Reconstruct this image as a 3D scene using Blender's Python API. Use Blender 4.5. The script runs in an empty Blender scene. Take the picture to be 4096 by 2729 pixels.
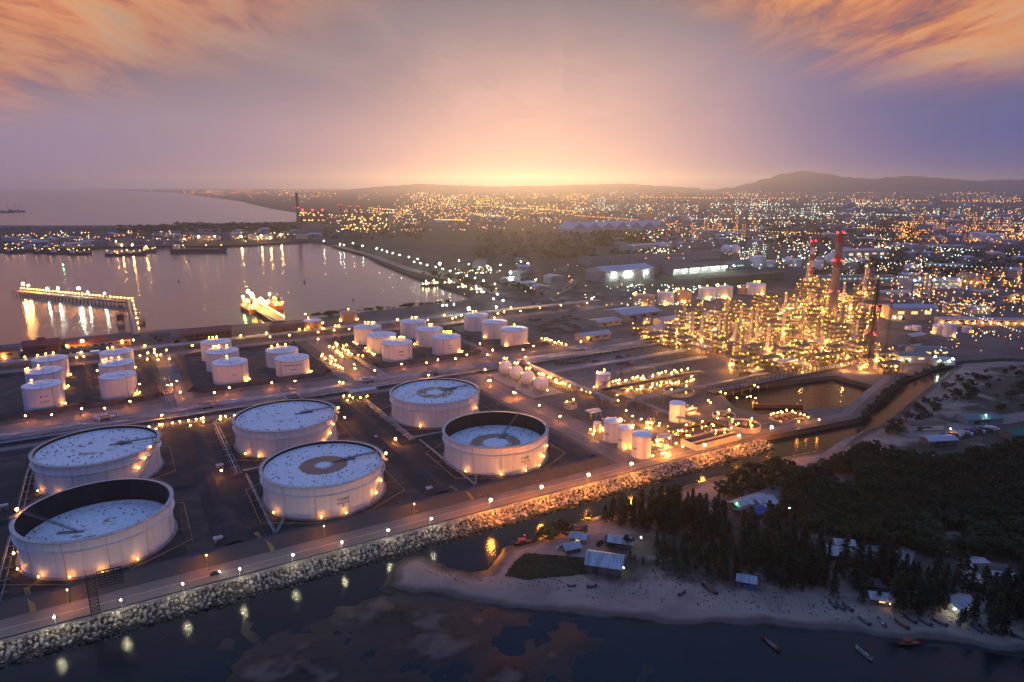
import bpy, bmesh, math, random
import numpy as np
from mathutils import Vector, Matrix
from mathutils.geometry import tessellate_polygon
R_ = math.radians
PI = math.pi
sc = bpy.context.scene
COL = sc.collection
rnd = random.Random(7)

# ------------------------------------------------------------------ camera
FPX, CU, CV = 2730.7, 2048.0, 1364.5
HORIZ = 735.0
PITCH = math.atan((CV - HORIZ) / FPX)
CAMZ = 180.0
cam_d = bpy.data.cameras.new('camera'); cam = bpy.data.objects.new('camera', cam_d); COL.objects.link(cam)
cam.location = (0, 0, CAMZ); cam.rotation_euler = (PI / 2 - PITCH, 0, 0)
cam_d.sensor_width = 36.0; cam_d.lens = 24.0; cam_d.clip_start = 1.0; cam_d.clip_end = 90000.0
sc.camera = cam
_cp, _sp = math.cos(PITCH), math.sin(PITCH)

def P(u, v, z=0.0):
    """survey helper: the point of the photograph (4096x2729) on the level z, in metres"""
    x = (u - CU) / FPX; y = -(v - CV) / FPX
    dx, dy, dz = x, _cp + y * _sp, -_sp + y * _cp
    t = (z - CAMZ) / dz
    return Vector((dx * t, dy * t, z))

def depth(p):
    return p[1] * _cp + (CAMZ - p[2]) * _sp

def mpp(p):
    """metres per photograph pixel at point p"""
    return depth(p) / FPX

def pix(p):
    d = depth(p); up = p[1] * _sp + (p[2] - CAMZ) * _cp
    return (CU + FPX * p[0] / d, CV - FPX * up / d)

# ------------------------------------------------------------------ materials
MATS = {}
def _nt(name):
    m = bpy.data.materials.new(name); m.use_nodes = True
    nt = m.node_tree; nt.nodes.clear()
    out = nt.nodes.new('ShaderNodeOutputMaterial')
    return m, nt, out

def N(nt, t, **kw):
    n = nt.nodes.new(t)
    for k, v in kw.items():
        if k.startswith('i_'):
            n.inputs[k[2:].replace('_', ' ')].default_value = v
        else:
            setattr(n, k, v)
    return n

def mathn(nt, op, a, b=None, c=None, clamp=False):
    n = nt.nodes.new('ShaderNodeMath'); n.operation = op; n.use_clamp = clamp
    for i, x in enumerate((a, b, c)):
        if x is None: continue
        if hasattr(x, 'links') or hasattr(x, 'is_linked'): nt.links.new(x, n.inputs[i])
        else: n.inputs[i].default_value = x
    return n.outputs[0]

def mixc(nt, fac, a, b, mode='MIX'):
    n = nt.nodes.new('ShaderNodeMix'); n.data_type = 'RGBA'; n.blend_type = mode
    def put(sock, x):
        if hasattr(x, 'is_linked'): nt.links.new(x, sock)
        elif isinstance(x, (int, float)): sock.default_value = x
        else: sock.default_value = (*x, 1.0) if len(x) == 3 else x
    put(n.inputs[0], fac); put(n.inputs[6], a); put(n.inputs[7], b)
    return n.outputs[2]

def ramp(nt, src, stops, interp='LINEAR'):
    n = nt.nodes.new('ShaderNodeValToRGB'); cr = n.color_ramp; cr.interpolation = interp
    while len(cr.elements) < len(stops): cr.elements.new(0.5)
    for e, (p, c) in zip(cr.elements, stops):
        e.position = p; e.color = (*c, 1.0) if not isinstance(c, (int, float)) else (c, c, c, 1.0)
    nt.links.new(src, n.inputs[0])
    return n.outputs[0]

def smooth(nt, x, lo, hi):
    n = nt.nodes.new('ShaderNodeMapRange'); n.interpolation_type = 'SMOOTHSTEP'
    if hasattr(x, 'is_linked'): nt.links.new(x, n.inputs[0])
    n.inputs[1].default_value = lo; n.inputs[2].default_value = hi
    return n.outputs[0]

def noise(nt, vec, scale, detail=4.0, rough=0.55, dist=0.0):
    n = N(nt, 'ShaderNodeTexNoise'); n.inputs['Scale'].default_value = scale
    n.inputs['Detail'].default_value = detail; n.inputs['Roughness'].default_value = rough
    n.inputs['Distortion'].default_value = dist
    if vec is not None: nt.links.new(vec, n.inputs['Vector'])
    return n.outputs['Fac']

def coords(nt, kind='Object', scale=None):
    tc = nt.nodes.new('ShaderNodeTexCoord'); v = tc.outputs[kind]
    if scale:
        mp = nt.nodes.new('ShaderNodeMapping'); mp.inputs['Scale'].default_value = scale
        nt.links.new(v, mp.inputs[0]); v = mp.outputs[0]
    return v

def principled(nt, out, base, rough=0.6, metal=0.0, spec=0.4, bump=None, bstr=0.3, bdist=0.1):
    b = nt.nodes.new('ShaderNodeBsdfPrincipled')
    def put(k, x):
        s = b.inputs[k]
        if hasattr(x, 'is_linked'): nt.links.new(x, s)
        elif isinstance(x, (int, float)): s.default_value = x
        else: s.default_value = (*x, 1.0)
    put('Base Color', base); put('Roughness', rough); put('Metallic', metal); put('Specular IOR Level', spec)
    if bump is not None:
        bn = nt.nodes.new('ShaderNodeBump'); bn.inputs['Strength'].default_value = bstr; bn.inputs['Distance'].default_value = bdist
        nt.links.new(bump, bn.inputs['Height']); nt.links.new(bn.outputs[0], b.inputs['Normal'])
    nt.links.new(b.outputs[0], out.inputs[0])
    return b

def mk(name, c1, c2=None, scale=0.5, rough=0.6, metal=0.0, spec=0.4, lo=0.35, hi=0.65, stretch=None, bump=0.0, bdist=0.1, detail=5.0, kind='Object', per_object=0.0):
    m, nt, out = _nt(name)
    v = coords(nt, kind, stretch)
    f = noise(nt, v, scale, detail)
    c2 = c2 or tuple(min(1, x * 0.75) for x in c1)
    col = mixc(nt, smooth(nt, f, lo, hi), c1, c2)
    if per_object:
        oi = nt.nodes.new('ShaderNodeObjectInfo')
        k = mathn(nt, 'MULTIPLY_ADD', oi.outputs['Random'], 2 * per_object, 1 - per_object)
        hsv = nt.nodes.new('ShaderNodeHueSaturation'); nt.links.new(k, hsv.inputs['Value']); nt.links.new(col, hsv.inputs['Color'])
        h = mathn(nt, 'MULTIPLY_ADD', oi.outputs['Random'], 0.05, 0.475); nt.links.new(h, hsv.inputs['Hue'])
        col = hsv.outputs[0]
    principled(nt, out, col, rough, metal, spec, f if bump else None, bump, bdist)
    MATS[name] = m
    return m

def glow(name, col, strength, sample=True):
    m, nt, out = _nt(name)
    e = nt.nodes.new('ShaderNodeEmission'); e.inputs[0].default_value = (*col, 1); e.inputs[1].default_value = strength
    nt.links.new(e.outputs[0], out.inputs[0])
    if not sample: m.cycles.emission_sampling = 'NONE'
    MATS[name] = m
    return m

# ------------------------------------------------------------------ mesh building
class MB:
    def __init__(s): s.v = []; s.f = []; s.sm = []
    def quad(s, a, b, c, d, sm=False):
        n = len(s.v); s.v += [tuple(a), tuple(b), tuple(c), tuple(d)]; s.f.append((n, n + 1, n + 2, n + 3)); s.sm.append(sm); return s
    def poly(s, pts, sm=False):
        n = len(s.v); s.v += [tuple(p) for p in pts]; s.f.append(tuple(range(n, n + len(pts)))); s.sm.append(sm); return s
    def raw(s, vs, fs, sm=False):
        n = len(s.v); s.v += [tuple(p) for p in vs]
        for f in fs: s.f.append(tuple(n + i for i in f)); s.sm.append(sm)
        return s
    def box(s, c, d, rz=0.0, tilt=None):
        """box centred at c with full sizes d, turned by rz"""
        x, y, z = d[0] / 2, d[1] / 2, d[2] / 2; cs, sn = math.cos(rz), math.sin(rz)
        vs = []
        for sx, sy, sz in ((-1,-1,-1),(1,-1,-1),(1,1,-1),(-1,1,-1),(-1,-1,1),(1,-1,1),(1,1,1),(-1,1,1)):
            px, py = sx * x, sy * y
            vs.append((c[0] + px * cs - py * sn, c[1] + px * sn + py * cs, c[2] + sz * z))
        s.raw(vs, ((0,3,2,1),(4,5,6,7),(0,1,5,4),(1,2,6,5),(2,3,7,6),(3,0,4,7)))
        return s
    def bar(s, a, b, w, h=None):
        """square bar from a to b"""
        a = Vector(a); b = Vector(b); h = h or w; d = b - a
        if d.length < 1e-6: return s
        d.normalize(); up = Vector((0, 0, 1)) if abs(d.z) < 0.95 else Vector((1, 0, 0))
        r = d.cross(up).normalized() * (w / 2); u = r.cross(d).normalized() * (h / 2)
        vs = [a - r - u, a + r - u, a + r + u, a - r + u, b - r - u, b + r - u, b + r + u, b - r + u]
        s.raw(vs, ((0,1,2,3),(7,6,5,4),(0,4,5,1),(1,5,6,2),(2,6,7,3),(3,7,4,0)))
        return s
    def tube(s, pts, r, n=8, cap=True):
        pts = [Vector(p) for p in pts]
        for i in range(len(pts) - 1):
            a, b = pts[i], pts[i + 1]; d = (b - a)
            if d.length < 1e-6: continue
            d.normalize(); up = Vector((0, 0, 1)) if abs(d.z) < 0.95 else Vector((1, 0, 0))
            x = d.cross(up).normalized(); y = x.cross(d)
            ra, rb = (r, r) if isinstance(r, (int, float)) else (r[i], r[i + 1])
            base = len(s.v)
            for c, rr in ((a, ra), (b, rb)):
                for k in range(n):
                    t = 2 * PI * k / n; s.v.append(tuple(c + x * (rr * math.cos(t)) + y * (rr * math.sin(t))))
            for k in range(n):
                k2 = (k + 1) % n; s.f.append((base + k, base + n + k, base + n + k2, base + k2)); s.sm.append(n > 5)
            if cap:
                s.f.append(tuple(base + k for k in range(n))); s.sm.append(False)
                s.f.append(tuple(base + n + n - 1 - k for k in range(n))); s.sm.append(False)
        return s
    def lathe(s, prof, n=48, c=(0, 0, 0), a0=0.0, a1=2 * PI):
        """profile [(r,z)...] turned round z; corners between profile segments stay sharp"""
        full = abs(a1 - a0 - 2 * PI) < 1e-6; m = n if full else n + 1
        for (r0, z0), (r1, z1) in zip(prof[:-1], prof[1:]):
            base = len(s.v)
            for r, z in ((r0, z0), (r1, z1)):
                for k in range(m):
                    t = a0 + (a1 - a0) * k / n
                    s.v.append((c[0] + r * math.cos(t), c[1] + r * math.sin(t), c[2] + z))
            for k in range(n):
                k2 = (k + 1) % m
                s.f.append((base + k, base + k2, base + m + k2, base + m + k)); s.sm.append(True)
        return s
    def ball(s, c, r, seg=12, ring=8, sq=1.0):
        base = len(s.v)
        for i in range(1, ring):
            ph = PI * i / ring
            for k in range(seg):
                t = 2 * PI * k / seg
                s.v.append((c[0] + r * math.sin(ph) * math.cos(t), c[1] + r * math.sin(ph) * math.sin(t), c[2] + sq * r * math.cos(ph)))
        top = len(s.v); s.v.append((c[0], c[1], c[2] + sq * r)); s.v.append((c[0], c[1], c[2] - sq * r))
        for i in range(ring - 2):
            for k in range(seg):
                k2 = (k + 1) % seg
                s.f.append((base + i * seg + k, base + (i + 1) * seg + k, base + (i + 1) * seg + k2, base + i * seg + k2)); s.sm.append(True)
        for k in range(seg):
            k2 = (k + 1) % seg
            s.f.append((top, base + k, base + k2)); s.sm.append(True)
            b2 = base + (ring - 2) * seg
            s.f.append((top + 1, b2 + k2, b2 + k)); s.sm.append(True)
        return s
    def mesh(s, name, mat):
        me = bpy.data.meshes.new(name); me.from_pydata(s.v, [], s.f)
        me.polygons.foreach_set('use_smooth', s.sm); 
        if mat is not None: me.materials.append(MATS[mat] if isinstance(mat, str) else mat)
        me.update(); return me
    def build(s, name, mat, parent=None, loc=None, rz=0.0):
        return put_mesh(name, s.mesh(name, mat), parent, loc, rz)

def put_mesh(name, me, parent=None, loc=None, rz=0.0):
    o = bpy.data.objects.new(name, me); COL.objects.link(o)
    if parent is not None: o.parent = parent
    if loc is not None: o.location = loc
    if rz: o.rotation_euler = (0, 0, rz)
    return o

def tag(o, label=None, cat=None, group=None, kind=None):
    if label: o['label'] = label
    if cat: o['category'] = cat
    if group: o['group'] = group
    if kind: o['kind'] = kind
    return o

def thing(name, loc, label, cat, rz=0.0, group=None):
    o = bpy.data.objects.new(name, None); COL.objects.link(o); o.empty_display_size = 1.0
    o.location = loc; o.rotation_euler = (0, 0, rz)
    return tag(o, label, cat, group)

KIDS = {}
def copy_tree(o, loc=None, rz=None, label=None, group=None, scale=None, _parent=None, _kids=None):
    """a thing with copies of its parts and sub-parts, sharing mesh data"""
    c = o.copy(); COL.objects.link(c)
    if _parent is not None: c.parent = _parent
    for ch in (KIDS[o.name] if o.name in KIDS else list(o.children)):
        copy_tree(ch, _parent=c)
    if loc is not None: c.location = loc
    if rz is not None: c.rotation_euler = (0, 0, rz)
    if scale is not None: c.scale = scale if not isinstance(scale, (int, float)) else (scale,) * 3
    if label: c['label'] = label
    if group: c['group'] = group
    return c

def freeze(o):
    """remember a prototype's children once (Object.children walks the whole scene)"""
    ks = list(o.children); KIDS[o.name] = ks
    for k in ks: freeze(k)
    return o

def sheet(name, pts, z, mat, kind='structure', skirt=0.0):
    """a flat sheet cut to an outline; with skirt it gets sides that deep"""
    vs = [Vector((p[0], p[1], z)) for p in pts]
    tris = tessellate_polygon([vs])
    mb = MB(); fs = []
    for t in tris:
        a, b, c = (vs[i] for i in t)
        fs.append(t if (b - a).cross(c - a).z > 0 else (t[0], t[2], t[1]))
    mb.raw(vs, fs)
    if skirt:
        n = len(vs); area = sum(vs[i].x * vs[(i + 1) % n].y - vs[(i + 1) % n].x * vs[i].y for i in range(n))
        for i in range(n):
            a, b = vs[i], vs[(i + 1) % n]
            if area < 0: a, b = b, a
            d = Vector((0, 0, skirt)); mb.quad(a - d, b - d, b, a)
    o = mb.build(name, mat); tag(o, kind=kind)
    return o

def ribbon(pts, w):
    """outline of a strip of width w along pts (2-D)"""
    L, Rr = [], []
    for i, p in enumerate(pts):
        a = Vector(pts[max(0, i - 1)]).to_2d(); b = Vector(pts[min(len(pts) - 1, i + 1)]).to_2d()
        d = (b - a).normalized(); nrm = Vector((-d.y, d.x))
        L.append(Vector(p).to_2d() + nrm * w / 2); Rr.append(Vector(p).to_2d() - nrm * w / 2)
    return L + Rr[::-1]

def along(pts, step, start=0.0):
    """points every step metres along a polyline, with heading"""
    out = []; acc = start
    for a, b in zip(pts[:-1], pts[1:]):
        a = Vector(a); b = Vector(b); L = (b - a).length
        t = acc
        while t <= L:
            out.append((a.lerp(b, t / L), math.atan2(b.y - a.y, b.x - a.x))); t += step
        acc = t - L
    return out
# ------------------------------------------------------------------ sun, sky, haze
SUN_EL, SUN_AZ = 1.7, 1.4      # degrees; azimuth clockwise from the view axis (+Y)
sd = bpy.data.lights.new('sun', 'SUN'); sun = bpy.data.objects.new('sun', sd); COL.objects.link(sun)
sd.energy = 1.45; sd.angle = R_(0.53); sd.color = (1.0, 0.47, 0.15)
_sv = Vector((math.sin(R_(SUN_AZ)) * math.cos(R_(SUN_EL)), math.cos(R_(SUN_AZ)) * math.cos(R_(SUN_EL)), math.sin(R_(SUN_EL))))
sun.rotation_euler = _sv.to_track_quat('Z', 'Y').to_euler(); sun.location = (0, 0, 600)

w = bpy.data.worlds.new('World'); sc.world = w; w.use_nodes = True
nt = w.node_tree; nt.nodes.clear()
wo = nt.nodes.new('ShaderNodeOutputWorld'); bg = nt.nodes.new('ShaderNodeBackground'); nt.links.new(bg.outputs[0], wo.inputs[0])
sky = nt.nodes.new('ShaderNodeTexSky'); sky.sky_type = 'NISHITA'; sky.sun_disc = False
sky.sun_elevation = R_(SUN_EL); sky.sun_rotation = R_(SUN_AZ); sky.air_density = 1.4; sky.dust_density = 2.0
tc = nt.nodes.new('ShaderNodeTexCoord'); dirv = tc.outputs['Generated']
sep = nt.nodes.new('ShaderNodeSeparateXYZ'); nt.links.new(dirv, sep.inputs[0])
X, Y, Z = sep.outputs
el = mathn(nt, 'MULTIPLY', mathn(nt, 'ARCSINE', Z), 180 / PI)
az = mathn(nt, 'MULTIPLY', mathn(nt, 'ARCTAN2', X, Y), 180 / PI)
aaz = mathn(nt, 'ABSOLUTE', az)
# even dusk gradient: mauve at the horizon, lavender above, deep blue overhead
e01 = mathn(nt, 'DIVIDE', el, 90.0, clamp=True)
base = ramp(nt, e01, [(0.0, (0.30, 0.22, 0.34)), (0.05, (0.33, 0.25, 0.34)), (0.10, (0.29, 0.235, 0.27)), (0.155, (0.185, 0.178, 0.215)), (0.24, (0.17, 0.21, 0.40)), (0.45, (0.23, 0.46, 1.08)), (1.0, (0.26, 0.53, 1.28))])
# bluer away to the east, and dim behind the camera
east = smooth(nt, az, 4.0, 32.0)
lowe = mathn(nt, 'SUBTRACT', 1.0, smooth(nt, el, 5.0, 15.0))
base = mixc(nt, mathn(nt, 'MULTIPLY', east, lowe), base, (0.085, 0.11, 0.31))
back = smooth(nt, aaz, 45.0, 120.0)
base = mixc(nt, mathn(nt, 'MULTIPLY', back, 0.9), base, (0.045, 0.15, 0.52))
# afterglow over the place where the sun went down
gx = mathn(nt, 'DIVIDE', mathn(nt, 'SUBTRACT', az, SUN_AZ), 16.0); gy = mathn(nt, 'DIVIDE', mathn(nt, 'SUBTRACT', el, 3.5), 7.0)
g = mathn(nt, 'EXPONENT', mathn(nt, 'MULTIPLY', mathn(nt, 'ADD', mathn(nt, 'MULTIPLY', gx, gx), mathn(nt, 'MULTIPLY', gy, gy)), -1.0))
base = mixc(nt, mathn(nt, 'MULTIPLY', g, 0.85), base, (0.84, 0.50, 0.42))
# clouds: streaks fanning out from the glow, on a plane far overhead
den = mathn(nt, 'ADD', mathn(nt, 'MAXIMUM', Z, 0.0), 0.10)
cx = nt.nodes.new('ShaderNodeCombineXYZ'); nt.links.new(mathn(nt, 'DIVIDE', X, den), cx.inputs[0]); nt.links.new(mathn(nt, 'DIVIDE', Y, den), cx.inputs[1])
mpw = nt.nodes.new('ShaderNodeMapping'); mpw.inputs['Rotation'].default_value = (0, 0, R_(28)); mpw.inputs['Scale'].default_value = (1.0, 0.42, 1); nt.links.new(cx.outputs[0], mpw.inputs[0])
mpe = nt.nodes.new('ShaderNodeMapping'); mpe.inputs['Rotation'].default_value = (0, 0, R_(-38)); mpe.inputs['Scale'].default_value = (1.0, 0.42, 1); nt.links.new(cx.outputs[0], mpe.inputs[0])
sel = nt.nodes.new('ShaderNodeMix'); sel.data_type = 'VECTOR'; nt.links.new(mathn(nt, 'GREATER_THAN', az, 4.0), sel.inputs[0]); nt.links.new(mpw.outputs[0], sel.inputs[4]); nt.links.new(mpe.outputs[0], sel.inputs[5]); cv = sel.outputs[1]
n1 = noise(nt, cv, 1.15, 7.0, 0.60, 0.9)
n2 = noise(nt, cv, 3.2, 10.0, 0.68, 0.9)
n3 = noise(nt, cv, 0.45, 3.0, 0.5)
cl = mathn(nt, 'ADD', mathn(nt, 'MULTIPLY', n1, 0.55), mathn(nt, 'MULTIPLY', n2, 0.45))
# west bank of lit cloud (upper left) and east bank (upper right)
jit = mathn(nt, 'MULTIPLY', mathn(nt, 'SUBTRACT', n1, 0.5), 9.0)
wa = mathn(nt, 'ADD', mathn(nt, 'ADD', az, mathn(nt, 'MULTIPLY', mathn(nt, 'SUBTRACT', el, 13.0), -1.3)), jit)
we = mathn(nt, 'ADD', mathn(nt, 'ADD', el, mathn(nt, 'MULTIPLY', mathn(nt, 'ADD', az, 36.0), -0.20)), mathn(nt, 'MULTIPLY', jit, 0.35))
wl = mathn(nt, 'MULTIPLY', mathn(nt, 'SUBTRACT', 1.0, smooth(nt, wa, -27.0, -4.0)), smooth(nt, we, 2.6, 9.0))
ea = mathn(nt, 'ADD', mathn(nt, 'ADD', az, mathn(nt, 'MULTIPLY', mathn(nt, 'SUBTRACT', el, 13.0), 1.6)), jit)
ee = mathn(nt, 'ADD', mathn(nt, 'ADD', el, mathn(nt, 'MULTIPLY', mathn(nt, 'SUBTRACT', az, 36.0), 0.06)), mathn(nt, 'MULTIPLY', jit, 0.35))
er = mathn(nt, 'MULTIPLY', smooth(nt, ea, 8.0, 26.0), smooth(nt, ee, 4.6, 10.0))
banks = mathn(nt, 'MAXIMUM', wl, er)
banks = mathn(nt, 'MULTIPLY', banks, mathn(nt, 'SUBTRACT', 1.0, smooth(nt, el, 20.0, 36.0)))
banks = mathn(nt, 'MULTIPLY', banks, mathn(nt, 'SUBTRACT', 1.0, smooth(nt, aaz, 44.0, 66.0)))
ccol = ramp(nt, cl, [(0.37, (0.085, 0.085, 0.13)), (0.43, (0.20, 0.105, 0.115)), (0.48, (0.58, 0.165, 0.06)), (0.535, (0.88, 0.31, 0.085)), (0.60, (0.90, 0.43, 0.14)), (0.68, (0.66, 0.38, 0.23))])
cmask = mathn(nt, 'MULTIPLY', banks, mathn(nt, 'ADD', 0.72, mathn(nt, 'MULTIPLY', smooth(nt, cl, 0.40, 0.56), 0.27)))
col = mixc(nt, cmask, base, ccol)
# faint grey-violet veils elsewhere
veil = mathn(nt, 'MULTIPLY', smooth(nt, mathn(nt, 'ADD', n3, mathn(nt, 'MULTIPLY', n2, 0.4)), 0.56, 0.88), 0.45)
veil = mathn(nt, 'MULTIPLY', veil, smooth(nt, el, 2.0, 8.0))
col = mixc(nt, veil, col, (0.19, 0.16, 0.22))
lit_v = mathn(nt, 'MULTIPLY', mathn(nt, 'MULTIPLY', smooth(nt, n1, 0.55, 0.75), smooth(nt, el, 3.0, 9.0)), 0.30)
col = mixc(nt, lit_v, col, (0.55, 0.38, 0.33))
# a share of the physical sky under it
sk = mixc(nt, 1.0, sky.outputs[0], (0.004, 0.004, 0.004), 'MULTIPLY')
col = mixc(nt, 1.0, col, sk, 'ADD')
nt.links.new(col, bg.inputs[0]); bg.inputs[1].default_value = 1.0

HAZE = 0.6e-4
m, nt, out = _nt('haze_air')
pv = nt.nodes.new('ShaderNodeVolumePrincipled'); pv.inputs['Color'].default_value = (0.74, 0.86, 1.0, 1); pv.inputs['Density'].default_value = HAZE
pv.inputs['Anisotropy'].default_value = 0.75
nt.links.new(pv.outputs[0], out.inputs['Volume']); MATS['haze_air'] = m
EXT = 24000.0
hz = MB().box((0, EXT / 2, 213), (2 * EXT + 2000, EXT + 8000, 440)).build('haze', 'haze_air'); tag(hz, kind='stuff')

sc.view_settings.view_transform = 'Standard'; sc.view_settings.look = 'None'; sc.view_settings.exposure = 0.0; sc.view_settings.gamma = 1.0
sc.render.engine = 'CYCLES'
cy = sc.cycles
cy.use_denoising = True; cy.denoiser = 'OPENIMAGEDENOISE'; cy.denoising_input_passes = 'RGB_ALBEDO_NORMAL'
cy.max_bounces = 5; cy.diffuse_bounces = 2; cy.glossy_bounces = 2; cy.transmission_bounces = 2; cy.volume_bounces = 2; cy.transparent_max_bounces = 6
cy.sample_clamp_indirect = 3.0; cy.caustics_reflective = False; cy.caustics_refractive = False
cy.use_light_tree = True
try: cy.use_adaptive_sampling = True; cy.adaptive_threshold = 0.015
except Exception: pass
sc.render.film_transparent = False
# ------------------------------------------------------------------ plant grid
TH = R_(30.2); _ct, _st = math.cos(TH), math.sin(TH)
def A(a, b, z=0.0):
    """refinery grid -> world: a runs along the canal wall, b inland"""
    return Vector((a * _ct - b * _st, a * _st + b * _ct, z))
def AB(p):
    return (p[0] * _ct + p[1] * _st, -p[0] * _st + p[1] * _ct)
def UA(u, v, z=0.0):
    return AB(P(u, v, z))
WZ = -4.0

# ------------------------------------------------------------------ surface materials
def mat_water(name, c1, c2, rough, spec):
    m, nt, out = _nt(name)
    v = coords(nt, 'Object')
    n_a = noise(nt, v, 0.035, 3.0, 0.5); n_b = noise(nt, v, 0.35, 4.0, 0.6); n_c = noise(nt, v, 1.6, 3.0, 0.6)
    h = mathn(nt, 'ADD', mathn(nt, 'MULTIPLY', n_b, 0.6), mathn(nt, 'MULTIPLY', n_c, 0.25))
    h = mathn(nt, 'ADD', h, mathn(nt, 'MULTIPLY', n_a, 1.2))
    col = mixc(nt, smooth(nt, n_a, 0.35, 0.65), c1, c2)
    principled(nt, out, col, rough, 0.0, spec, h, 0.34, 0.5)
    MATS[name] = m
mat_water('sea_water', (0.018, 0.056, 0.098), (0.024, 0.064, 0.108), 0.15, 0.6)
mat_water('canal_water', (0.0015, 0.009, 0.013), (0.002, 0.012, 0.016), 0.13, 0.13)

def mat_ground():
    """dry yard near the plant, scrub and fields farther inland, all by place"""
    m, nt, out = _nt('land')
    v = coords(nt, 'Object')
    big = noise(nt, v, 0.0022, 5.0, 0.6); mid = noise(nt, v, 0.016, 6.0, 0.62); fine = noise(nt, v, 0.22, 5.0, 0.65)
    yard = mixc(nt, smooth(nt, mid, 0.38, 0.62), (0.155, 0.115, 0.09), (0.095, 0.073, 0.060))
    yard = mixc(nt, mathn(nt, 'MULTIPLY', smooth(nt, fine, 0.45, 0.75), 0.5), yard, (0.22, 0.17, 0.135))
    scrub = mixc(nt, smooth(nt, mid, 0.40, 0.60), (0.020, 0.034, 0.026), (0.040, 0.044, 0.036))
    scrub = mixc(nt, mathn(nt, 'MULTIPLY', smooth(nt, fine, 0.40, 0.70), 0.6), scrub, (0.012, 0.020, 0.017))
    sp = nt.nodes.new('ShaderNodeSeparateXYZ'); nt.links.new(v, sp.inputs[0])
    far = smooth(nt, mathn(nt, 'ADD', sp.outputs[1], mathn(nt, 'MULTIPLY', mathn(nt, 'SUBTRACT', mid, 0.5), 900.0)), 1000.0, 1250.0)
    col = mixc(nt, far, yard, scrub)
    townish = mathn(nt, 'MULTIPLY', smooth(nt, big, 0.50, 0.60), far)
    col = mixc(nt, mathn(nt, 'MULTIPLY', townish, 0.6), col, (0.055, 0.058, 0.060))
    principled(nt, out, col, 0.9, 0.0, 0.2, fine, 0.4, 0.4)
    MATS['land'] = m
mat_ground()
mk('asphalt', (0.035, 0.035, 0.036), (0.022, 0.022, 0.024), 0.08, 0.75, lo=0.4, hi=0.6)
mk('bund_floor', (0.018, 0.021, 0.023), (0.060, 0.044, 0.036), 0.055, 0.85, lo=0.47, hi=0.66, bump=0.3, detail=9)
mk('bund_slope', (0.048, 0.049, 0.055), (0.070, 0.058, 0.055), 0.07, 0.85, lo=0.42, hi=0.66, bump=0.3)
mk('bund_earth', (0.036, 0.033, 0.033), (0.085, 0.062, 0.052), 0.10, 0.9, lo=0.40, hi=0.65, bump=0.4)
mk('bund_patch', (0.085, 0.060, 0.048), (0.045, 0.036, 0.032), 0.09, 0.95, lo=0.40, hi=0.62, bump=0.5, detail=9)
mk('concrete_road', (0.19, 0.145, 0.12), (0.135, 0.105, 0.088), 0.06, 0.7, lo=0.35, hi=0.7, bump=0.1)
mk('yard_road', (0.20, 0.155, 0.125), (0.145, 0.112, 0.092), 0.05, 0.75, lo=0.35, hi=0.7)
mk('concrete', (0.34, 0.31, 0.28), (0.24, 0.21, 0.19), 0.3, 0.8)
mk('dark_steel', (0.035, 0.037, 0.042), (0.055, 0.045, 0.040), 0.7, 0.55, 0.3)
mk('pale_concrete', (0.46, 0.42, 0.38), (0.33, 0.29, 0.26), 0.2, 0.8)
mk('kerb_paint', (0.55, 0.50, 0.45), (0.40, 0.36, 0.33), 0.6, 0.7)
mk('track_dirt', (0.24, 0.20, 0.17), (0.17, 0.14, 0.115), 0.12, 0.9)

# ------------------------------------------------------------------ water and land
q0_, q1_ = A(-2500, 600), A(1500, 600)
sheet('sea_water', [q0_.xy, q1_.xy, (EXT, q1_.y), (EXT, EXT), (-EXT, EXT), (-EXT, q0_.y)], WZ, 'sea_water')
sheet('canal_water', [q0_.xy, (-2500, -700), (6000, -700), (6000, q1_.y), q1_.xy], WZ, 'canal_water')

shore = [(-124, 951), (-4, 957), (97, 943), (150, 938), (229, 934), (322, 946), (420, 952), (466, 957), (505, 985), (508, 1040), (515, 1286), (540, 1560), (572, 1770), (577, 2065), (575, 2190)]
river_n = [(-420, 310), (348, 310), (400, 314), (455, 308), (495, 304), (566, 329), (636, 351), (716, 362)]
coast = [A(*p) for p in river_n]
coast += [Vector(p) for p in ((470, 690), (520, 700), (640, 690), (900, 640), (2000, 500), (EXT, 400), (EXT, EXT - 300), (-13000, EXT - 300), (-13801, 23000), (-9366, 17596), (-7272, 15076), (-2935, 7517), (-1809, 5249), (-1409, 4559), (-1150, 3700), (-1051, 3371), (-1237, 3265), (-1497, 3080), (-1754, 3050), (-2600, 3060), (-2900, 2500), (-2300, 1900), (-1600, 1870), (-1406, 1882), (-1210, 1954), (-1150, 2060), (-909, 2033), (-792, 2074), (-681, 2180), (-640, 2215))]
coast += [A(*p) for p in reversed(shore)] + [A(-420, 945)]
basin = [A(*p) for p in ((447, 404), (430, 372), (433, 349), (483, 335), (511, 326), (587, 349), (588, 392), (482, 410))]
def land_sheet():
    outer = [Vector((p.x, p.y, 0)) for p in coast]; hole = [Vector((p.x, p.y, 0)) for p in basin]
    tris = tessellate_polygon([outer, hole]); vs = outer + hole
    mb = MB(); fs = []
    for t in tris:
        a, b, c = (vs[i] for i in t); fs.append(t if (b - a).cross(c - a).z > 0 else (t[0], t[2], t[1]))
    mb.raw(vs, fs)
    for ring in (outer, hole):
        for i in range(len(ring)):
            a, b = ring[i], ring[(i + 1) % len(ring)]; d = Vector((0, 0, 4.6)); mb.quad(a - d, b - d, b, a)
    return tag(mb.build('ground', 'land'), kind='structure')
land_sheet()

def pad(name, a0, a1, b0, b1, z, mat, kind='structure'):
    return sheet(name, [A(a0, b0), A(a1, b0), A(a1, b1), A(a0, b1)], z, mat, kind)
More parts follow.
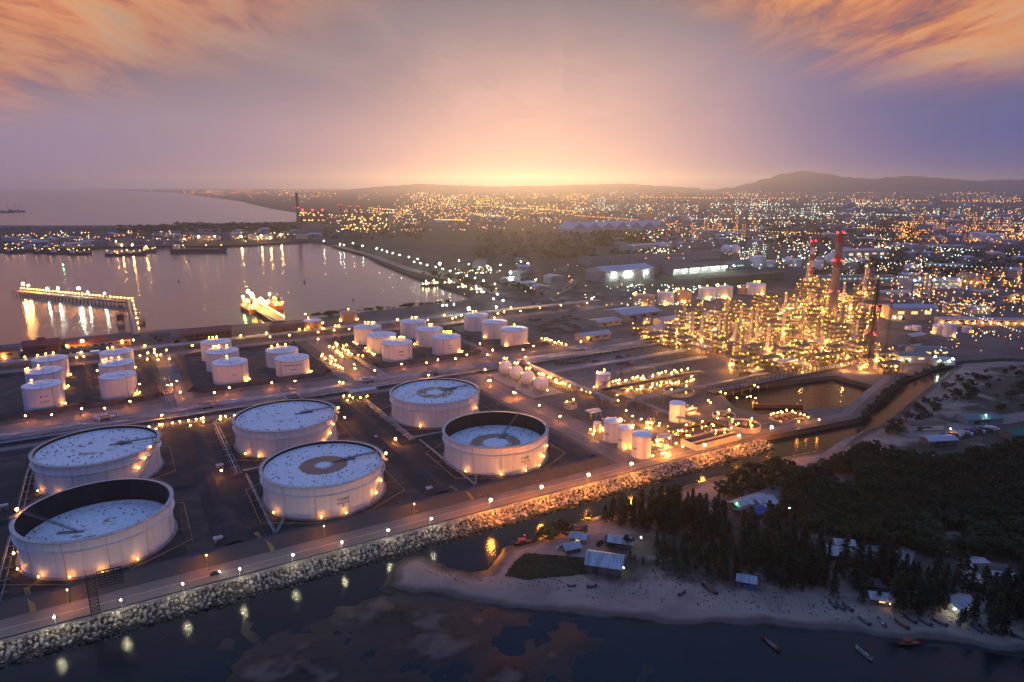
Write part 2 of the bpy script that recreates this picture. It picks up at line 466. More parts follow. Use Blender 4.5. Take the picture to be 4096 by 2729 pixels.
# tank-farm floors
pad('bund_floor', -140, 262, 336, 556, 0.02, 'bund_floor')
for a0, a1 in ((-125, 20), (48, 168), (215, 332), (352, 420)):
    pad('bund_floor', a0, a1, 636, 792, 0.02, 'bund_earth')
# roads
pad('canal_road', -420, 352, 313.5, 329, 0.03, 'concrete_road')
sheet('canal_road', ribbon([A(350, 321), A(400, 322), A(455, 317), A(492, 315), A(560, 340), A(640, 366), A(760, 380)], 7), 0.028, 'concrete_road')
pad('yard_road', 272, 296, 329, 602, 0.025, 'yard_road')
pad('yard_road', -420, 900, 604, 622, 0.03, 'yard_road')
pad('yard_road', -420, 660, 798, 816, 0.03, 'yard_road')
pad('yard_road', -420, 262, 556, 566, 0.025, 'yard_road')
for a0, a1 in ((22, 46), (184, 204), (334, 350)):
    pad('yard_road', a0, a1, 622, 798, 0.025, 'yard_road')
pad('yard_road', -420, 640, 852, 866, 0.027, 'yard_road')
pad('yard_floor', 345, 470, 470, 560, 0.02, 'yard_road')
for a0, a1, b0, b1 in ((15, 29, 347, 426), (-128, -62, 346, 372), (126, 143, 346, 424), (128, 143, 440, 500), (52, 62, 470, 545), (240, 255, 346, 420), (166, 180, 470, 540), (-128, -66, 520, 545)):
    pad('earth_patch', a0, a1, b0, b1, 0.05, 'bund_patch')
pad('pipe_trench', -420, 640, 568, 600, 0.015, 'asphalt')

# ------------------------------------------------------------------ bund walls (earth ridges with a flat crest)
def ridge(pts, w, h, crest, mat, z0=0.0):
    mb = MB(); secs = []
    for i, p in enumerate(pts):
        a = Vector(pts[max(0, i - 1)]).to_2d(); b = Vector(pts[min(len(pts) - 1, i + 1)]).to_2d()
        d = (b - a).normalized(); n = Vector((-d.y, d.x)); q = Vector(p).to_2d()
        secs.append([Vector((*(q + n * s * x), z)) for s, x, z in ((1, w / 2, z0 - 0.05), (1, crest / 2, h), (-1, crest / 2, h), (-1, w / 2, z0 - 0.05))])
    for s0, s1 in zip(secs[:-1], secs[1:]):
        for k in range(3): mb.quad(s0[k], s1[k], s1[k + 1], s0[k + 1])
    mb.poly(secs[0]); mb.poly(secs[-1][::-1])
    o = mb.build('bund_wall', mat)
    return o
def bund(pts, w, h, crest, mat, label, group='earth bund walls round the tanks'):
    return tag(ridge([A(*p) for p in pts], w, h, crest, mat), label, 'bund wall', group)
bund([(-420, 336.5), (266, 336.5)], 14, 4.2, 3.0, 'bund_slope', 'long sloping bund wall between the six big tanks and the canal road')
bund([(262, 343), (262, 553)], 12, 3.2, 3.0, 'bund_slope', 'sloping bund wall beside the cross road, nearest the sphere tanks')
bund([(-420, 551), (256, 551)], 9, 2.4, 2.0, 'bund_slope', 'low bund wall between the big tanks and the main pipe rack')
bund([(36, 343), (36, 546)], 17, 3.0, 4.5, 'bund_floor', 'dark wide bund wall between the first and second pair of big tanks')
bund([(152, 343), (152, 546)], 17, 3.0, 4.5, 'bund_floor', 'dark wide bund wall between the second and third pair of big tanks')
for a0, a1, t in ((-130, 27.4, 'first'), (44.6, 143.4, 'second'), (160.6, 256, 'third')):
    bund([(a0, 433), (a1, 433)], 7, 1.6, 1.4, 'bund_floor', 'low dark cross bund between the %s pair of big tanks' % t)
for a, t in ((-36, 'jet fuel tanks and their neighbours'), (20, 'white tank row and the first cross street'), (48, 'first cross street and the next white row'), (168, 'gas oil tanks and the pump street'), (216, 'pump street and the diesel tanks'), (274, 'two diesel tank rows'), (332, 'diesel tanks and the narrow street'), (354, 'narrow street and the last white row')):
    bund([(a, 645), (a, 786)], 11, 4.2, 1.6, 'bund_earth', 'brown earth bund running inland between the ' + t)
for a0, a1, t in ((-130, 14, 'six white tanks by the harbour'), (54, 162, 'gas oil tanks'), (222, 326, 'six diesel tanks'), (360, 420, 'last row of white tanks')):
    bund([(a0, 640), (a1, 640)], 10, 3.6, 1.6, 'bund_earth', 'brown bund along the main pipe rack in front of the ' + t)
    bund([(a0, 788), (a1, 788)], 8, 3.0, 1.4, 'bund_earth', 'brown bund behind the ' + t)

# ------------------------------------------------------------------ canal edge: parapet, rails, riprap
mb = MB()
mb.box((0, 0, 0.35), (768, 0.5, 1.1)); pw = mb.build('parapet_wall', 'concrete', loc=A(-36, 311.2), rz=TH)
tag(pw, 'long low concrete parapet between the canal road and the rocks', 'wall')
tag(MB().tube([A(-420, 312.9, .75), A(352, 312.9, .75)], .32, 8).build('dark_tube', 'dark_steel'), 'dark tube lying along the foot of the canal parapet', 'pipe')  # dark tube for the black line along the road edge
sheet('verge', [A(-420, 310), A(352, 310), A(352, 313.5), A(-420, 313.5)], 0.02, 'concrete')

def mat_rock():
    m, nt, out = _nt('rock'); v = coords(nt, 'Object'); n = noise(nt, v, .7, 4.0); oi = nt.nodes.new('ShaderNodeObjectInfo'); ge = nt.nodes.new('ShaderNodeNewGeometry'); sp = nt.nodes.new('ShaderNodeSeparateXYZ'); nt.links.new(ge.outputs['Position'], sp.inputs[0])
    col = mixc(nt, smooth(nt, mathn(nt, 'ADD', mathn(nt, 'MULTIPLY', n, .5), mathn(nt, 'MULTIPLY', oi.outputs['Random'], .6)), .3, .85), (0.45, 0.38, 0.29), (0.19, 0.14, 0.105))
    col = mixc(nt, smooth(nt, sp.outputs[2], -2.0, -3.3), col, (0.040, 0.036, 0.030)); principled(nt, out, col, .85, 0, .3, n, .4, .1); MATS['rock'] = m
mat_rock()
def mat_riprap():
    m, nt, out = _nt('riprap')
    v = coords(nt, 'Object'); n = noise(nt, v, 0.55, 2.0, 0.5); n2 = noise(nt, v, 3.0, 4.0)
    col = mixc(nt, smooth(nt, n, 0.38, 0.62), (0.48, 0.42, 0.33), (0.20, 0.15, 0.115))
    col = mixc(nt, mathn(nt, 'MULTIPLY', n2, 0.4), col, (0.30, 0.27, 0.22))
    sp = nt.nodes.new('ShaderNodeSeparateXYZ'); nt.links.new(v, sp.inputs[0])
    col = mixc(nt, smooth(nt, sp.outputs[2], -2.2, -3.4), col, (0.045, 0.040, 0.034))    # tide line
    principled(nt, out, col, 0.85, 0.0, 0.3); MATS['riprap'] = m
mat_riprap()
def rock_mesh(i):
    r = random.Random(100 + i); bm = bmesh.new(); bmesh.ops.create_icosphere(bm, subdivisions=1, radius=1.0)
    ax = (r.uniform(.7, 1.15), r.uniform(.6, 1.0), r.uniform(.5, .8))
    for v in bm.verts:
        k = r.uniform(0.62, 1.16); v.co = Vector((v.co.x * ax[0] * k, v.co.y * ax[1] * k, v.co.z * ax[2] * k))
    me = bpy.data.meshes.new('boulder'); bm.to_mesh(me); bm.free(); me.materials.append(MATS['rock']); return me
ROCKS = [rock_mesh(i) for i in range(8)]
def slope_pt(a, t):
    return A(a, 310.2 - 12.0 * t, 0.15 - 4.9 * t)
bed = MB()
for i in range(60):
    a0, a1 = -420 + i * 13, -420 + (i + 1) * 13
    bed.quad(slope_pt(a0, 0) - Vector((0, 0, .5)), slope_pt(a0, 1) - Vector((0, 0, .5)), slope_pt(a1, 1) - Vector((0, 0, .5)), slope_pt(a1, 0) - Vector((0, 0, .5)))
tag(bed.build('bank_slope', 'bund_earth'), kind='structure')
spots = []
r2 = random.Random(5)
a = -130.0
while a < 392:
    for k in range(8):
        t = (k + r2.uniform(-.35, .35)) / 7.4
        p = slope_pt(a + r2.uniform(-.6, .6), max(0, min(1, t)))
        spots.append((p, r2.choice((0.75, 0.95, 1.15, 1.35, 1.7)) * r2.uniform(.9, 1.1)))
    a += 1.85
def dcam(p): return depth(p)
vis = sorted((s for s in spots if 20 < pix(s[0])[0] < 4080 and pix(s[0])[1] < 2715 and s[0].z > -3.7), key=lambda s: dcam(s[0]))
near = vis[:300]; ids = set(id(s) for s in near)
for i, s in enumerate(near):
    o = bpy.data.objects.new('boulder', ROCKS[i % 8]); COL.objects.link(o); o.location = s[0]; o.scale = (s[1],) * 3
    o.rotation_euler = (r2.uniform(0, 6), r2.uniform(0, 6), r2.uniform(0, 6))
    tag(o, 'pale angular boulder in the rock bank along the canal wall', 'boulder', 'boulders of the canal rock bank')
rb = MB()
for s in spots:
    if id(s) in ids: continue
    me = ROCKS[r2.randrange(8)]
    M = Matrix.LocRotScale(s[0], Matrix.Rotation(r2.uniform(0, 6), 3, Vector((r2.random(), r2.random(), r2.random() + .01)).normalized()).to_quaternion(), (s[1],) * 3)
    rb.raw([M @ v.co for v in me.vertices], [tuple(p.vertices) for p in me.polygons])
tag(rb.build('riprap', 'riprap'), kind='stuff')

# ------------------------------------------------------------------ the beach side: one terrain
def seg_dist(px, py, poly):
    d = np.full(px.shape, 1e9); ins = np.zeros(px.shape, bool); n = len(poly)
    for i in range(n):
        x0, y0 = poly[i]; x1, y1 = poly[(i + 1) % n]
        dx, dy = x1 - x0, y1 - y0; L = dx * dx + dy * dy + 1e-9
        t = np.clip(((px - x0) * dx + (py - y0) * dy) / L, 0, 1)
        d = np.minimum(d, np.hypot(px - x0 - t * dx, py - y0 - t * dy))
        cnd = ((y0 > py) != (y1 > py)) & (px < (x1 - x0) * (py - y0) / (y1 - y0 + 1e-12) + x0)
        ins ^= cnd
    return np.where(ins, d, -d)
def vnoise(x, y, s, seed):
    """value noise on numpy grids"""
    rs = np.random.RandomState(seed); T = rs.rand(256, 256)
    fx, fy = x / s, y / s; ix, iy = np.floor(fx).astype(int), np.floor(fy).astype(int); tx, ty = fx - ix, fy - iy
    tx = tx * tx * (3 - 2 * tx); ty = ty * ty * (3 - 2 * ty)
    g = lambda i, j: T[i % 256, j % 256]
    return (g(ix, iy) * (1 - tx) + g(ix + 1, iy) * tx) * (1 - ty) + (g(ix, iy + 1) * (1 - tx) + g(ix + 1, iy + 1) * tx) * ty
BEACH = [(428, 649), (356, 576), (302, 518), (275, 495), (222, 454), (187, 441), (138, 412), (101, 390), (73, 371), (42, 351), (32, 346), (13, 329), (-4, 321), (-12, 299), (-20, 297), (-32, 302), (-45, 312), (-54, 311), (-60, 302), (-60, 292), (-62, 284), (-52, 279), (-38, 278), (0, 267), (48, 259), (69, 256), (101, 254), (143, 250), (204, 237), (300, 207), (420, 165), (900, 60), (1400, 60), (1400, 640), (900, 645), (640, 696), (520, 706), (470, 696)]
def height(x, y):
    d = seg_dist(x, y, BEACH)
    h = np.where(d > 0, 2.5 * (1 - np.exp(-d / 14.0)), 0.10 * d)
    h = h + (vnoise(x, y, 9.0, 3) - 0.5) * 0.35 * np.clip((d + 8) / 10, 0, 1) + (vnoise(x, y, 3.1, 4) - 0.5) * 0.14
    # tidal flat west of the spit, just awash
    flat = np.exp(-(((x + 40) / 85.0) ** 2 + ((y - 240) / 36.0) ** 2))
    th = 0.0 + (vnoise(x, y, 19.0, 9) - 0.5) * 0.85 + (vnoise(x, y, 7.0, 10) - 0.5) * 0.40 + (vnoise(x, y, 2.6, 11) - 0.5) * 0.22
    fl = np.where(flat > 0.2, th + (np.minimum(flat, 0.75) - 0.55) * 0.7, -3.0)
    h = np.where(d > 0, h, np.maximum(h, fl))
    return WZ + 0.02 + np.maximum(h, -1.2)
gx_ = np.concatenate([np.arange(-150, 480, 2.0), np.arange(480, 1400, 14.0)]); gy_ = np.arange(150, 716, 2.0)
GX, GY = np.meshgrid(gx_, gy_); HZ = height(GX, GY)
nx_, ny_ = len(gx_), len(gy_)
vs = np.stack([GX.ravel(), GY.ravel(), HZ.ravel()], 1)
idx = np.arange(nx_ * ny_).reshape(ny_, nx_)
q = np.stack([idx[:-1, :-1], idx[:-1, 1:], idx[1:, 1:], idx[1:, :-1]], -1).reshape(-1, 4)
keep = vs[q, 2].max(1) > WZ - 1.0
bb = -vs[q, 0].mean(1) * _st + vs[q, 1].mean(1) * _ct
keep &= ~((bb > 303) & (vs[q, 0].mean(1) < 160))
q = q[keep]
used = np.unique(q); remap = -np.ones(len(vs), int); remap[used] = np.arange(len(used))
me = bpy.data.meshes.new('beach'); me.from_pydata(vs[used].tolist(), [], remap[q].tolist()); me.polygons.foreach_set('use_smooth', [True] * len(me.polygons))
def mat_beach():
    m, nt, out = _nt('beach_sand')
    v = coords(nt, 'Object'); sp = nt.nodes.new('ShaderNodeSeparateXYZ'); nt.links.new(v, sp.inputs[0]); z = sp.outputs[2]
    mid = noise(nt, v, 0.05, 6.0, 0.62); fine = noise(nt, v, 0.4, 6.0, 0.65); pat = noise(nt, v, 0.085, 7.0, 0.7, 0.8)
    dry = mixc(nt, smooth(nt, mid, 0.35, 0.65), (0.345, 0.245, 0.185), (0.235, 0.17, 0.135))
    dry = mixc(nt, mathn(nt, 'MULTIPLY', smooth(nt, fine, 0.56, 0.70), 0.5), dry, (0.14, 0.11, 0.09))
    wet = mixc(nt, smooth(nt, fine, 0.3, 0.7), (0.13, 0.10, 0.085), (0.10, 0.075, 0.062))
    hz_ = mathn(nt, 'ADD', z, mathn(nt, 'MULTIPLY', mathn(nt, 'SUBTRACT', mid, 0.5), 1.2))
    col = mixc(nt, smooth(nt, hz_, WZ + 0.7, WZ + 1.15), wet, dry)
    mud = mixc(nt, smooth(nt, pat, 0.47, 0.53), (0.020, 0.015, 0.012), (0.002, 0.0035, 0.0035))
    mud = mixc(nt, smooth(nt, z, WZ + 0.02, WZ + 0.55), (0.003, 0.010, 0.013), mud)   # weed on the flats
    col = mixc(nt, mathn(nt, 'SUBTRACT', 1.0, smooth(nt, hz_, WZ + 0.28, WZ + 0.62)), col, mud)
    soil = mixc(nt, smooth(nt, fine, 0.4, 0.65), (0.030, 0.032, 0.020), (0.075, 0.060, 0.045))
    inland = smooth(nt, mathn(nt, 'ADD', z, mathn(nt, 'MULTIPLY', mathn(nt, 'SUBTRACT', mid, 0.5), 0.9)), WZ + 2.12, WZ + 2.42)
    col = mixc(nt, mathn(nt, 'MULTIPLY', inland, 0.9), col, soil)
    principled(nt, out, col, mathn(nt, 'MULTIPLY_ADD', smooth(nt, z, WZ + 0.05, WZ + 0.7), 0.5, 0.4), 0.0, 0.2, fine, 0.35, 0.15); MATS['beach_sand'] = m
mat_beach(); me.materials.append(MATS['beach_sand'])
bo = put_mesh('beach', me); tag(bo, kind='structure')
def HB(x, y):
    j = min(max((y - 150) / 2.0, 0), ny_ - 1.001)
    i = (x + 150) / 2.0 if x < 478 else 314 + (x - 478) / 14.0
    i = min(max(i, 0), nx_ - 1.001); i0, j0 = int(i), int(j); fi, fj = i - i0, j - j0
    return float((HZ[j0, i0] * (1 - fi) + HZ[j0, i0 + 1] * fi) * (1 - fj) + (HZ[j0 + 1, i0] * (1 - fi) + HZ[j0 + 1, i0 + 1] * fi) * fj)
# ------------------------------------------------------------------ tank materials
def mat_tank(name, base, tint, streak=0.5):
    """painted shell plates: weld courses, runs of dust from the rim, faint rust"""
    m, nt, out = _nt(name)
    v = coords(nt, 'Object')
    st = coords(nt, 'Object', (1.0, 1.0, 0.05))
    s1 = noise(nt, st, 0.55, 6.0, 0.65); s2 = noise(nt, v, 0.12, 4.0); 
    col = mixc(nt, mathn(nt, 'MULTIPLY', smooth(nt, s1, 0.48, 0.72), streak), base, tint)
    col = mixc(nt, mathn(nt, 'MULTIPLY', smooth(nt, s2, 0.45, 0.7), 0.25), col, tuple(x * 0.8 for x in base))
    sp = nt.nodes.new('ShaderNodeSeparateXYZ'); nt.links.new(v, sp.inputs[0])
    fr = mathn(nt, 'FRACT', mathn(nt, 'DIVIDE', sp.outputs[2], 2.35))
    seam = mathn(nt, 'LESS_THAN', fr, 0.035)
    col = mixc(nt, mathn(nt, 'MULTIPLY', seam, 0.38), col, (0.30, 0.27, 0.25))
    principled(nt, out, col, 0.45, 0.0, 0.4, s2, 0.05, 0.05); MATS[name] = m
mat_tank('tank_white', (0.76, 0.75, 0.74), (0.44, 0.36, 0.30), 0.38)
mat_tank('tank_tan', (0.42, 0.27, 0.16), (0.28, 0.18, 0.11), 0.5)
mat_tank('roof_white', (0.80, 0.80, 0.80), (0.60, 0.57, 0.54), 0.25)
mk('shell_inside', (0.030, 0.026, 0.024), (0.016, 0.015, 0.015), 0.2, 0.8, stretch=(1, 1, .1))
mk('pipe_yellow', (0.46, 0.33, 0.12), (0.36, 0.25, 0.10), 0.5, 0.5)
mk('pipe_grey', (0.44, 0.47, 0.52), (0.32, 0.34, 0.37), 0.15, 0.4, 0.5)
mk('pipe_steel', (0.30, 0.31, 0.33), (0.20, 0.20, 0.21), 0.15, 0.4, 0.6)
mk('pipe_rust', (0.22, 0.09, 0.055), (0.15, 0.07, 0.05), 0.4, 0.6)
mk('steel_grey', (0.22, 0.22, 0.22), (0.15, 0.14, 0.13), 0.5, 0.5, 0.4)
mk('steel_pale', (0.52, 0.50, 0.47), (0.40, 0.37, 0.34), 0.5, 0.5, 0.2)
mk('ink', (0.03, 0.03, 0.035), (0.05, 0.05, 0.05), 1.0, 0.6)
mk('ink_red', (0.30, 0.08, 0.03), (0.25, 0.07, 0.03), 1.0, 0.6)
glow('sodium', (1.0, 0.36, 0.035), 170.0)
glow('sodium_small', (1.0, 0.29, 0.033), 480.0)
glow('street_sodium', (1.0, 0.31, 0.035), 2600.0)
glow('process_dim', (1.0, 0.27, 0.015), 6.0)
glow('tank_lamp', (1.0, 0.37, 0.045), 75.0)
glow('process_lamp', (1.0, 0.36, 0.026), 62.0)
glow('flood', (1.0, 0.45, 0.10), 700.0)
glow('flood_white', (0.86, 1.0, 0.78), 300.0)
glow('warm_white', (1.0, 0.66, 0.26), 90.0)
glow('mercury', (1.0, 0.94, 0.60), 1500.0)
glow('mercury_lamp', (0.75, 1.0, 0.82), 90.0)
glow('red_beacon', (1.0, 0.02, 0.03), 20.0)

def mat_float(name, ring0, ring1, ring_amt, speck, seed):
    """floating roof deck: white paint, a ring of rusty water, puddle marks out along the seams"""
    m, nt, out = _nt(name)
    v = coords(nt, 'Object'); sp = nt.nodes.new('ShaderNodeSeparateXYZ'); nt.links.new(v, sp.inputs[0]); x, y = sp.outputs[0], sp.outputs[1]
    r = mathn(nt, 'SQRT', mathn(nt, 'ADD', mathn(nt, 'MULTIPLY', x, x), mathn(nt, 'MULTIPLY', y, y)))
    t = mathn(nt, 'ARCTAN2', y, x)
    pol = nt.nodes.new('ShaderNodeCombineXYZ'); nt.links.new(mathn(nt, 'MULTIPLY', mathn(nt, 'SINE', t), 9.0), pol.inputs[0]); nt.links.new(mathn(nt, 'MULTIPLY', mathn(nt, 'COSINE', t), 9.0), pol.inputs[1]); nt.links.new(mathn(nt, 'MULTIPLY', r, 0.18), pol.inputs[2])
    n1 = noise(nt, v, 0.22 + seed * 0.01, 6.0, 0.65, 0.6); n2 = noise(nt, pol.outputs[0], 1.3, 5.0, 0.6); n3 = noise(nt, v, 1.1, 3.0)
    rj = mathn(nt, 'ADD', r, mathn(nt, 'MULTIPLY', mathn(nt, 'SUBTRACT', n2, 0.5), 5.0))
    ring = mathn(nt, 'MULTIPLY', smooth(nt, rj, ring0 - 2.0, ring0 + 1.2), mathn(nt, 'SUBTRACT', 1.0, smooth(nt, rj, ring1 - 0.6, ring1 + 0.6)))
    ring = mathn(nt, 'MULTIPLY', ring, mathn(nt, 'MULTIPLY', smooth(nt, n1, 0.62 - ring_amt * 0.5, 0.70 - ring_amt * 0.4), 0.95))
    base = mixc(nt, smooth(nt, n3, 0.3, 0.7), (0.80, 0.80, 0.80), (0.70, 0.69, 0.68))
    col = mixc(nt, ring, base, mixc(nt, n1, (0.21, 0.085, 0.035), (0.34, 0.17, 0.08)))
    sk = mathn(nt, 'MULTIPLY', smooth(nt, n2, 0.54, 0.62), smooth(nt, noise(nt, v, 0.75, 4.0, 0.6), 0.51, 0.56))
    outer = smooth(nt, r, 14.0, 22.0)
    col = mixc(nt, mathn(nt, 'MULTIPLY', mathn(nt, 'MULTIPLY', sk, outer), speck), col, (0.055, 0.045, 0.04))
    rs = mathn(nt, 'MULTIPLY', smooth(nt, noise(nt, pol.outputs[0], 2.6, 4.0, 0.6), 0.52, 0.70), 0.75)
    col = mixc(nt, rs, col, (0.46, 0.32, 0.23))
    principled(nt, out, col, 0.6, 0.0, 0.3); MATS[name] = m
mat_float('deck_clean', 6, 13, 0.22, 0.75, 1)
mat_float('deck_stained', 9, 15, 0.25, 0.9, 2)
mat_float('deck_crescent', 8, 12, 0.22, 0.85, 3)
mat_float('deck_ring', 5.0, 14.0, 1.0, 0.8, 4)
mat_float('deck_broad', 7, 15, 0.55, 1.0, 5)
mat_float('deck_pool', 9, 17, 0.62, 1.0, 6)

def text_mesh(txt, size, mat='ink'):
    cu = bpy.data.curves.new('lettering', 'FONT'); cu.body = txt; cu.size = size; cu.align_x = 'CENTER'; cu.align_y = 'CENTER'; cu.offset = size * 0.025
    o = bpy.data.objects.new('lettering', cu); me = bpy.data.meshes.new_from_object(o)
    bpy.data.objects.remove(o); bpy.data.curves.remove(cu); me.materials.clear(); me.materials.append(MATS[mat]); me.name = 'lettering'
    return me
def letter_on(parent, txt, size, R, z, ang, mat='ink'):
    """lettering bent round a shell of radius R at height z, centred on the angle ang"""
    me = text_mesh(txt, size, mat); bm = bmesh.new(); bm.from_mesh(me)
    for v in bm.verts:
        t = ang + v.co.x / R; rr = R + 0.06; v.co = Vector((rr * math.cos(t), rr * math.sin(t), z + v.co.y))
    bm.to_mesh(me); bm.free(); me.update()
    return put_mesh('lettering', me, parent)
def diamond_on(parent, s, R, z, ang):
    mb = MB(); pts = []
    for dx, dz in ((0, -s), (s, 0), (0, s), (-s, 0)):
        t = ang + dx / R; pts.append(((R + .07) * math.cos(t), (R + .07) * math.sin(t), z + dz))
    mb.poly(pts); return mb.build('hazard_sign', 'ink_red', parent)

LAMPM = {}
def bulb_mesh(r, mat):
    k = (round(r, 2), mat)
    if k not in LAMPM:
        bm = bmesh.new(); bmesh.ops.create_icosphere(bm, subdivisions=1, radius=r)
        me = bpy.data.meshes.new('lamp'); bm.to_mesh(me); bm.free(); me.materials.append(MATS[mat])
        me.polygons.foreach_set('use_smooth', [True] * len(me.polygons)); LAMPM[k] = me
    return LAMPM[k]
def bulb(parent, loc, r=0.55, mat='sodium', name='lamp'):
    return put_mesh(name, bulb_mesh(r, mat), parent, loc)

def helix(R, z0, z1, t0, t1, w, n=40):
    """a stair flight round a shell with stringers"""
    mb = MB()
    for i in range(n):
        a, b = t0 + (t1 - t0) * i / n, t0 + (t1 - t0) * (i + 1) / n
        za, zb = z0 + (z1 - z0) * i / n, z0 + (z1 - z0) * (i + 1) / n
        p = [((R + .1) * math.cos(a), (R + .1) * math.sin(a), za), ((R + w) * math.cos(a), (R + w) * math.sin(a), za), ((R + w) * math.cos(b), (R + w) * math.sin(b), zb), ((R + .1) * math.cos(b), (R + .1) * math.sin(b), zb)]
        mb.quad(*p); up = 1.1
        mb.bar(Vector(p[1]) + Vector((0, 0, up)), Vector(p[2]) + Vector((0, 0, up)), 0.10)
        mb.bar(Vector(p[1]), Vector(p[2]), 0.14, 0.4)
        if i % 2 == 0: mb.bar(p[1], Vector(p[1]) + Vector((0, 0, up)), 0.08)
    return mb

RT, HT = 34.5, 19.0
def floating_tank(a, b, deck_z, deck, label, stair0, ladder, lamps, face=None, pipes=True):
    c = A(a, b); t = thing('floating_roof_tank', c, label, 'storage tank', 0.0, 'big floating roof crude tanks')
    s = MB().lathe([(RT, 0.35), (RT, HT)], 128).lathe([(RT, HT), (RT - 0.28, HT)], 128)
    s.build('shell', 'tank_white', t)
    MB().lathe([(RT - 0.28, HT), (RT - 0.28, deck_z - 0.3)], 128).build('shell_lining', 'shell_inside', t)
    MB().lathe([(RT + 1.5, 0.0), (RT + 1.3, 0.5), (RT, 0.55)], 96).build('foundation', 'concrete', t)
    MB().lathe([(RT, HT - .75), (RT + 1.45, HT - .5), (RT + 1.45, HT - .1), (RT - .6, HT + .15)], 128).build('rim_walkway', 'steel_pale', t)
    MB().lathe([(RT, HT - 6.4), (RT + 1.3, HT - 5.5), (RT + 1.35, HT - 5.2), (RT, HT - 5.0)], 128).build('wind_girder', 'tank_white', t)
    rl = MB()
    n = 96
    for k in range(n):
        t0, t1 = 2 * PI * k / n, 2 * PI * (k + 1) / n; rr = RT + 1.4
        p0 = Vector((rr * math.cos(t0), rr * math.sin(t0), HT - .1)); p1 = Vector((rr * math.cos(t1), rr * math.sin(t1), HT - .1))
        for hh in (0.55, 1.1): rl.bar(p0 + Vector((0, 0, hh)), p1 + Vector((0, 0, hh)), 0.05)
        rl.bar(p0, p0 + Vector((0, 0, 1.1)), 0.06)
    rl.build('handrail', 'steel_pale', t)
    dk = MB().lathe([(0.01, deck_z + .35), (RT * .35, deck_z + .22), (RT - 2.6, deck_z), (RT - 2.4, deck_z + .55), (RT - .9, deck_z + .62)], 96)
    dko = dk.build('floating_deck', deck, t)
    rs = random.Random(int(a * 7 + b))
    dleg = MB().box((0, 0, 0), (.5, .5, .9)).mesh('deck_leg', 'steel_grey')
    for k in range(46):
        rr, tt = RT * rs.choice((.52, .66, .80, .9)), 2 * PI * rs.random(); put_mesh('deck_leg', dleg, dko, (rr * math.cos(tt), rr * math.sin(tt), deck_z + .45), tt)
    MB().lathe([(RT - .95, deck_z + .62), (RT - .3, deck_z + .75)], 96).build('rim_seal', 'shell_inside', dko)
    # rolling ladder from the rim down to the deck
    la = ladder; p0 = Vector(((RT - .6) * math.cos(la), (RT - .6) * math.sin(la), HT + .4)); p1 = Vector((RT * .30 * math.cos(la + .10), RT * .30 * math.sin(la + .10), deck_z + 1.2))
    lb = MB(); sd_ = (p1 - p0).normalized().cross(Vector((0, 0, 1))) * .7
    for sgn in (-1, 1):
        lb.bar(p0 + sd_ * sgn, p1 + sd_ * sgn, .18, .45); lb.bar(p0 + sd_ * sgn + Vector((0, 0, 1.1)), p1 + sd_ * sgn + Vector((0, 0, 1.1)), .10)
    for k in range(22):
        q_ = p0.lerp(p1, k / 21); lb.bar(q_ - sd_, q_ + sd_, .12)
    lb.build('rolling_ladder', 'steel_grey', t)
    # rails the ladder rolls on
    rr_ = MB(); q0 = p1 - Vector((0, 0, .8)); dv = (p1 - p0); dv.z = 0; dv.normalize()
    for sgn in (-1, 1): rr_.bar(q0 + sd_ * sgn * 1.3 - dv * 9, q0 + sd_ * sgn * 1.3 + dv * 4, .3, .5)
    rr_.build('ladder_track', 'steel_grey', dko)
    helix(RT, .5, HT, stair0, stair0 + .62, 1.3, 44).build('stair', 'steel_pale', t)
    pf = MB(); ta = stair0 + .62
    pf.box(((RT + 1.6) * math.cos(ta), (RT + 1.6) * math.sin(ta), HT + .1), (3.4, 3.4, .3), ta)
    for sx, sy in ((1, 1), (1, -1), (-1, 1), (-1, -1)):
        px, py = (RT + 1.6) * math.cos(ta) + 1.5 * sx, (RT + 1.6) * math.sin(ta) + 1.5 * sy; pf.bar((px, py, HT), (px, py, HT + 2.2), .15)
    pf.build('gauge_platform', 'steel_grey', t)
    for k in range(12):
        tt = 2 * PI * k / 12 + .13
        dp = MB().tube([((RT + .25) * math.cos(tt), (RT + .25) * math.sin(tt), .4), ((RT + .25) * math.cos(tt), (RT + .25) * math.sin(tt), HT - 5.8)], .11, 5)
        dp.tube([((RT + 1.0) * math.cos(tt), (RT + 1.0) * math.sin(tt), HT - 5.2), ((RT + 1.0) * math.cos(tt), (RT + 1.0) * math.sin(tt), HT - .5)], .11, 5)
        dp.build('drain_pipe', 'pipe_yellow', t)
    for (tt, rr, zz, rad, mt) in lamps:
        lm = bulb(t, (rr * math.cos(tt), rr * math.sin(tt), zz), rad, mt)
        if zz < 8:
            MB().bar((rr * math.cos(tt), rr * math.sin(tt), 0), (rr * math.cos(tt), rr * math.sin(tt), zz - rad * .8), .16).build('lamp_post', 'steel_grey', t)
    if face is not None:
        for (txt, size, z, mt) in face[1]: letter_on(t, txt, size, RT, z, face[0], mt)
        diamond_on(t, .8, RT, face[2], face[0])
    if pipes:
        mb = MB(); ring = []
        n6 = 6; rr = RT + 13
        for k in range(n6 + 1):
            tt = 2 * PI * k / n6 + TH + .52; ring.append((rr * math.cos(tt), rr * math.sin(tt), 1.3))
        mb.tube(ring, .16, 6)
        for q0_, q1_ in zip(ring[:-1], ring[1:]):
            for f in (0.0, .33, .66):
                pp = Vector(q0_).lerp(Vector(q1_), f); mb.bar((pp.x, pp.y, 0), pp, .14)
                if f == .33:
                    dd = Vector((pp.x, pp.y, 0)).normalized() * (RT + .6); mb.bar((pp.x, pp.y, .5), (dd.x, dd.y, .5), .14)
        fo = mb.build('fire_main', 'pipe_yellow', loc=c)
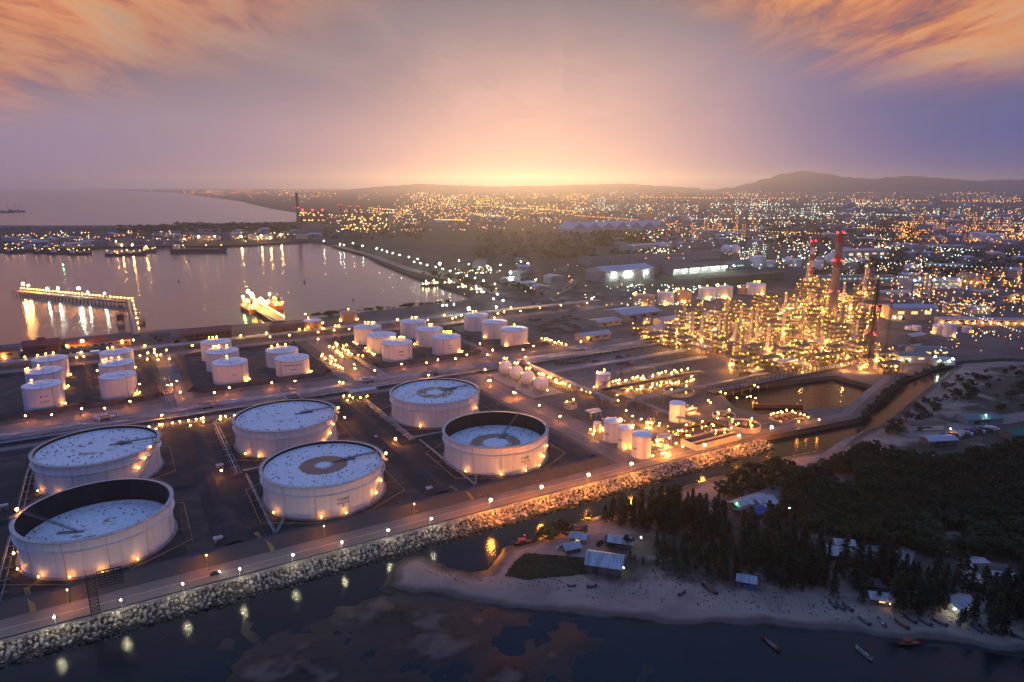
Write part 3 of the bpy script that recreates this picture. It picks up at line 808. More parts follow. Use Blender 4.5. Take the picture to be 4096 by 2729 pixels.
        tag(fo, 'thin yellow fire water pipe in a hexagon round the ' + label.split(' tank')[0] + ' tank', 'pipe', 'fire water rings round the big tanks')
    return t

def around(*deg): return [R_(d) for d in deg]
def base_lamps(*deg): return [(R_(d), RT + 2.1, 2.0, 0.42, 'tank_lamp') for d in deg]
CRUDE = [('T-5202', 2.3, 9.6, 'ink'), ('CRUDE OIL', 1.4, 7.3, 'ink')]
up = lambda s: [(s + .62, RT + 2.4, HT + 1.9, .75, 'tank_lamp'), (s + .40, RT + 1.6, 12.6, .5, 'tank_lamp'), (s + .20, RT + 1.6, 7.2, .5, 'tank_lamp')]
S = R_(168)
floating_tank(-22.5, 383.7, 6.5, 'deck_clean', 'empty looking white tank nearest the camera, its deck sunk low', R_(248) - .62 - .9, R_(190), base_lamps(233, 258, 281, 302, 326) + [(R_(189), RT + 1.8, HT + 1.9, .8, 'tank_lamp'), (R_(196), RT + 1.5, 13, .5, 'tank_lamp'), (R_(204), RT + 1.5, 9, .5, 'tank_lamp'), (R_(214), RT + 1.5, 5, .55, 'tank_lamp')])
floating_tank(-22.5, 483.7, 16.9, 'deck_stained', 'white tank with brown smudged deck behind the one nearest the camera', R_(330), R_(20), base_lamps(238, 262, 318) + [(R_(352), RT + 2.2, HT + .5, .6, 'tank_lamp'), (R_(344), RT + 1.7, 14, .5, 'tank_lamp'), (R_(336), RT + 1.7, 9.5, .5, 'tank_lamp')])
floating_tank(93.6, 483.2, 17.2, 'deck_crescent', 'white tank with a thin dark crescent on its deck', R_(330), R_(28), base_lamps(240, 258) + [(R_(15), RT + 2.2, HT + 1.8, .75, 'tank_lamp'), (R_(350), RT + 1.6, 14, .5, 'tank_lamp'), (R_(342), RT + 1.7, 9.0, .5, 'tank_lamp'), (R_(334), RT + 1.7, 4.0, .6, 'tank_lamp')])
floating_tank(93.6, 383.4, 17.0, 'deck_ring', 'white tank with one bold brown ring on its deck', R_(330), R_(28), base_lamps(236, 282, 303) + [(R_(15), RT + 2.2, HT + 1.8, .75, 'tank_lamp'), (R_(348), RT + 1.6, 11, .5, 'tank_lamp'), (R_(338), RT + 1.7, 6.0, .6, 'tank_lamp')], (R_(-58), CRUDE, 5.6))
floating_tank(209.6, 482.6, 17.3, 'deck_broad', 'white tank with soft brown ring, farthest of the six big ones', R_(330), R_(28), base_lamps(258) + [(R_(338), RT + 1.7, 9.0, .5, 'tank_lamp')])
floating_tank(209.6, 382.4, 8.5, 'deck_pool', 'white tank with deep rusty lining nearest the sphere tanks', R_(330), R_(62), base_lamps(240, 277, 303, 322) + [(R_(342), RT + 1.6, 11, .55, 'tank_lamp'), (R_(332), RT + 1.7, 6.0, .6, 'tank_lamp')], (R_(-55), [('T-5201', 2.3, 9.6, 'ink'), ('CRUDE OIL', 1.4, 7.3, 'ink')], 5.6))

# ------------------------------------------------------------------ cone roof tanks
def cone_tank(loc, R, h, label, mat='tank_white', roof='roof_white', roof_lamps=(), base_l=(), stair=None, text=None, cone=.10, group='white cone roof tanks', cat='storage tank', ring=True, pipe_t=None, lr=.5):
    t = thing('cone_roof_tank', loc, label, cat, 0.0, group); n = 64 if R > 8 else 40
    MB().lathe([(R, 0.3), (R, h)], n).build('shell', mat, t)
    MB().lathe([(R + .8, 0), (R + .7, .35), (R, .4)], n).build('foundation', 'concrete', t)
    hr = R * cone
    MB().lathe([(R + .12, h - .02), (R + .12, h + .12), (R * .55, h + .12 + hr * .5), (0.02, h + .12 + hr)], n).build('roof', roof, t)
    if ring:
        mb = MB(); 
        for k in range(n):
            t0, t1 = 2 * PI * k / n, 2 * PI * (k + 1) / n; rr = R * .55
            mb.bar((rr * math.cos(t0), rr * math.sin(t0), h + .3 + hr * .5), (rr * math.cos(t1), rr * math.sin(t1), h + .3 + hr * .5), .14)
        d = stair if stair is not None else R_(300)
        mb.bar((R * math.cos(d), R * math.sin(d), h + .3), (0, 0, h + .35 + hr), .2)
        mb.build('roof_pipe', 'pipe_rust', t)
    if stair is not None:
        helix(R, .4, h, stair, stair + 20.0 / R * 1.0, 1.0, 26).build('stair', 'steel_grey', t)
    d = pipe_t if pipe_t is not None else R_(300)
    MB().tube([((R + .2) * math.cos(d), (R + .2) * math.sin(d), .3), ((R + .2) * math.cos(d), (R + .2) * math.sin(d), h + .2)], .16, 5).build('riser_pipe', 'pipe_rust', t)
    MB().lathe([(R + .1, h - 1.0), (R + .28, h - .9), (R + .28, h - .7), (R + .1, h - .6)], n).build('top_ring', 'steel_pale', t)
    for tt in roof_lamps:
        bulb(t, ((R - .6) * math.cos(tt), (R - .6) * math.sin(tt), h + 1.9), lr, 'sodium')
        MB().bar(((R - .6) * math.cos(tt), (R - .6) * math.sin(tt), h), ((R - .6) * math.cos(tt), (R - .6) * math.sin(tt), h + 1.6), .14).build('lamp_post', 'steel_grey', t)
    for tt in base_l:
        bulb(t, ((R + 2.2) * math.cos(tt), (R + 2.2) * math.sin(tt), 2.4), lr, 'sodium')
        MB().bar(((R + 2.2) * math.cos(tt), (R + 2.2) * math.sin(tt), 0), ((R + 2.2) * math.cos(tt), (R + 2.2) * math.sin(tt), 2), .14).build('lamp_post', 'steel_grey', t)
    for (txt, size, z, ang) in (text or ()): letter_on(t, txt, size, R, z, ang)
    return t
g = 'white cone roof tanks in rows of two and three'
cam_dir = lambda a, b: math.atan2(-A(a, b).y, -A(a, b).x)
def ct(a, b, R, h, label, rl=(), bl=(), st=None, tx=None, **k):
    f = cam_dir(a, b)      # angles below are counted from the side that faces the sea wall
    return cone_tank(A(a, b), R, h, label, roof_lamps=[f + R_(x) for x in rl], base_l=[f + R_(x) for x in bl], stair=None if st is None else f + R_(st), text=[(s, z_, q_, f + R_(o_)) for s, z_, q_, o_ in (tx or ())], pipe_t=f + R_(k.pop('pp', 25)), group=g, **k)
ct(-63.0, 662.7, 14.4, 18.7, 'white tank marked JET A-1 at the seaward end of its row', (-150,), (55,), None, (('JET A-1', 1.9, 11.6, 0), ('T-5230 A', 1.5, 7.4, 0)))
ct(-65.0, 714.0, 14.4, 18.7, 'white cone roof tank directly behind the JET A-1 tank', (-165, -125, -110), (60, 75))
ct(-63.6, 763.0, 14.6, 18.7, 'white cone roof tank by the brick coloured house, last behind the JET A-1 tank', (-170, -140, 165), (62,), pp=0)
ct(-8.8, 663.3, 14.2, 18.7, 'unmarked white tank beside the JET A-1 tank, front of its row', (), (50, 66), 30)
ct(-8.9, 712.0, 14.5, 18.7, 'white tank with roof lamps, middle of the row beside the jet fuel row', (-165, -130, -145, 170), (-55,))
ct(-8.6, 762.0, 14.7, 18.7, 'white tank nearest the jetty road, back of the row beside the jet fuel row', (-150, -170), (60,))
ct(82.1, 663.6, 15.6, 18.7, 'white tank with a small mark, front of three near the barn', (-172,), (52, 62), None, (('T-5251', 1.5, 9.4, 12),), pp=38)
ct(82.1, 713.4, 15.6, 18.7, 'white tank in the middle of three near the barn', (-170, -150, -160, 160))
ct(82.4, 759.5, 14.9, 18.7, 'white tank nearest the red roofed barn', (-170, 175, -155))
ct(138.2, 661.4, 15.7, 16.0, 'white tank lettered UNTREATED GAS OIL', (), (70, 62), None, (('UNTREATED GAS OIL', 1.9, 11.6, 2), ('T-5250', 1.7, 7.6, 2)), pp=-42)
ct(136.8, 699.5, 15.7, 16.0, 'white tank hidden half behind the UNTREATED GAS OIL tank', (-140, -165, 165), pp=-20)
ct(246.4, 663.2, 15.8, 18.4, 'white tank lettered DIESEL beside the pump street', (-170, 170, 160, 150, -160), (), None, (('DIESEL', 1.9, 11.2, 14), ('T-5260', 1.6, 7.6, 14)), pp=48)
ct(245.0, 706.6, 15.9, 18.4, 'white tank behind the DIESEL tank, middle of the pump street row', (), (-60,), None, pp=40)
ct(245.6, 755.8, 15.8, 18.4, 'white tank by the pump street, nearest the bay shore', (-170, 175, 160, 150), (-66,))
ct(302.5, 661.8, 15.6, 18.6, 'white tank with bent brown pipe on its wall, front of the next diesel row', (-170, 178, 168, 158), (70, 64), None, (('DIESEL', 1.2, 11.4, 14), ('T-5262', 1.5, 8.4, 14)), pp=-12)
ct(302.2, 707.9, 15.7, 18.6, 'white tank in the middle of the next diesel row', (178, 168), (-70,), None, pp=20)
ct(303.0, 758.2, 15.6, 18.6, 'white tank at the back of the next diesel row', (-176, 168, 160))
ct(386.3, 658.5, 15.5, 18.6, 'white tank with a long slanting stair at the end of the last row', (180,), (-35, 55, 66), 42, (('T-5270', 1.5, 11.0, 20),), pp=0)
ct(386.5, 706.2, 15.5, 18.6, 'white tank with slanting stair in the middle of the last row', (180,), (-45,), 42, pp=0)
ct(387.0, 755.3, 15.2, 18.6, 'white tank with slanting stair nearest the harbour yard', (180, -165), (), 42, pp=0)
g = 'cone roof tanks at the bay shore'
h1 = AB((-221, 907.8)); h2 = AB((-252, 846))
ct(h1[0], h1[1], 11.5, 11.5, 'tan tank on the bay shore nearest the bushes', (180,), (-60, 60), mat='tank_tan', roof='tank_tan', ring=False)
ct(h2[0], h2[1], 10.9, 12.0, 'tan tank with pale roof on the bay shore beside the jetty root', (-150,), (-50, 65, 50), mat='tank_tan', ring=False)
g = 'row of tanks behind the process unit'
for (x, y, R, h, m_, lb, rl, bl) in ((200, 1022.7, 16.4, 15.5, 'tank_tan', 'broad tan tank at the start of the row before the dark sheds', (-90, -110, -130, 180), (-5, 8)), (236.1, 1036.1, 12.5, 17.6, 'tank_white', 'narrow white tank between two tan tanks', (100, 180, -100), (-4, 10)), (267.1, 1053.9, 12.4, 17.2, 'tank_tan', 'narrow tan tank after the narrow white one', (-100, -120, -140, 180), (-5, 8, 12)), (312.8, 1085, 13.3, 17.3, 'tank_white', 'white tank in the middle of the row before the dark sheds', (-90, -70, 180), (-2, 14)), (345.2, 1099.5, 13.2, 17.5, 'tank_white', 'white tank touching the middle one in view, before the dark sheds', (-95, -120, -70, 180), (-6, 6, 12)), (407.4, 1132.3, 15.8, 17.3, 'tank_white', 'broad white tank at the far end of the row before the dark sheds', (-170, 170, 160), (-60, 40))):
    a, b = AB((x, y)); ct(a, b, R, h, lb, rl, bl, None, mat=m_, roof='roof_white' if m_ == 'tank_white' else 'tank_tan', ring=False, lr=.7)
a, b = AB(P(2971, 1175)); ct(a, b, 8.2, 10, 'small rust brown tank tucked beside the broad white tank', (-100, -140), (), mat='tank_tan', roof='tank_tan', ring=False, lr=.7)
g = 'tall slim white tanks of the treatment plant'
ct(*AB((72.3, 462.8)), 6.5, 15.1, 'slim white tank with mark 5601, back of the three by the canal road', (70,), (), None, (('5601', 1.9, 6.2, -40),), cone=.2, ring=False, pp=60)
ct(*AB((79.4, 449.5)), 5.5, 15.1, 'slim white tank with mark 5603, middle of the three by the canal road', (75,), (-5, 45), None, (('5603', 1.8, 6.6, -42),), cone=.2, ring=False, pp=60)
ct(*AB((87.7, 434.3)), 6.6, 15.9, 'slim white tank with mark 5602, nearest the canal road', (), (62,), None, (('5602', 1.9, 6.6, -44),), cone=.2, ring=False, pp=70)
ct(*AB((63.2, 479.9)), 2.8, 7.4, 'little white tank before the three slim ones', (), (60, -70), None, (('T-5604', 1.0, 4.0, 10),), cone=.15, ring=False)
ct(*AB((128.4, 504.7)), 6.0, 14.6, 'slim white tank inside the treatment plant', (), (62,), None, cone=.12, ring=False)
ct(*AB((81.8, 590.2)), 6.5, 14.2, 'white tank marked T-5590 alone in the yard', (170, -60), (-62, 70), -60, (('T-5590', 1.6, 7.6, 0),), cone=.08, ring=False)
g = 'white tanks east of the flare stack'
ct(*AB((525.4, 820.6)), 7.9, 11, 'squat white tank of the pair east of the flare stack', (), (-50,), None, cone=.1, ring=False)
ct(*AB((527.5, 804.7)), 7.3, 15.6, 'taller white tank of the pair east of the flare stack', (), (40,), None, cone=.1, ring=False)
ct(*AB((509.3, 841.2)), 5.3, 5.5, 'low white tank beside the pair east of the flare stack', (), (), None, cone=.1, ring=False)
ct(*AB(P(3637, 1318)), 5.3, 3.6, 'lowest white tank beside the low white one', (), (), None, cone=.1, ring=False)
ct(*AB(P(3865, 1330)), 5.0, 7.0, 'short white tank behind the tall one of the pair', (), (70,), None, cone=.1, ring=False)

# ------------------------------------------------------------------ sphere tanks
def sphere_tank(loc, label):
    t = thing('sphere_tank', loc, label, 'sphere tank', 0.0, 'four white gas spheres'); R = 6.6; cz = 8.4
    MB().ball((0, 0, cz), R, 40, 24).build('vessel', 'roof_white', t)
    for k in range(8):
        tt = 2 * PI * k / 8; MB().tube([(R * math.cos(tt), R * math.sin(tt), 0), (R * .985 * math.cos(tt), R * .985 * math.sin(tt), cz - .6)], .32, 7).build('leg', 'steel_pale', t)
    br = MB()
    for k in range(8):
        t0, t1 = 2 * PI * k / 8, 2 * PI * (k + 1) / 8
        br.bar((R * math.cos(t0), R * math.sin(t0), 1), (R * math.cos(t1), R * math.sin(t1), 6.4), .14); br.bar((R * math.cos(t1), R * math.sin(t1), 1), (R * math.cos(t0), R * math.sin(t0), 6.4), .14)
    br.build('bracing', 'steel_grey', t)
    MB().lathe([(R + .05, cz - .2), (R + .16, cz - .1), (R + .16, cz + .1), (R + .05, cz + .2)], 40).build('belt', 'steel_pale', t)
    pf = MB().box((0, 0, cz + R + .3), (3.8, 3.8, .25), .4)
    for k in range(4):
        tt = .4 + PI / 4 + k * PI / 2; x, y = 2.5 * math.cos(tt), 2.5 * math.sin(tt); pf.bar((x, y, cz + R), (x, y, cz + R + 1.5), .12)
        t2 = tt + PI / 2; pf.bar((x, y, cz + R + 1.4), (2.5 * math.cos(t2), 2.5 * math.sin(t2), cz + R + 1.4), .1)
    pf.box((0, 0, cz + R + .9), (.8, .8, 1.2)); pf.build('top_platform', 'steel_grey', t)
    st = MB(); n = 20
    for i in range(n):
        e0, e1 = -.55 + 2.0 * i / n, -.55 + 2.0 * (i + 1) / n; az0, az1 = 2.6 + 1.3 * i / n, 2.6 + 1.3 * (i + 1) / n; rr = R + .7
        st.bar((rr * math.cos(e0) * math.cos(az0), rr * math.cos(e0) * math.sin(az0), cz + rr * math.sin(e0)), (rr * math.cos(e1) * math.cos(az1), rr * math.cos(e1) * math.sin(az1), cz + rr * math.sin(e1)), .8, .25)
    st.build('stair', 'steel_grey', t)
    for x, y, z in ((1.6, 1.4, cz + R + 2.3), (-1.5, 1.2, cz + R + 2.3), (.6, -1.6, cz + R + 2.2), (-1.8, -.8, cz + R + 2.4), (-5.4, 4.6, cz + 3.0), (5.8, -4.6, 3.4)): bulb(t, (x, y, z), .42, 'sodium')
    return t
for b_, lb in ((550, 'white gas sphere nearest the main pipe rack'), (529.5, 'white gas sphere second from the main pipe rack'), (508.5, 'white gas sphere third from the main pipe rack'), (487.5, 'white gas sphere nearest the treatment plant')):
    sphere_tank(A(313, b_), lb)
pad('sphere_apron', 298, 330, 476, 562, 0.05, 'concrete')
# ------------------------------------------------------------------ pipe racks
def pipe_rack(a0, a1, b0, b1, n, z, label, mats=('pipe_grey', 'pipe_steel'), step=12.0, along_b=False, loops=(), legs=False, r0=.32, name='pipe_rack', group='pipe racks of the refinery'):
    """pipes from a0 to a1 (or b0 to b1) on cross frames; loops: places where the pipes jog out and back"""
    t = thing(name, A((a0 + a1) / 2, (b0 + b1) / 2), label, 'pipe rack', TH, group)
    ca, cb = (a0 + a1) / 2, (b0 + b1) / 2; rs = random.Random(int(a0 * 3 + b0))
    L0, L1, W0, W1 = (b0 - cb, b1 - cb, a0 - ca, a1 - ca) if along_b else (a0 - ca, a1 - ca, b0 - cb, b1 - cb)
    V = (lambda l, w, h: (w, l, h)) if along_b else (lambda l, w, h: (l, w, h))
    fr = MB(); fr.bar(V(0, W0, z - .35), V(0, W1, z - .35), .5, .5)
    for w in ((W0, W1) if legs else (W0, (W0 + W1) / 2, W1)): fr.bar(V(0, w, 0), V(0, w, z - .1), .45)
    fm = fr.mesh('support', 'concrete' if not legs else 'steel_grey'); l = L0
    while l <= L1:
        put_mesh('support', fm, t, V(l, 0, 0)); l += step
    if legs:
        for w in (W0, W1): MB().bar(V(L0, w, z - .5), V(L1, w, z - .5), .35, .5).build('side_beam', 'steel_grey', t)
    for i in range(n):
        w = W0 + (W1 - W0) * (i + .5) / n + rs.uniform(-.2, .2); r = r0 * rs.uniform(.6, 1.35); pts = [V(L0, w, z + r)]
        for li, lc in enumerate(loops):
            if (i + li * 5) % n > 3: continue
            s = lc - (cb if along_b else ca); k = 4.0 + 1.6 * ((i + li * 5) % n); zz = z + 2.2
            pts += [V(s - k, w, z + r), V(s - k, w, zz), V(s - k, w + 9, zz), V(s + k, w + 9, zz), V(s + k, w, zz), V(s + k, w, z + r)]
        pts.append(V(L1, w, z + r))
        MB().tube(pts, r, 6).build('pipe', mats[rs.randrange(len(mats))], t)
    return t
pipe_rack(-420, 300, 571, 597, 14, 1.2, 'wide ground level pipe track crossing the whole refinery behind the six big tanks', loops=(-95, -20, 52, 118, 190, 252), r0=.5)
pipe_rack(302, 640, 571, 597, 15, 1.2, 'wide ground level pipe track from the sphere tanks to the process unit', loops=(345, 432, 520))
pipe_rack(-420, 200, 826, 838, 9, 4.2, 'raised pipe rack along the harbour road behind the white tank rows', step=10, legs=True)
pipe_rack(204, 640, 828, 840, 9, 4.2, 'raised pipe rack from the pump street past the bay corner', step=10, legs=True)
pipe_rack(171, 182, 600, 700, 6, 1.0, 'pipe run from the main track to the gas oil side of the pump street', along_b=True)
pipe_rack(206, 215, 600, 690, 6, 1.0, 'pipe run from the main track to the diesel side of the pump street', along_b=True)
pipe_rack(24, 33, 600, 705, 5, 1.0, 'pipe run from the main track up the first cross street', along_b=True)
pipe_rack(36, 42, 720, 800, 4, 1.0, 'short pipe run at the far end of the first cross street', along_b=True)
pipe_rack(50, 55, 436, 556, 3, 1.0, 'three pale pipes along the dark bund beside the tank with the crescent', along_b=True)
pipe_rack(168, 173, 436, 556, 3, 1.0, 'three pale pipes along the dark bund beside the farthest big tank', along_b=True)
pipe_rack(-64, -59, 340, 556, 2, 1.0, 'two pale pipes running inland past the nearest big tank', along_b=True)
pipe_rack(56, 58, 346, 432, 2, .9, 'two thin pipes between the nearest tank and the bold ringed tank', along_b=True)
pipe_rack(174, 176, 346, 432, 2, .9, 'two thin pipes between the bold ringed tank and the rusty lined tank', along_b=True)
pipe_rack(338, 346, 420, 566, 6, 5.5, 'raised pipe rack beside the sphere tanks toward the treatment plant', along_b=True, legs=True)
pipe_rack(352, 470, 446, 453, 5, 6.0, 'raised pipe rack across the treatment plant, nearest the slim tanks', legs=True, mats=('pipe_steel', 'dark_steel'))
pipe_rack(352, 520, 412, 417, 4, 6.0, 'raised pipe rack beside the settling basins', legs=True, mats=('pipe_steel', 'dark_steel'))
pipe_rack(360, 365, 352, 446, 4, 5.0, 'raised pipe rack behind the three slim tanks', along_b=True, legs=True, mats=('pipe_steel', 'dark_steel'))
pipe_rack(350, 520, 520, 529, 6, 5.0, 'raised pipe rack with lamps behind the T-5590 tank', legs=True)
pipe_rack(400, 520, 490, 498, 5, 5.0, 'raised pipe rack with lamps in front of the T-5590 tank', legs=True)
# pipe bridge over the intake basin
t = thing('pipe_bridge', A(535, 408), 'long steel pipe bridge with railings over the intake basin', 'bridge', TH, None)
dk = MB().box((0, 0, 1.2), (190, 9, 1.6)); dk.build('deck', 'dark_steel', t)
rl = MB()
for k in range(33):
    x = -95 + k * 190 / 32
    for w in (-4.4, 4.4): rl.bar((x, w, 1.8), (x, w, 6.0), .35)
for w in (-4.4, 4.4):
    rl.bar((-95, w, 6), (95, w, 6), .35); rl.bar((-95, w, 3.9), (95, w, 3.9), .25)
rl.build('railing', 'dark_steel', t)
for k in range(5): MB().tube([(-97, -3 + k * 1.5, 2.3), (97, -3 + k * 1.5, 2.3)], .4, 6).build('pipe', 'pipe_steel', t)
for k in range(14):
    MB().tube([(-82 + k * 11, -3.6, 1), (-82 + k * 11, -3.6, -5)], .4, 6).build('pile', 'concrete', t)
def small_pipes(pts, n, gap, r, z, label, mat='pipe_yellow', group=None, name='pipe_bundle'):
    o = thing(name, A(*pts[0][:2]), label, 'pipe', TH, group)
    a0, b0 = pts[0][:2]; d = Vector((pts[-1][0] - a0, pts[-1][1] - b0)).normalized(); nx, ny = -d.y, d.x
    for i in range(n):
        s = (i - (n - 1) / 2) * gap
        MB().tube([(p[0] - a0 + nx * s, p[1] - b0 + ny * s, p[2] + z) for p in pts], r, 6).build('pipe', mat, o)
    f = MB()
    for p in pts: f.bar((p[0] - a0 - nx * n * gap * .6, p[1] - b0 - ny * n * gap * .6, p[2] + z - r), (p[0] - a0 + nx * n * gap * .6, p[1] - b0 + ny * n * gap * .6, p[2] + z - r), .25)
    f.build('cross_bar', 'steel_grey', o); return o
for a, lb in ((UA(130, 2460)[0], 'nearest big tank'), (UA(1095, 2215)[0], 'bold ringed tank'), (UA(1900, 2008)[0], 'rusty lined tank')):
    small_pipes([(a - 4, 352, 0), (a - 2.5, 343, 0), (a - 1.5, 338, 3.4), (a - 1, 335, 3.4), (a, 330, .1), (a, 328.5, 0)], 4, .55, .16, .5, 'four yellow pipes climbing over the bund in front of the ' + lb, group='yellow pipes over the canal bund')
for a0, b0, a1, b1, lb in ((56, 440, 92, 440, 'crescent tank'), (174, 440, 208, 440, 'farthest big tank'), (58, 347, 70, 372, 'bold ringed tank'), (176, 347, 190, 372, 'rusty lined tank')):
    small_pipes([(a0, b0, 0), (a1, b1, 0)], 2, .9, .28, .6, 'pair of grey feed pipes reaching the ' + lb, 'pipe_grey')

# ------------------------------------------------------------------ lamps on posts
def lamp_post_proto(h, r, mat, name='lamp_post', arm=1.2):
    t = thing(name, (0, 0, 0), 'x', 'lamp')
    MB().tube([(0, 0, 0), (0, 0, h - .3)], [.14, .08], 6).build('pole', 'steel_grey', t)
    MB().bar((0, 0, h - .3), (arm, 0, h), .1).box((arm, 0, h + .12), (1.0, .5, .16)).build('arm', 'steel_grey', t)
    bulb(t, (arm, 0, h - r * .6), r, mat); return t
protos = {}
def lamp_at(u, v, h=6.0, kind='sodium', r=.62, label='', group=None, name='lamp_post', z0=0.0, rz=None):
    k = (h, kind, r, name)
    p = P(u, v, z0 + h); loc = Vector((p.x, p.y, z0))
    if k not in protos:
        protos[k] = lamp_post_proto(h, r, kind, name); freeze(protos[k]); o = protos[k]; o.location = loc
    else: o = copy_tree(protos[k], loc)
    o.rotation_euler = (0, 0, rz if rz is not None else rnd.uniform(0, 6.28)); o['label'] = label
    if group: o['group'] = group
    return o
for u, v in ((2522, 1849), (2350, 1893), (2162, 1941.6), (1959, 1993.5), (2951, 1739), (2814, 1775), (3082, 1705)):
    lamp_at(u, v, 10, 'street_sodium', .7, 'orange street lamp on a tall pole along the canal road', 'orange street lamps along the canal road', 'street_lamp', rz=TH - PI / 2)
FARM = [(100, 1664), (320, 1634), (525, 1602), (911, 1550), (713, 1522), (723, 1569), (679, 1538), (1092, 1529), (1411, 1456), (1424, 1473), (1602, 1455), (1748, 1438), (1871, 1419), (1969, 1399), (1917, 1374), (2101, 1429), (2118, 1450), (1936, 1476), (1959, 1520), (1718, 1501), (2055, 1570), (2130, 1383), (1958, 1519), (2056, 1570), (2154, 1621), (2235, 1665), (885, 1883), (1378, 1666), (1577, 1754), (1589, 1754), (676, 1538), (560, 1536), (394, 1481), (640, 1660)]
for u, v in FARM:
    lamp_at(u, v, 6, 'sodium_small', .55, 'amber lamp post standing in the tank farm', 'amber lamp posts in the tank farm')
for a_ in range(-130, 600, 38):  # extra road lamps, added to make the ground more amber
    if rnd.random() < .35: continue
    a_ += rnd.uniform(-9, 9)
    for b_, nm in ((609, 'along the road by the main pipe track'), (811, 'along the road behind the white tank rows')):
        u_, v_ = pix(A(a_ + (b_ % 7) * 3, b_, 7))
        if -40 < u_ < 4140: lamp_at(u_, v_, 7, 'sodium_small', .5, 'added amber road lamp ' + nm, 'added amber road lamps ' + nm, 'added_road_lamp')
HARB = [(1156, 1339), (1193, 1317), (1069, 1331), (1276, 1327), (1270, 1354), (1290, 1290), (1289, 1310), (1363, 1283), (1429, 1277), (1343, 1303), (1352, 1300), (1393, 1315), (1587, 1277), (1223, 1297), (1231, 1309), (1220, 1256), (2048, 1230), (1994, 1252), (1846, 1262), (2079, 1243), (2163, 1230), (2246, 1221), (1781, 1259), (1807, 1272), (329, 1406), (312, 1428), (105, 1426), (564, 1420), (586, 1411), (614, 1409), (628, 1419), (641, 1417), (633, 1436), (591, 1436), (680, 1435), (661, 1399), (621, 1396), (575, 1381), (528, 1359), (484, 1363), (484, 1370), (18, 1432), (958, 1341), (765, 1381)]
for u, v in HARB:
    lamp_at(u, v, 7, 'sodium', .7, 'yellow lamp post along the harbour road', 'yellow lamp posts along the harbour road')
lamp_at(323, 1362, 12, 'sodium', 1.7, 'large bright floodlight beside the long harbour building', None, 'floodlight')
TREAT = [(2622, 1629), (2536, 1664), (2559, 1675), (2582, 1686), (2611, 1689), (2632, 1704), (2729, 1705), (2752, 1699), (2778, 1693), (2806, 1686), (2819, 1700), (2843, 1695), (2861, 1701), (2870, 1719), (2895, 1717), (2921, 1711), (2700, 1717), (2715, 1724), (2743, 1737), (2756, 1743), (2697, 1735), (2698, 1771), (2737, 1783), (2624, 1761), (2611, 1766), (2671, 1751), (2668, 1781), (2641, 1812), (2655, 1808), (2659, 1804), (2904, 1574), (2888, 1568), (2831, 1602), (2840, 1607), (2953, 1590), (2986, 1585), (3007, 1586), (3024, 1593), (3028, 1545), (3013, 1540), (2925, 1675), (2867, 1669), (2867, 1647), (2943, 1696), (3009, 1704), (3008, 1682), (2416, 1712), (2372, 1723), (2366, 1735), (2484, 1720), (2585, 1712), (2640, 1690), (2500, 1640), (2478, 1601), (2463, 1578), (2355, 1570), (2338, 1565), (2330, 1560)]
for u, v in TREAT:
    lamp_at(u, v, 4.5, 'sodium', .5, 'yellow lamp post inside the treatment plant', 'yellow lamp posts in the treatment plant')
for u, v in ((3086, 1658), (3097, 1654), (3112, 1651), (3125, 1645), (3150, 1638), (3164, 1642), (3176, 1649), (3135, 1649), (3197, 1683), (3198, 1652), (3213, 1659), (3234, 1666), (3270, 1676)):
    lamp_at(u, v, 4.5, 'sodium', .5, 'yellow lamp post round the intake pump pit', 'yellow lamp posts round the intake pump pit')
for a_ in (-34, 22, 78, 128):  # amber light added on slim posts to warm the road here
    u_, v_ = pix(A(a_, 328, 8)); lamp_at(u_, v_, 8, 'street_sodium', .22, 'slim road lamp with an added amber light by the foot of the bund', 'slim road lamps with added amber light', 'added_road_lamp', rz=TH - PI / 2)
# white lamps on the parapet, aimed at the rocks
def fence_lamp(a):
    k = 'fence'
    if k not in protos:
        t = thing('parapet_lamp', (0, 0, 0), 'slim pole with a small white lamp lighting the rock bank', 'lamp', 0, 'white lamps along the canal parapet')
        MB().tube([(0, 0, 0), (0, 0, 7)], [.12, .07], 6).build('pole', 'steel_pale', t)
        MB().bar((0, 0, 7), (0, -2.6, 7.1), .1).box((0, -2.8, 7.16), (.5, .8, .14)).build('arm', 'steel_pale', t)
        bulb(t, (0, -2.8, 6.85), .24, 'mercury'); freeze(t); protos[k] = t; o = t
    else: o = copy_tree(protos[k])
    o.location = A(a, 310.9); o.rotation_euler = (0, 0, TH)
for i in range(9): fence_lamp(-62 + i * 24.0)

# ------------------------------------------------------------------ pump skids under lamps
def pump_proto():
    t = thing('pump_skid', (0, 0, 0), 'x', 'pump skid')
    MB().box((0, 0, .2), (4.4, 2.2, .4)).build('base', 'concrete', t)
    MB().tube([(-1.6, 0, 1.1), (.2, 0, 1.1)], .55, 10).tube([(.4, 0, 1.1), (1.1, 0, 1.1)], .38, 8).box((-.6, 0, .65), (2.2, .9, .5)).build('pump', 'pipe_steel', t)
    MB().tube([(1.0, 0, 1.1), (1.0, 0, 2.6), (1.0, 2.6, 2.6), (1.0, 2.6, .3)], .22, 6).tube([(-1.9, -.6, .3), (-1.9, -.6, 2.2), (-1.9, 2.6, 2.2)], .2, 6).build('pipework', 'pipe_grey', t)
    MB().bar((2.0, -.9, .3), (2.0, -.9, 4.2), .14).bar((2.0, -.9, 4.1), (1.2, -.4, 4.3), .12).build('lamp_post', 'steel_grey', t)
    bulb(t, (1.1, -.4, 4.1), .55, 'sodium'); return t
PUMP = None
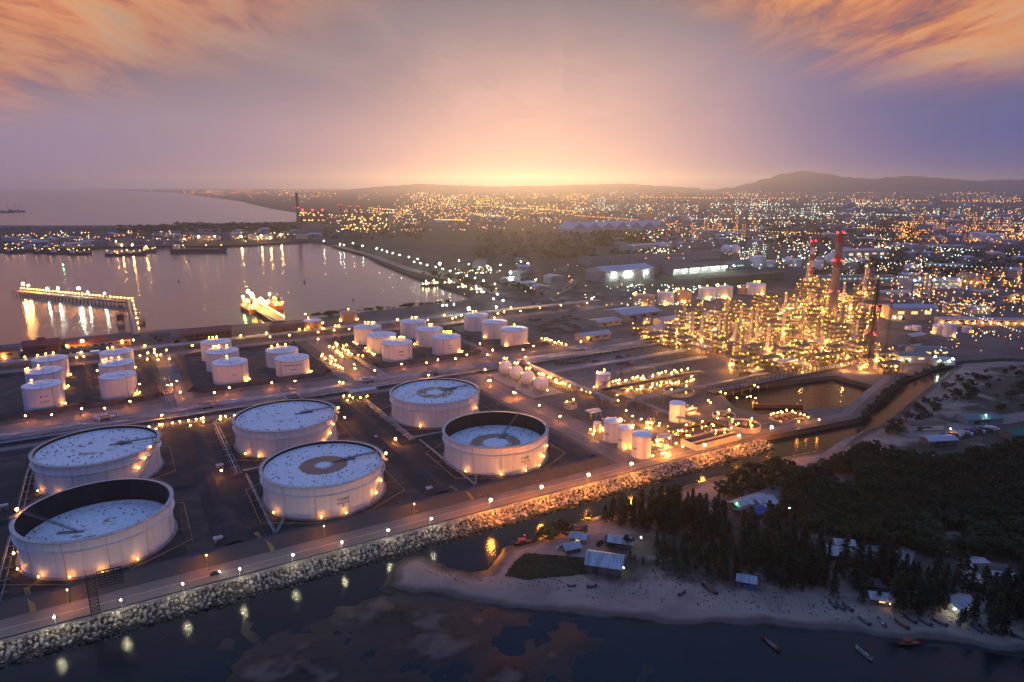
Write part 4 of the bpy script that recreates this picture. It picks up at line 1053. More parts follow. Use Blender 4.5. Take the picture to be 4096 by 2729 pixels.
def pump_at(u, v, label, group):
    global PUMP
    p = P(u, v, 4.0); loc = (p.x - 1, p.y, 0)
    if PUMP is None: PUMP = pump_proto(); freeze(PUMP); o = PUMP; o.location = loc; o.rotation_euler = (0, 0, TH)
    else: o = copy_tree(PUMP, loc, TH + rnd.choice((0, 0, PI / 2, PI)))
    o['label'] = label; o['group'] = group
G5 = [(1170, 500), (1105, 550), (1080, 535), (1170, 600), (1190, 615), (1210, 630), (1235, 650), (1260, 670), (1283, 685), (1300, 525), (1317, 512), (1262, 567), (1298, 593), (1345, 600), (1340, 620), (1358, 632), (1375, 648), (1400, 657), (975, 655), (945, 687), (980, 725), (1060, 685), (1080, 700), (1095, 718), (1075, 770), (1145, 755), (1105, 797), (1133, 822), (1178, 830), (1185, 855), (1237, 865), (1258, 880), (1517, 675), (1570, 685), (1735, 645), (1768, 665), (1515, 497), (1618, 560), (1150, 480), (1185, 515), (1200, 522)]
for x, y in G5: pump_at(1050 + x / 3.923, 1250 + y / 3.923, 'pump skid under a yellow lamp in the brightly lit pump street', 'pump skids of the pump street')
for x, y in ((283, 150), (293, 178), (320, 175), (360, 130), (418, 125), (492, 112), (570, 97), (660, 85), (740, 72), (795, 65), (850, 55), (815, 100), (680, 135), (1008, 48), (1080, 40), (993, 72), (1140, 32)):
    pump_at(500 + x / 2.613, 1650 + y / 2.613, 'small lamplit valve skid in the row behind the brown smudged tank', 'valve skids behind the big tanks')
for x, y in ((990, 283), (1040, 278), (1078, 300), (1130, 295), (1185, 283), (1045, 315), (955, 165), (985, 170)):
    pump_at(900 + x / 2.09, 1450 + y / 2.09, 'lamplit valve skid beside the open canopy', 'valve skids by the canopy')
def row(x0, y0, x1, y1, n, jit, label, group):
    for i in range(n):
        f = i / (n - 1); pump_at(x0 + (x1 - x0) * f + rnd.uniform(-jit, jit), y0 + (y1 - y0) * f + rnd.uniform(-jit, jit), label, group)
row(2168, 1496, 2285, 1546, 17, 4, 'lamplit pump skid in the row behind the sphere tanks', 'pump skids behind the sphere tanks')
row(2452, 1532, 2745, 1478, 24, 7, 'lamplit skid in the long glowing row behind the T-5590 tank', 'skids of the long glowing row')
row(2500, 1565, 2780, 1515, 24, 8, 'lamplit skid in the second glowing row toward the treatment plant', 'skids of the second glowing row')
row(2170, 1355, 2262, 1378, 12, 4, 'lamplit skid in the short row east of the last white tanks', 'skids east of the last white tanks')

# ------------------------------------------------------------------ process modules
def lamps_on(t, pts, r=.42, mat='process_lamp'):
    for i, p in enumerate(pts): bulb(t, p, (r, r * .6, r * 1.3, r * .8)[i % 4], mat if i % 2 else 'process_dim')
    # added unseen point light, standing in for the structure's lamps together
    ld = bpy.data.lights.new('floodlight', 'POINT'); ld.energy = 16000.0; ld.color = (1.0, 0.42, 0.10); ld.shadow_soft_size = .6
    lo = bpy.data.objects.new('floodlight', ld); COL.objects.link(lo); lo.parent = t; q = pts[len(pts) // 2]; lo.location = (q[0] * 1.3 + 1, q[1] * 1.3 - 3, min(q[2], 9))
def mod_frame(w, d, n, seed):
    r = random.Random(seed); t = thing('process_structure', (0, 0, 0), 'x', 'steel structure'); fr = MB(); H = n * 5.0
    for x in np.linspace(-w / 2, w / 2, 4):
        for y in (-d / 2, 0, d / 2): fr.bar((x, y, 0), (x, y, H), .45)
    for k in range(1, n + 1):
        z = k * 5.0
        for y in (-d / 2, 0, d / 2): fr.bar((-w / 2, y, z), (w / 2, y, z), .4, .55)
        for x in np.linspace(-w / 2, w / 2, 4): fr.bar((x, -d / 2, z), (x, d / 2, z), .4, .55)
        for y in (-d / 2, d / 2): fr.bar((-w / 2, y, z + 1.1), (w / 2, y, z + 1.1), .12)
        fr.bar((-w / 2, -d / 2, z - 5), (-w / 6, -d / 2, z), .25); fr.bar((w / 6, d / 2, z - 5), (w / 2, d / 2, z), .25)
    fr.build('frame', 'steel_grey', t)
    for k in range(1, n + 1): MB().box((0, 0, k * 5.0 + .32), (w - .5, d - .5, .1)).build('deck', 'dark_steel', t)
    for k in range(n):
        z = k * 5.0 + 2.4; y = r.choice((-d / 4, d / 4))
        MB().tube([(-w * .38, y, z), (-w * .34, y, z), (w * .34, y, z), (w * .38, y, z)], [.4, 1.25, 1.25, .4], 12).build('drum', r.choice(('pipe_grey', 'steel_pale')), t)
        MB().tube([(-w * .3, y, z), (-w * .3, -y, z), (-w * .3, -y, z + 3.6)], .3, 6).build('pipework', 'pipe_steel', t)
    lp = []
    for k in range(n + 1):
        for _ in range(3): lp.append((r.uniform(-w / 2, w / 2), r.choice((-d / 2 - .3, d / 2 + .3, r.uniform(-d / 2, d / 2))), k * 5.0 + 3.4))
    lamps_on(t, lp); return t
def mod_column(R, H, seed, mat='steel_pale'):
    r = random.Random(seed); t = thing('distillation_column', (0, 0, 0), 'x', 'column')
    MB().lathe([(R * 1.25, 0), (R * 1.05, 4), (R, 4.2), (R, H * .6), (R * .8, H * .64), (R * .8, H - R), (R * .5, H - R * .3), (.02, H)], 20).build('shell', mat, t)
    lp = []
    k = 0; z = 7.0
    while z < H:
        pr = R if z < H * .6 else R * .8; a0 = r.uniform(0, 6)
        pf = MB().lathe([(pr, z), (pr + 1.5, z), (pr + 1.5, z + .2), (pr, z + .2)], 14, a0=a0, a1=a0 + 4.2).lathe([(pr + 1.45, z + 1.0), (pr + 1.5, z + 1.1), (pr + 1.45, z + 1.2)], 14, a0=a0, a1=a0 + 4.2)
        pf.build('platform', 'steel_grey', t)
        for q in (.5, 3.2): lp.append(((pr + 1.6) * math.cos(a0 + q), (pr + 1.6) * math.sin(a0 + q), z + 1.9))
        z += 5.5
    MB().tube([(R + .8, 0, 0), (R + .8, 0, H - 1), (0, 0, H + .4)], .35, 7).build('downpipe', 'pipe_grey', t)
    ld = MB()
    for s in (-.3, .3): ld.bar((s, -R - .5, 0), (s, -R - .5, H * .9), .08)
    for z in np.arange(.5, H * .9, 1.2): ld.bar((-.3, -R - .5, z), (.3, -R - .5, z), .07)
    ld.build('ladder', 'steel_grey', t)
    lamps_on(t, lp); return t
def mod_bank(n, seed):
    r = random.Random(seed); t = thing('exchanger_bank', (0, 0, 0), 'x', 'heat exchangers'); fr = MB()
    for k in range(n):
        x = (k - (n - 1) / 2) * 3.4
        MB().tube([(x, -4.2, 2.2), (x, -3.9, 2.2), (x, 3.9, 2.2), (x, 4.2, 2.2)], [.3, .85, .85, .3], 10).build('exchanger', 'pipe_grey' if k % 2 else 'steel_pale', t)
        for y in (-2.6, 2.6): fr.box((x, y, .7), (1.2, .7, 1.4))
    fr.build('saddle', 'concrete', t)
    MB().tube([(-n * 1.7, 5.2, 3.6), (n * 1.7, 5.2, 3.6)], .4, 7).tube([(-n * 1.7, 6.2, 3.2), (n * 1.7, 6.2, 3.2)], .3, 7).build('header_pipe', 'pipe_steel', t)
    lamps_on(t, [(r.uniform(-n * 1.7, n * 1.7), r.choice((-5, 5, 0)), r.uniform(3.4, 5.5)) for _ in range(6)]); return t
def mod_heater(seed):
    r = random.Random(seed); t = thing('fired_heater', (0, 0, 0), 'x', 'furnace')
    MB().box((0, 0, 8), (12, 8, 11)).build('firebox', 'steel_grey', t)
    mb = MB(); 
    for x in (-5.4, 0, 5.4):
        for y in (-3.6, 3.6): mb.bar((x, y, 0), (x, y, 2.5), .6)
    mb.build('leg', 'concrete', t)
    MB().quad((-6, -4, 13.5), (6, -4, 13.5), (2, -1.5, 17), (-2, -1.5, 17)).quad((6, 4, 13.5), (-6, 4, 13.5), (-2, 1.5, 17), (2, 1.5, 17)).quad((6, -4, 13.5), (6, 4, 13.5), (2, 1.5, 17), (2, -1.5, 17)).quad((-6, 4, 13.5), (-6, -4, 13.5), (-2, -1.5, 17), (-2, 1.5, 17)).build('hood', 'steel_grey', t)
    MB().lathe([(1.5, 17), (1.3, 34), (1.05, 34), (1.2, 17)], 16).build('stack', 'steel_pale', t)
    pf = MB()
    for z in (5, 9.5, 13.6): pf.box((0, -4.8, z), (12.6, 1.4, .15)); pf.bar((-6.2, -5.4, z + 1.1), (6.2, -5.4, z + 1.1), .1)
    pf.build('walkway', 'dark_steel', t)
    lamps_on(t, [(x, -5.6, z + 2) for z in (2, 9.5, 13.6) for x in (-5.5, 4)] + [(-6.8, 2, 8), (6.8, -2, 11), (0, 4.9, 6)]); return t
def mod_cooler(seed):
    r = random.Random(seed); t = thing('air_cooler', (0, 0, 0), 'x', 'air cooler'); fr = MB()
    for x in (-11, -3.7, 3.7, 11):
        for y in (-4, 4): fr.bar((x, y, 0), (x, y, 9.5), .4)
    fr.bar((-11, -4, 8), (11, -4, 8), .4, .6); fr.bar((-11, 4, 8), (11, 4, 8), .4, .6); fr.build('frame', 'steel_grey', t)
    MB().box((0, 0, 10.2), (23, 9, 1.5)).build('tube_bundle', 'steel_pale', t)
    for x in (-7.4, 0, 7.4): MB().lathe([(3.2, 9.3), (3.2, 8.4), (2.9, 8.4), (2.9, 9.3)], 18, (x, 0, 0)).build('fan_ring', 'dark_steel', t)
    for k in range(4): MB().tube([(-12, -3 + 2 * k, 6), (12, -3 + 2 * k, 6)], .35, 6).build('pipe', 'pipe_grey', t)
    lamps_on(t, [(x, y, z) for x in (-10, 1, 9) for y, z in ((-4.8, 7.2), (4.8, 11.8))] + [(-6, -4.9, 3), (5, -4.9, 3.4), (0, 0, 12)]); return t
def mod_drum(seed):
    t = thing('pressure_vessel', (0, 0, 0), 'x', 'vessel')
    MB().tube([(-7, 0, 4), (-6.4, 0, 4), (6.4, 0, 4), (7, 0, 4)], [.9, 2.0, 2.0, .9], 18).build('shell', 'steel_pale', t)
    for x in (-4, 4): MB().box((x, 0, 1.2), (1.0, 3.4, 2.4)).build('saddle', 'concrete', t)
    MB().tube([(0, 0, 6), (0, 0, 8.4), (0, 4, 8.4), (0, 4, 0)], .35, 6).build('pipework', 'pipe_steel', t)
    MB().box((0, 0, 6.3), (10, 1.6, .15)).bar((-5, -.8, 7.3), (5, -.8, 7.3), .1).build('walkway', 'steel_grey', t)
    lamps_on(t, [(-5, -1, 8), (0, -1, 8), (5, -1, 8), (-6, -2.5, 2.5), (6, 2.5, 2.5), (2, -2.8, 3)]); return t
PROTO = [mod_frame(18, 12, 3, 1), mod_frame(14, 10, 5, 2), mod_column(2.0, 38, 3), mod_column(1.5, 27, 4), mod_bank(6, 5), mod_heater(6), mod_cooler(7), mod_drum(8), mod_frame(24, 10, 2, 9), mod_column(2.8, 30, 10, 'steel_grey')]
for p_ in PROTO: freeze(p_); p_.location = (0, 0, -1)
NAMES = ['three deck steel process structure hung with yellow lamps', 'tall narrow process structure of five lamplit decks', 'tall pale column ringed with lamplit platforms', 'slim pale column with lamplit platforms', 'bank of six pale exchangers under yellow lamps', 'box furnace with a steel stack and lamplit walkways', 'raised air cooler over lamplit pipes', 'horizontal pale vessel with a lamplit walkway', 'long two deck process structure hung with yellow lamps', 'stout grey column with lamplit platforms']
firsts = [True] * len(PROTO)
def place_mod(i, loc, rz, where, sc_=1.0):
    if firsts[i]: o = PROTO[i]; o.location = loc; o.rotation_euler = (0, 0, rz); firsts[i] = False; o.scale = (sc_,) * 3
    else: o = copy_tree(PROTO[i], loc, rz, scale=sc_)
    o['label'] = NAMES[i] + ' ' + where; o['group'] = NAMES[i].split(' ')[-1] and ('process equipment ' + where)
    return o
def in_poly(x, y, poly):
    ins = False; n = len(poly)
    for i in range(n):
        x0, y0 = poly[i]; x1, y1 = poly[(i + 1) % n]
        if (y0 > y) != (y1 > y) and x < (x1 - x0) * (y - y0) / (y1 - y0) + x0: ins = not ins
    return ins
PPOLY = [tuple(UA(*q)) for q in ((2640, 1385), (2700, 1300), (2800, 1272), (3000, 1240), (3140, 1228), (3200, 1160), (3290, 1165), (3420, 1205), (3510, 1260), (3490, 1330), (3440, 1410), (3380, 1470), (3180, 1496), (2985, 1486), (2940, 1430), (2700, 1425))]
rp = random.Random(21); taken = []
aa = sorted(p[0] for p in PPOLY); bb_ = sorted(p[1] for p in PPOLY)
cand = []
a = aa[0]
while a < aa[-1]:
    b = bb_[0]
    while b < bb_[-1]:
        q = (a + rp.uniform(-4, 4), b + rp.uniform(-3, 3)); 
        if in_poly(q[0], q[1], PPOLY): cand.append(q)
        b += 22
    a += 27
big = [AB((430, 903)), AB((530, 1212))]
for q in cand:
    if any(abs(q[0] - s[0]) < 14 and abs(q[1] - s[1]) < 14 for s in big): continue
    u, v = pix(A(*q)); i = rp.choices(range(10), (4, 3, 2.0, 2.0, 4, 1.4, 2.2, 3, 3, 1.2))[0]
    if v > 1440 and i in (2, 9): i = 7
    place_mod(i, A(*q), TH + rp.choice((0, 0, PI / 2)), 'in the glowing process unit')
# towers that stand out
for (u, v, i, s) in ((3222, 1195, 2, 1.55), (3240, 1230, 1, 1.5), (3205, 1215, 9, 1.2), (3470, 1205, 1, 1.7), (3452, 1215, 2, 1.6), (3020, 1420, 2, .9), (3450, 1340, 9, 1.1)):
    place_mod(i, A(*UA(u, v)), TH, 'rising above the process unit', s)
for (u, v, i) in ((2590, 1350, 4), (2620, 1372, 8), (2655, 1350, 7), (2600, 1322, 4), (2560, 1335, 8), (2585, 1300, 7), (2690, 1285, 4)):
    place_mod(i, A(*UA(u, v)), TH, 'beside the long sheds')
for (u, v, i) in ((2960, 1490, 0), (2930, 1470, 7), (3020, 1488, 4), (3380, 1440, 4), (3500, 1475, 3), (3540, 1465, 0), (3560, 1490, 8), (3450, 1480, 7), (3330, 1450, 8)):
    place_mod(i, A(*UA(u, v)), TH, 'at its seaward edge')
for (u, v, i) in ((2440, 1690, 4), (2660, 1800, 4), (2640, 1770, 7), (2470, 1690, 4), (2700, 1745, 8), (2600, 1700, 7), (2760, 1640, 4)):
    place_mod(i, A(*UA(u, v)), TH, 'among the slim tanks', .62)
for (u, v, i) in ((3690, 1135, 0), (3740, 1140, 1), (3760, 1120, 4), (3840, 1150, 9), (3875, 1160, 9), (3905, 1165, 1), (3940, 1140, 1), (3990, 1120, 0), (4030, 1150, 8), (4070, 1135, 2), (3960, 1165, 4), (4040, 1200, 4), (4085, 1215, 8), (3930, 1215, 8), (3700, 1190, 2), (3730, 1200, 3), (3670, 1205, 3), (3780, 1260, 4), (3820, 1250, 8)):
    place_mod(i, A(*UA(u, v)), TH + rp.choice((0, PI / 2)), 'in the plant beyond the flare stack')

# ------------------------------------------------------------------ stacks and flare
mk('stack_red', (0.30, 0.055, 0.045), (0.22, 0.05, 0.045), 0.2, 0.7)
mk('stack_white', (0.60, 0.56, 0.52), (0.48, 0.44, 0.40), 0.2, 0.7)
mk('stack_concrete', (0.24, 0.19, 0.16), (0.17, 0.135, 0.12), 0.12, 0.8)
def stack(u, v, vtop, rb, rt, bands, label, beacons=(1.0,)):
    p = P(u, v); H = 10.0
    for _ in range(60):
        _, vt = pix((p.x, p.y, H)); H += (vt - vtop) * mpp(p) * .9
    t = thing('chimney', p, label, 'chimney'); nb = len(bands)
    zs = [0] + [H * f for f, _ in bands]
    rad = lambda z: rb + (rt - rb) * z / H
    for (z0, z1, (f, m_)) in zip(zs[:-1], zs[1:], bands):
        MB().lathe([(rad(z0), z0), (rad(z1), z1)], 28).build('shaft' if m_ == bands[0][1] else 'band', m_, t)
    MB().lathe([(rt, H), (rt * .75, H), (rt * .7, H - 3)], 28).build('lip', 'dark_steel', t)
    for f in beacons:
        z = H * f - .5; r = rad(z)
        MB().lathe([(r, z - .9), (r + 1.3, z - .9), (r + 1.3, z - .7), (r, z - .7)], 20).build('platform', 'steel_grey', t)
        for k in range(4): bulb(t, ((r + 1.1) * math.cos(k * PI / 2 + .5), (r + 1.1) * math.sin(k * PI / 2 + .5), z + .4), .85, 'red_beacon', 'beacon')
    return t
stack(3233, 1180, 963, 5.2, 3.6, ((.40, 'stack_concrete'), (.52, 'stack_red'), (.64, 'stack_white'), (.76, 'stack_red'), (.88, 'stack_white'), (1.0, 'stack_red')), 'red and white banded chimney above the process unit', (1.0,))
stack(3324, 1290, 930, 6.4, 4.0, ((.62, 'stack_concrete'), (.76, 'stack_red'), (.88, 'stack_concrete'), (1.0, 'stack_red')), 'tallest chimney with dark red bands in the process unit', (1.0, .70, .36))
p = P(3476, 1432); t = thing('flare_stack', p, 'dark lattice flare stack with red beacons at the edge of the process unit', 'flare stack', TH); H = 118.0
for _ in range(60):
    H += (pix((p.x, p.y, H))[1] - 1119) * mpp(p) * .9
lt = MB()
def wid(z): return 5.2 - 3.4 * z / H
nz = 22
for k in range(nz):
    z0, z1 = H * .94 * k / nz, H * .94 * (k + 1) / nz; w0, w1 = wid(z0), wid(z1)
    c0 = [(w0 * math.cos(q), w0 * math.sin(q), z0) for q in (0.5, 2.6, 4.7)]; c1 = [(w1 * math.cos(q), w1 * math.sin(q), z1) for q in (0.5, 2.6, 4.7)]
    for i in range(3):
        j = (i + 1) % 3; lt.bar(c0[i], c1[i], .55); lt.bar(c0[i], c1[j], .3); lt.bar(c1[i], c1[j], .3)
lt.build('lattice', 'dark_steel', t)
MB().tube([(0, 0, 0), (0, 0, H * .98)], 1.0, 12).build('riser', 'dark_steel', t)
MB().tube([(1.6, .6, 0), (1.6, .6, H * .9)], .5, 8).build('pilot_pipe', 'dark_steel', t)
MB().lathe([(.9, H * .97), (1.5, H * .985), (1.5, H), (1.2, H)], 14).build('tip', 'dark_steel', t)
for f in (.30, .64):
    w_ = wid(H * f) + 1.2; MB().lathe([(.8, H * f), (w_ + .8, H * f), (w_ + .8, H * f + .25)], 12).build('platform', 'dark_steel', t)
    for q in (0.3, 2.2, 4.2): bulb(t, ((w_ + .4) * math.cos(q), (w_ + .4) * math.sin(q), H * f + 1.4), .85, 'red_beacon', 'beacon')
# tall dark pole and lattice radio mast in the unit
def mast(u, v, h, label, w_=1.2, beacon=True):
    p = P(u, v); t = thing('lattice_mast', p, label, 'mast', TH); mb = MB(); n = int(h / 3)
    for k in range(n):
        z0, z1 = h * k / n, h * (k + 1) / n
        for sx, sy, tx, ty in ((-1, -1, 1, -1), (1, -1, 1, 1), (1, 1, -1, 1), (-1, 1, -1, -1)):
            mb.bar((sx * w_, sy * w_, z0), (sx * w_, sy * w_, z1), .22); mb.bar((sx * w_, sy * w_, z0), (tx * w_, ty * w_, z1), .14)
    mb.build('lattice', 'dark_steel', t)
    if beacon: bulb(t, (0, 0, h + .6), .6, 'red_beacon', 'beacon')
    return t
mast(3538, 1440, 62, 'thin lattice mast beside the flare stack', .9)
mast(3005, 1395, 62, 'slender dark mast standing in the process unit', .8, False)
mast(2485, 1500, 9, 'small lattice mast in the yard behind the T-5590 tank', .5, False)
for u, v, h in ((3640, 1225, 34), (3680, 1222, 34), (3716, 1224, 36)):
    p = P(u, v); t = thing('steel_stack', p, 'slim pale steel stack in the row beyond the flare stack', 'chimney', 0, 'slim steel stacks beyond the flare'); MB().lathe([(1.6, 0), (1.25, h), (1.0, h)], 14).build('shaft', 'stack_concrete', t); MB().lathe([(1.3, h - 3), (2.4, h - 3), (2.4, h - 2.8), (1.3, h - 2.8)], 14).build('platform', 'steel_grey', t)
# lattice gantry by the canal road
t = thing('steel_gantry', A(*UA(385, 2468)), 'dark steel gantry with a slatted frame standing before the nearest tank', 'gantry', TH); mb = MB(); h = 19.5
for k in range(12):
    z0, z1 = h * k / 12, h * (k + 1) / 12
    for x in (-1.6, 1.6): mb.bar((x, 0, z0), (x, 0, z1), .35); mb.bar((x, 1.6, z0), (x, 1.6, z1), .28)
    mb.bar((-1.6, 0, z0), (1.6, 0, z1), .16); mb.bar((1.6, 0, z0), (-1.6, 0, z1), .16); mb.bar((-1.6, 0, z1), (1.6, 0, z1), .16); mb.bar((-1.6, 1.6, z1), (-1.6, 0, z1), .14)
mb.build('lattice', 'dark_steel', t)
mb = MB(); X0, X1 = 2.4, 11.6
for x in (X0, X0 + 3, X1 - 3, X1): mb.bar((x, .8, 12.5), (x, .8, h + .6), .3)
for z in np.linspace(12.6, h + .5, 7): mb.bar((X0, .8, z), (X1, .8, z), .18, .55)
mb.bar((1.6, 0, h - .6), (X1, .8, h - .6), .4); mb.bar((1.6, 0, 13), (X0, .8, 13), .4); mb.build('slatted_frame', 'dark_steel', t)
MB().box((0, .8, .25), (5, 4, .5)).build('footing', 'concrete', t)
# canopies and small treatment plant pieces
def canopy(u, v, L, W, h, label, mat='steel_pale'):
    t = thing('canopy', P(u, v), label, 'canopy', TH, None)
    MB().quad((-L / 2, -W / 2, h), (L / 2, -W / 2, h), (L / 2, 0, h + W * .16), (-L / 2, 0, h + W * .16)).quad((-L / 2, 0, h + W * .16), (L / 2, 0, h + W * .16), (L / 2, W / 2, h), (-L / 2, W / 2, h)).box((0, 0, h - .15), (L, W, .2)).build('roof', mat, t)
    for x in (-L / 2 + .5, 0, L / 2 - .5):
        for y in (-W / 2 + .4, W / 2 - .4): MB().bar((x, y, 0), (x, y, h - .25), .3).build('post', 'steel_grey', t)
    return t
canopy(1450, 1590, 24, 8, 7, 'open pale canopy beside the main pipe track')
canopy(2372, 1672, 11, 8, 6, 'grey gabled canopy near the little white tank')
canopy(2655, 1777, 9, 7, 6.5, 'small grey canopy beside the slim tank marked 5602')
canopy(3655, 1362, 30, 12, 7, 'pale blue open shed among lamps near the flare stack')
mk('red_brown', (0.16, 0.055, 0.040), (0.11, 0.045, 0.035), 0.4, 0.7)
mk('pool_water', (0.020, 0.016, 0.014), (0.035, 0.022, 0.016), 0.15, 0.12, spec=0.5)
def basin_thing(a, b, L, W, h, label, mat='pale_concrete', comps=2):
    t = thing('settling_basin', A(a, b), label, 'basin', TH); mb = MB()
    for y in (-W / 2, W / 2): mb.box((0, y, h / 2), (L, .6, h))
    for x in (-L / 2, L / 2): mb.box((x, 0, h / 2), (.6, W - .6, h))
    if comps > 1: mb.box((0, -W * .12, h / 2), (L - .6, .5, h - .02))
    mb.build('wall', mat, t)
    MB().quad((-L / 2 + .3, -W / 2 + .3, h - 1.3), (L / 2 - .3, -W / 2 + .3, h - 1.3), (L / 2 - .3, W / 2 - .3, h - 1.3), (-L / 2 + .3, W / 2 - .3, h - 1.3)).build('water_surface', 'pool_water', t)
    MB().box((L * .1, W * .25, h + .1), (.8, W * .5, .15)).bar((L * .1 - .4, 0, h + 1.1), (L * .1 - .4, W / 2, h + 1.1), .08).build('walkway', 'steel_grey', t)
a, b = UA(2840, 1765); basin_thing(a, b - 1, 44, 15, 4.2, 'pale walled settling basin nearest the canal road')
a, b = UA(2800, 1728); basin_thing(a, b, 42, 15, 3.0, 'red brown settling basin behind the pale walled one', 'red_brown', 1)
def clarifier(u, v, R, h, label):
    t = thing('clarifier', P(u, v), label, 'round basin', TH)
    MB().lathe([(R, 0), (R, h), (R - .5, h), (R - .5, .4)], 48).build('wall', 'pale_concrete', t)
    MB().lathe([(R - .5, h - 1.1), (.02, h - 1.1)], 48).build('water_surface', 'pool_water', t)
    MB().box((0, 0, h + .2), (2 * R, 1.2, .2)).bar((-R, .6, h + 1.2), (R, .6, h + 1.2), .1).bar((-R, -.6, h + 1.2), (R, -.6, h + 1.2), .1).build('bridge', 'steel_grey', t)
    MB().lathe([(1.6, 0), (1.6, h + .8), (.02, h + .8)], 16).build('centre_column', 'concrete', t)
    bulb(t, (R * .75, 1.0, h + 2.0), .5, 'sodium'); bulb(t, (-R * .75, -1.0, h + 2.0), .5, 'sodium')
clarifier(2978, 1715, 11.5, 4.2, 'round clarifier basin at the canal road bend')
clarifier(2895, 1668, 9, 2.4, 'shallow round basin behind the clarifier at the bend')
clarifier(2715, 1573, 13, 3.2, 'round clarifier basin beside the second glowing row')
clarifier(2280, 1632, 5.4, 4.4, 'dark round sludge tank near the grey canopy')
t = thing('pump_pit', A(*UA(3165, 1672)), 'sunken intake pump pit with rusty beams beside the intake basin', 'pump pit', TH); mb = MB()
for y in (-6, 6): mb.box((0, y, .7), (36, .8, 1.4))
for x in (-18, 18): mb.box((x, 0, .7), (.8, 11.2, 1.4))
mb.build('wall', 'concrete', t); mb = MB()
for k in range(7): mb.bar((-15 + k * 5, -6, 1.9), (-13 + k * 5, 6, 1.9), .6)
mb.build('beam', 'red_brown', t); MB().box((0, 0, .1), (35, 11, .1)).build('water_surface', 'pool_water', t)
for L0, L1, lb in (((452, 372), (486, 349), 'long rusty baffle wall in the intake basin'), ((440, 356), (470, 338), 'short rusty baffle wall in the intake basin')):
    tag(MB().bar((*A(*L0).xy, -3.0), (*A(*L1).xy, -3.0), 1.0, 4).build('baffle_wall', 'red_brown'), lb, 'baffle wall')
# ------------------------------------------------------------------ buildings
mk('wall_cream', (0.42, 0.35, 0.27), (0.33, 0.27, 0.21), 0.3, 0.8)
mk('wall_grey', (0.30, 0.30, 0.31), (0.22, 0.22, 0.23), 0.2, 0.8)
mk('wall_pale', (0.52, 0.50, 0.47), (0.42, 0.40, 0.38), 0.2, 0.8)
mk('wall_maroon', (0.14, 0.07, 0.06), (0.10, 0.055, 0.05), 0.3, 0.8)
mk('roof_red', (0.26, 0.065, 0.045), (0.19, 0.055, 0.04), 0.4, 0.7)
mk('roof_dark', (0.060, 0.050, 0.046), (0.095, 0.072, 0.060), 0.06, 0.7, stretch=(1, .25, 1))
mk('roof_blue', (0.34, 0.38, 0.46), (0.26, 0.29, 0.36), 0.3, 0.5, stretch=(4, .3, 1))
mk('roof_tin', (0.40, 0.41, 0.43), (0.26, 0.24, 0.23), 0.25, 0.45, 0.3, stretch=(3, .4, 1))
mk('roof_teal', (0.05, 0.16, 0.17), (0.04, 0.11, 0.12), 0.3, 0.6)
mk('green_sheet', (0.02, 0.13, 0.075), (0.015, 0.09, 0.055), 0.2, 0.6)
mk('door_dark', (0.05, 0.045, 0.04), (0.08, 0.07, 0.06), 0.5, 0.6)
mk('pane_dark', (0.02, 0.025, 0.03), (0.03, 0.035, 0.04), 0.5, 0.15)
glow('pane_lit', (1.0, 0.70, 0.30), 1.3); glow('pane_green', (0.62, 1.0, 0.80), 0.8)
def building(loc, L, W, h, rise, rz, wall, roof, label, name='warehouse', cat='building', group=None, lit=None, nwin=4, over=.8, vent=False, lamps=(), door=True, sc2=1.0):
    """walls, a gabled roof with its own thickness, door, windows"""
    t = thing(name, loc, label, cat, rz, group); hw = W / 2; hl = L / 2
    w_ = MB(); w_.quad((-hl, -hw, 0), (hl, -hw, 0), (hl, -hw, h), (-hl, -hw, h)).quad((hl, hw, 0), (-hl, hw, 0), (-hl, hw, h), (hl, hw, h))
    w_.poly([(hl, -hw, 0), (hl, hw, 0), (hl, hw, h), (hl, 0, h + rise), (hl, -hw, h)]); w_.poly([(-hl, hw, 0), (-hl, -hw, 0), (-hl, -hw, h), (-hl, 0, h + rise), (-hl, hw, h)]); w_.build('wall', wall, t)
    r = MB(); ol = hl + over; oh = hw + over; dz = rise * over / hw if hw else 0; e = .25
    for s in (-1, 1):
        a, b, c, d = (-ol, s * oh, h - dz + .12), (ol, s * oh, h - dz + .12), (ol, 0, h + rise + .12), (-ol, 0, h + rise + .12)
        up = [(p[0], p[1], p[2] + e) for p in (a, b, c, d)]
        if s < 0: r.quad(*up); r.quad(d, c, b, a)
        else: r.quad(*up[::-1]); r.quad(a, b, c, d)
        r.quad(a, b, up[1], up[0]); r.quad(b, c, up[2], up[1]); r.quad(d, a, up[0], up[3])
    ro = r.build('roof', roof, t)
    if vent: MB().box((0, 0, h + rise + .9), (L * .22, W * .12, 1.6)).quad((-L * .12, -W * .09, h + rise + 1.6), (L * .12, -W * .09, h + rise + 1.6), (L * .12, 0, h + rise + 2.6), (-L * .12, 0, h + rise + 2.6)).quad((-L * .12, 0, h + rise + 2.6), (L * .12, 0, h + rise + 2.6), (L * .12, W * .09, h + rise + 1.6), (-L * .12, W * .09, h + rise + 1.6)).build('roof_vent', roof, ro)
    if door: MB().box((-hl * .45, -hw - .06, min(2.2, h * .42)), (min(4.5, L * .18), .12, min(4.2, h * .8))).build('door', 'door_dark', t)
    for i in range(nwin):
        x = -hl + L * (i + .75) / (nwin + .5)
        wn = MB().box((x, -hw - .05, h * .62), (L / (nwin + 1) * .55, .12, h * .24)).build('window', lit or 'pane_dark', t)
        MB().box((x, -hw - .09, h * .62 - h * .13), (L / (nwin + 1) * .62, .2, .15)).build('sill', 'concrete', wn)
    for (x, y, z, r_, m_) in lamps: bulb(t, (x, y, z), r_, m_)
    return t
def bpx(u, v, L, W, h, rise, wall, roof, label, drz=0.0, **k): return building(P(u, v), L, W, h, rise, TH + drz, wall, roof, label, **k)
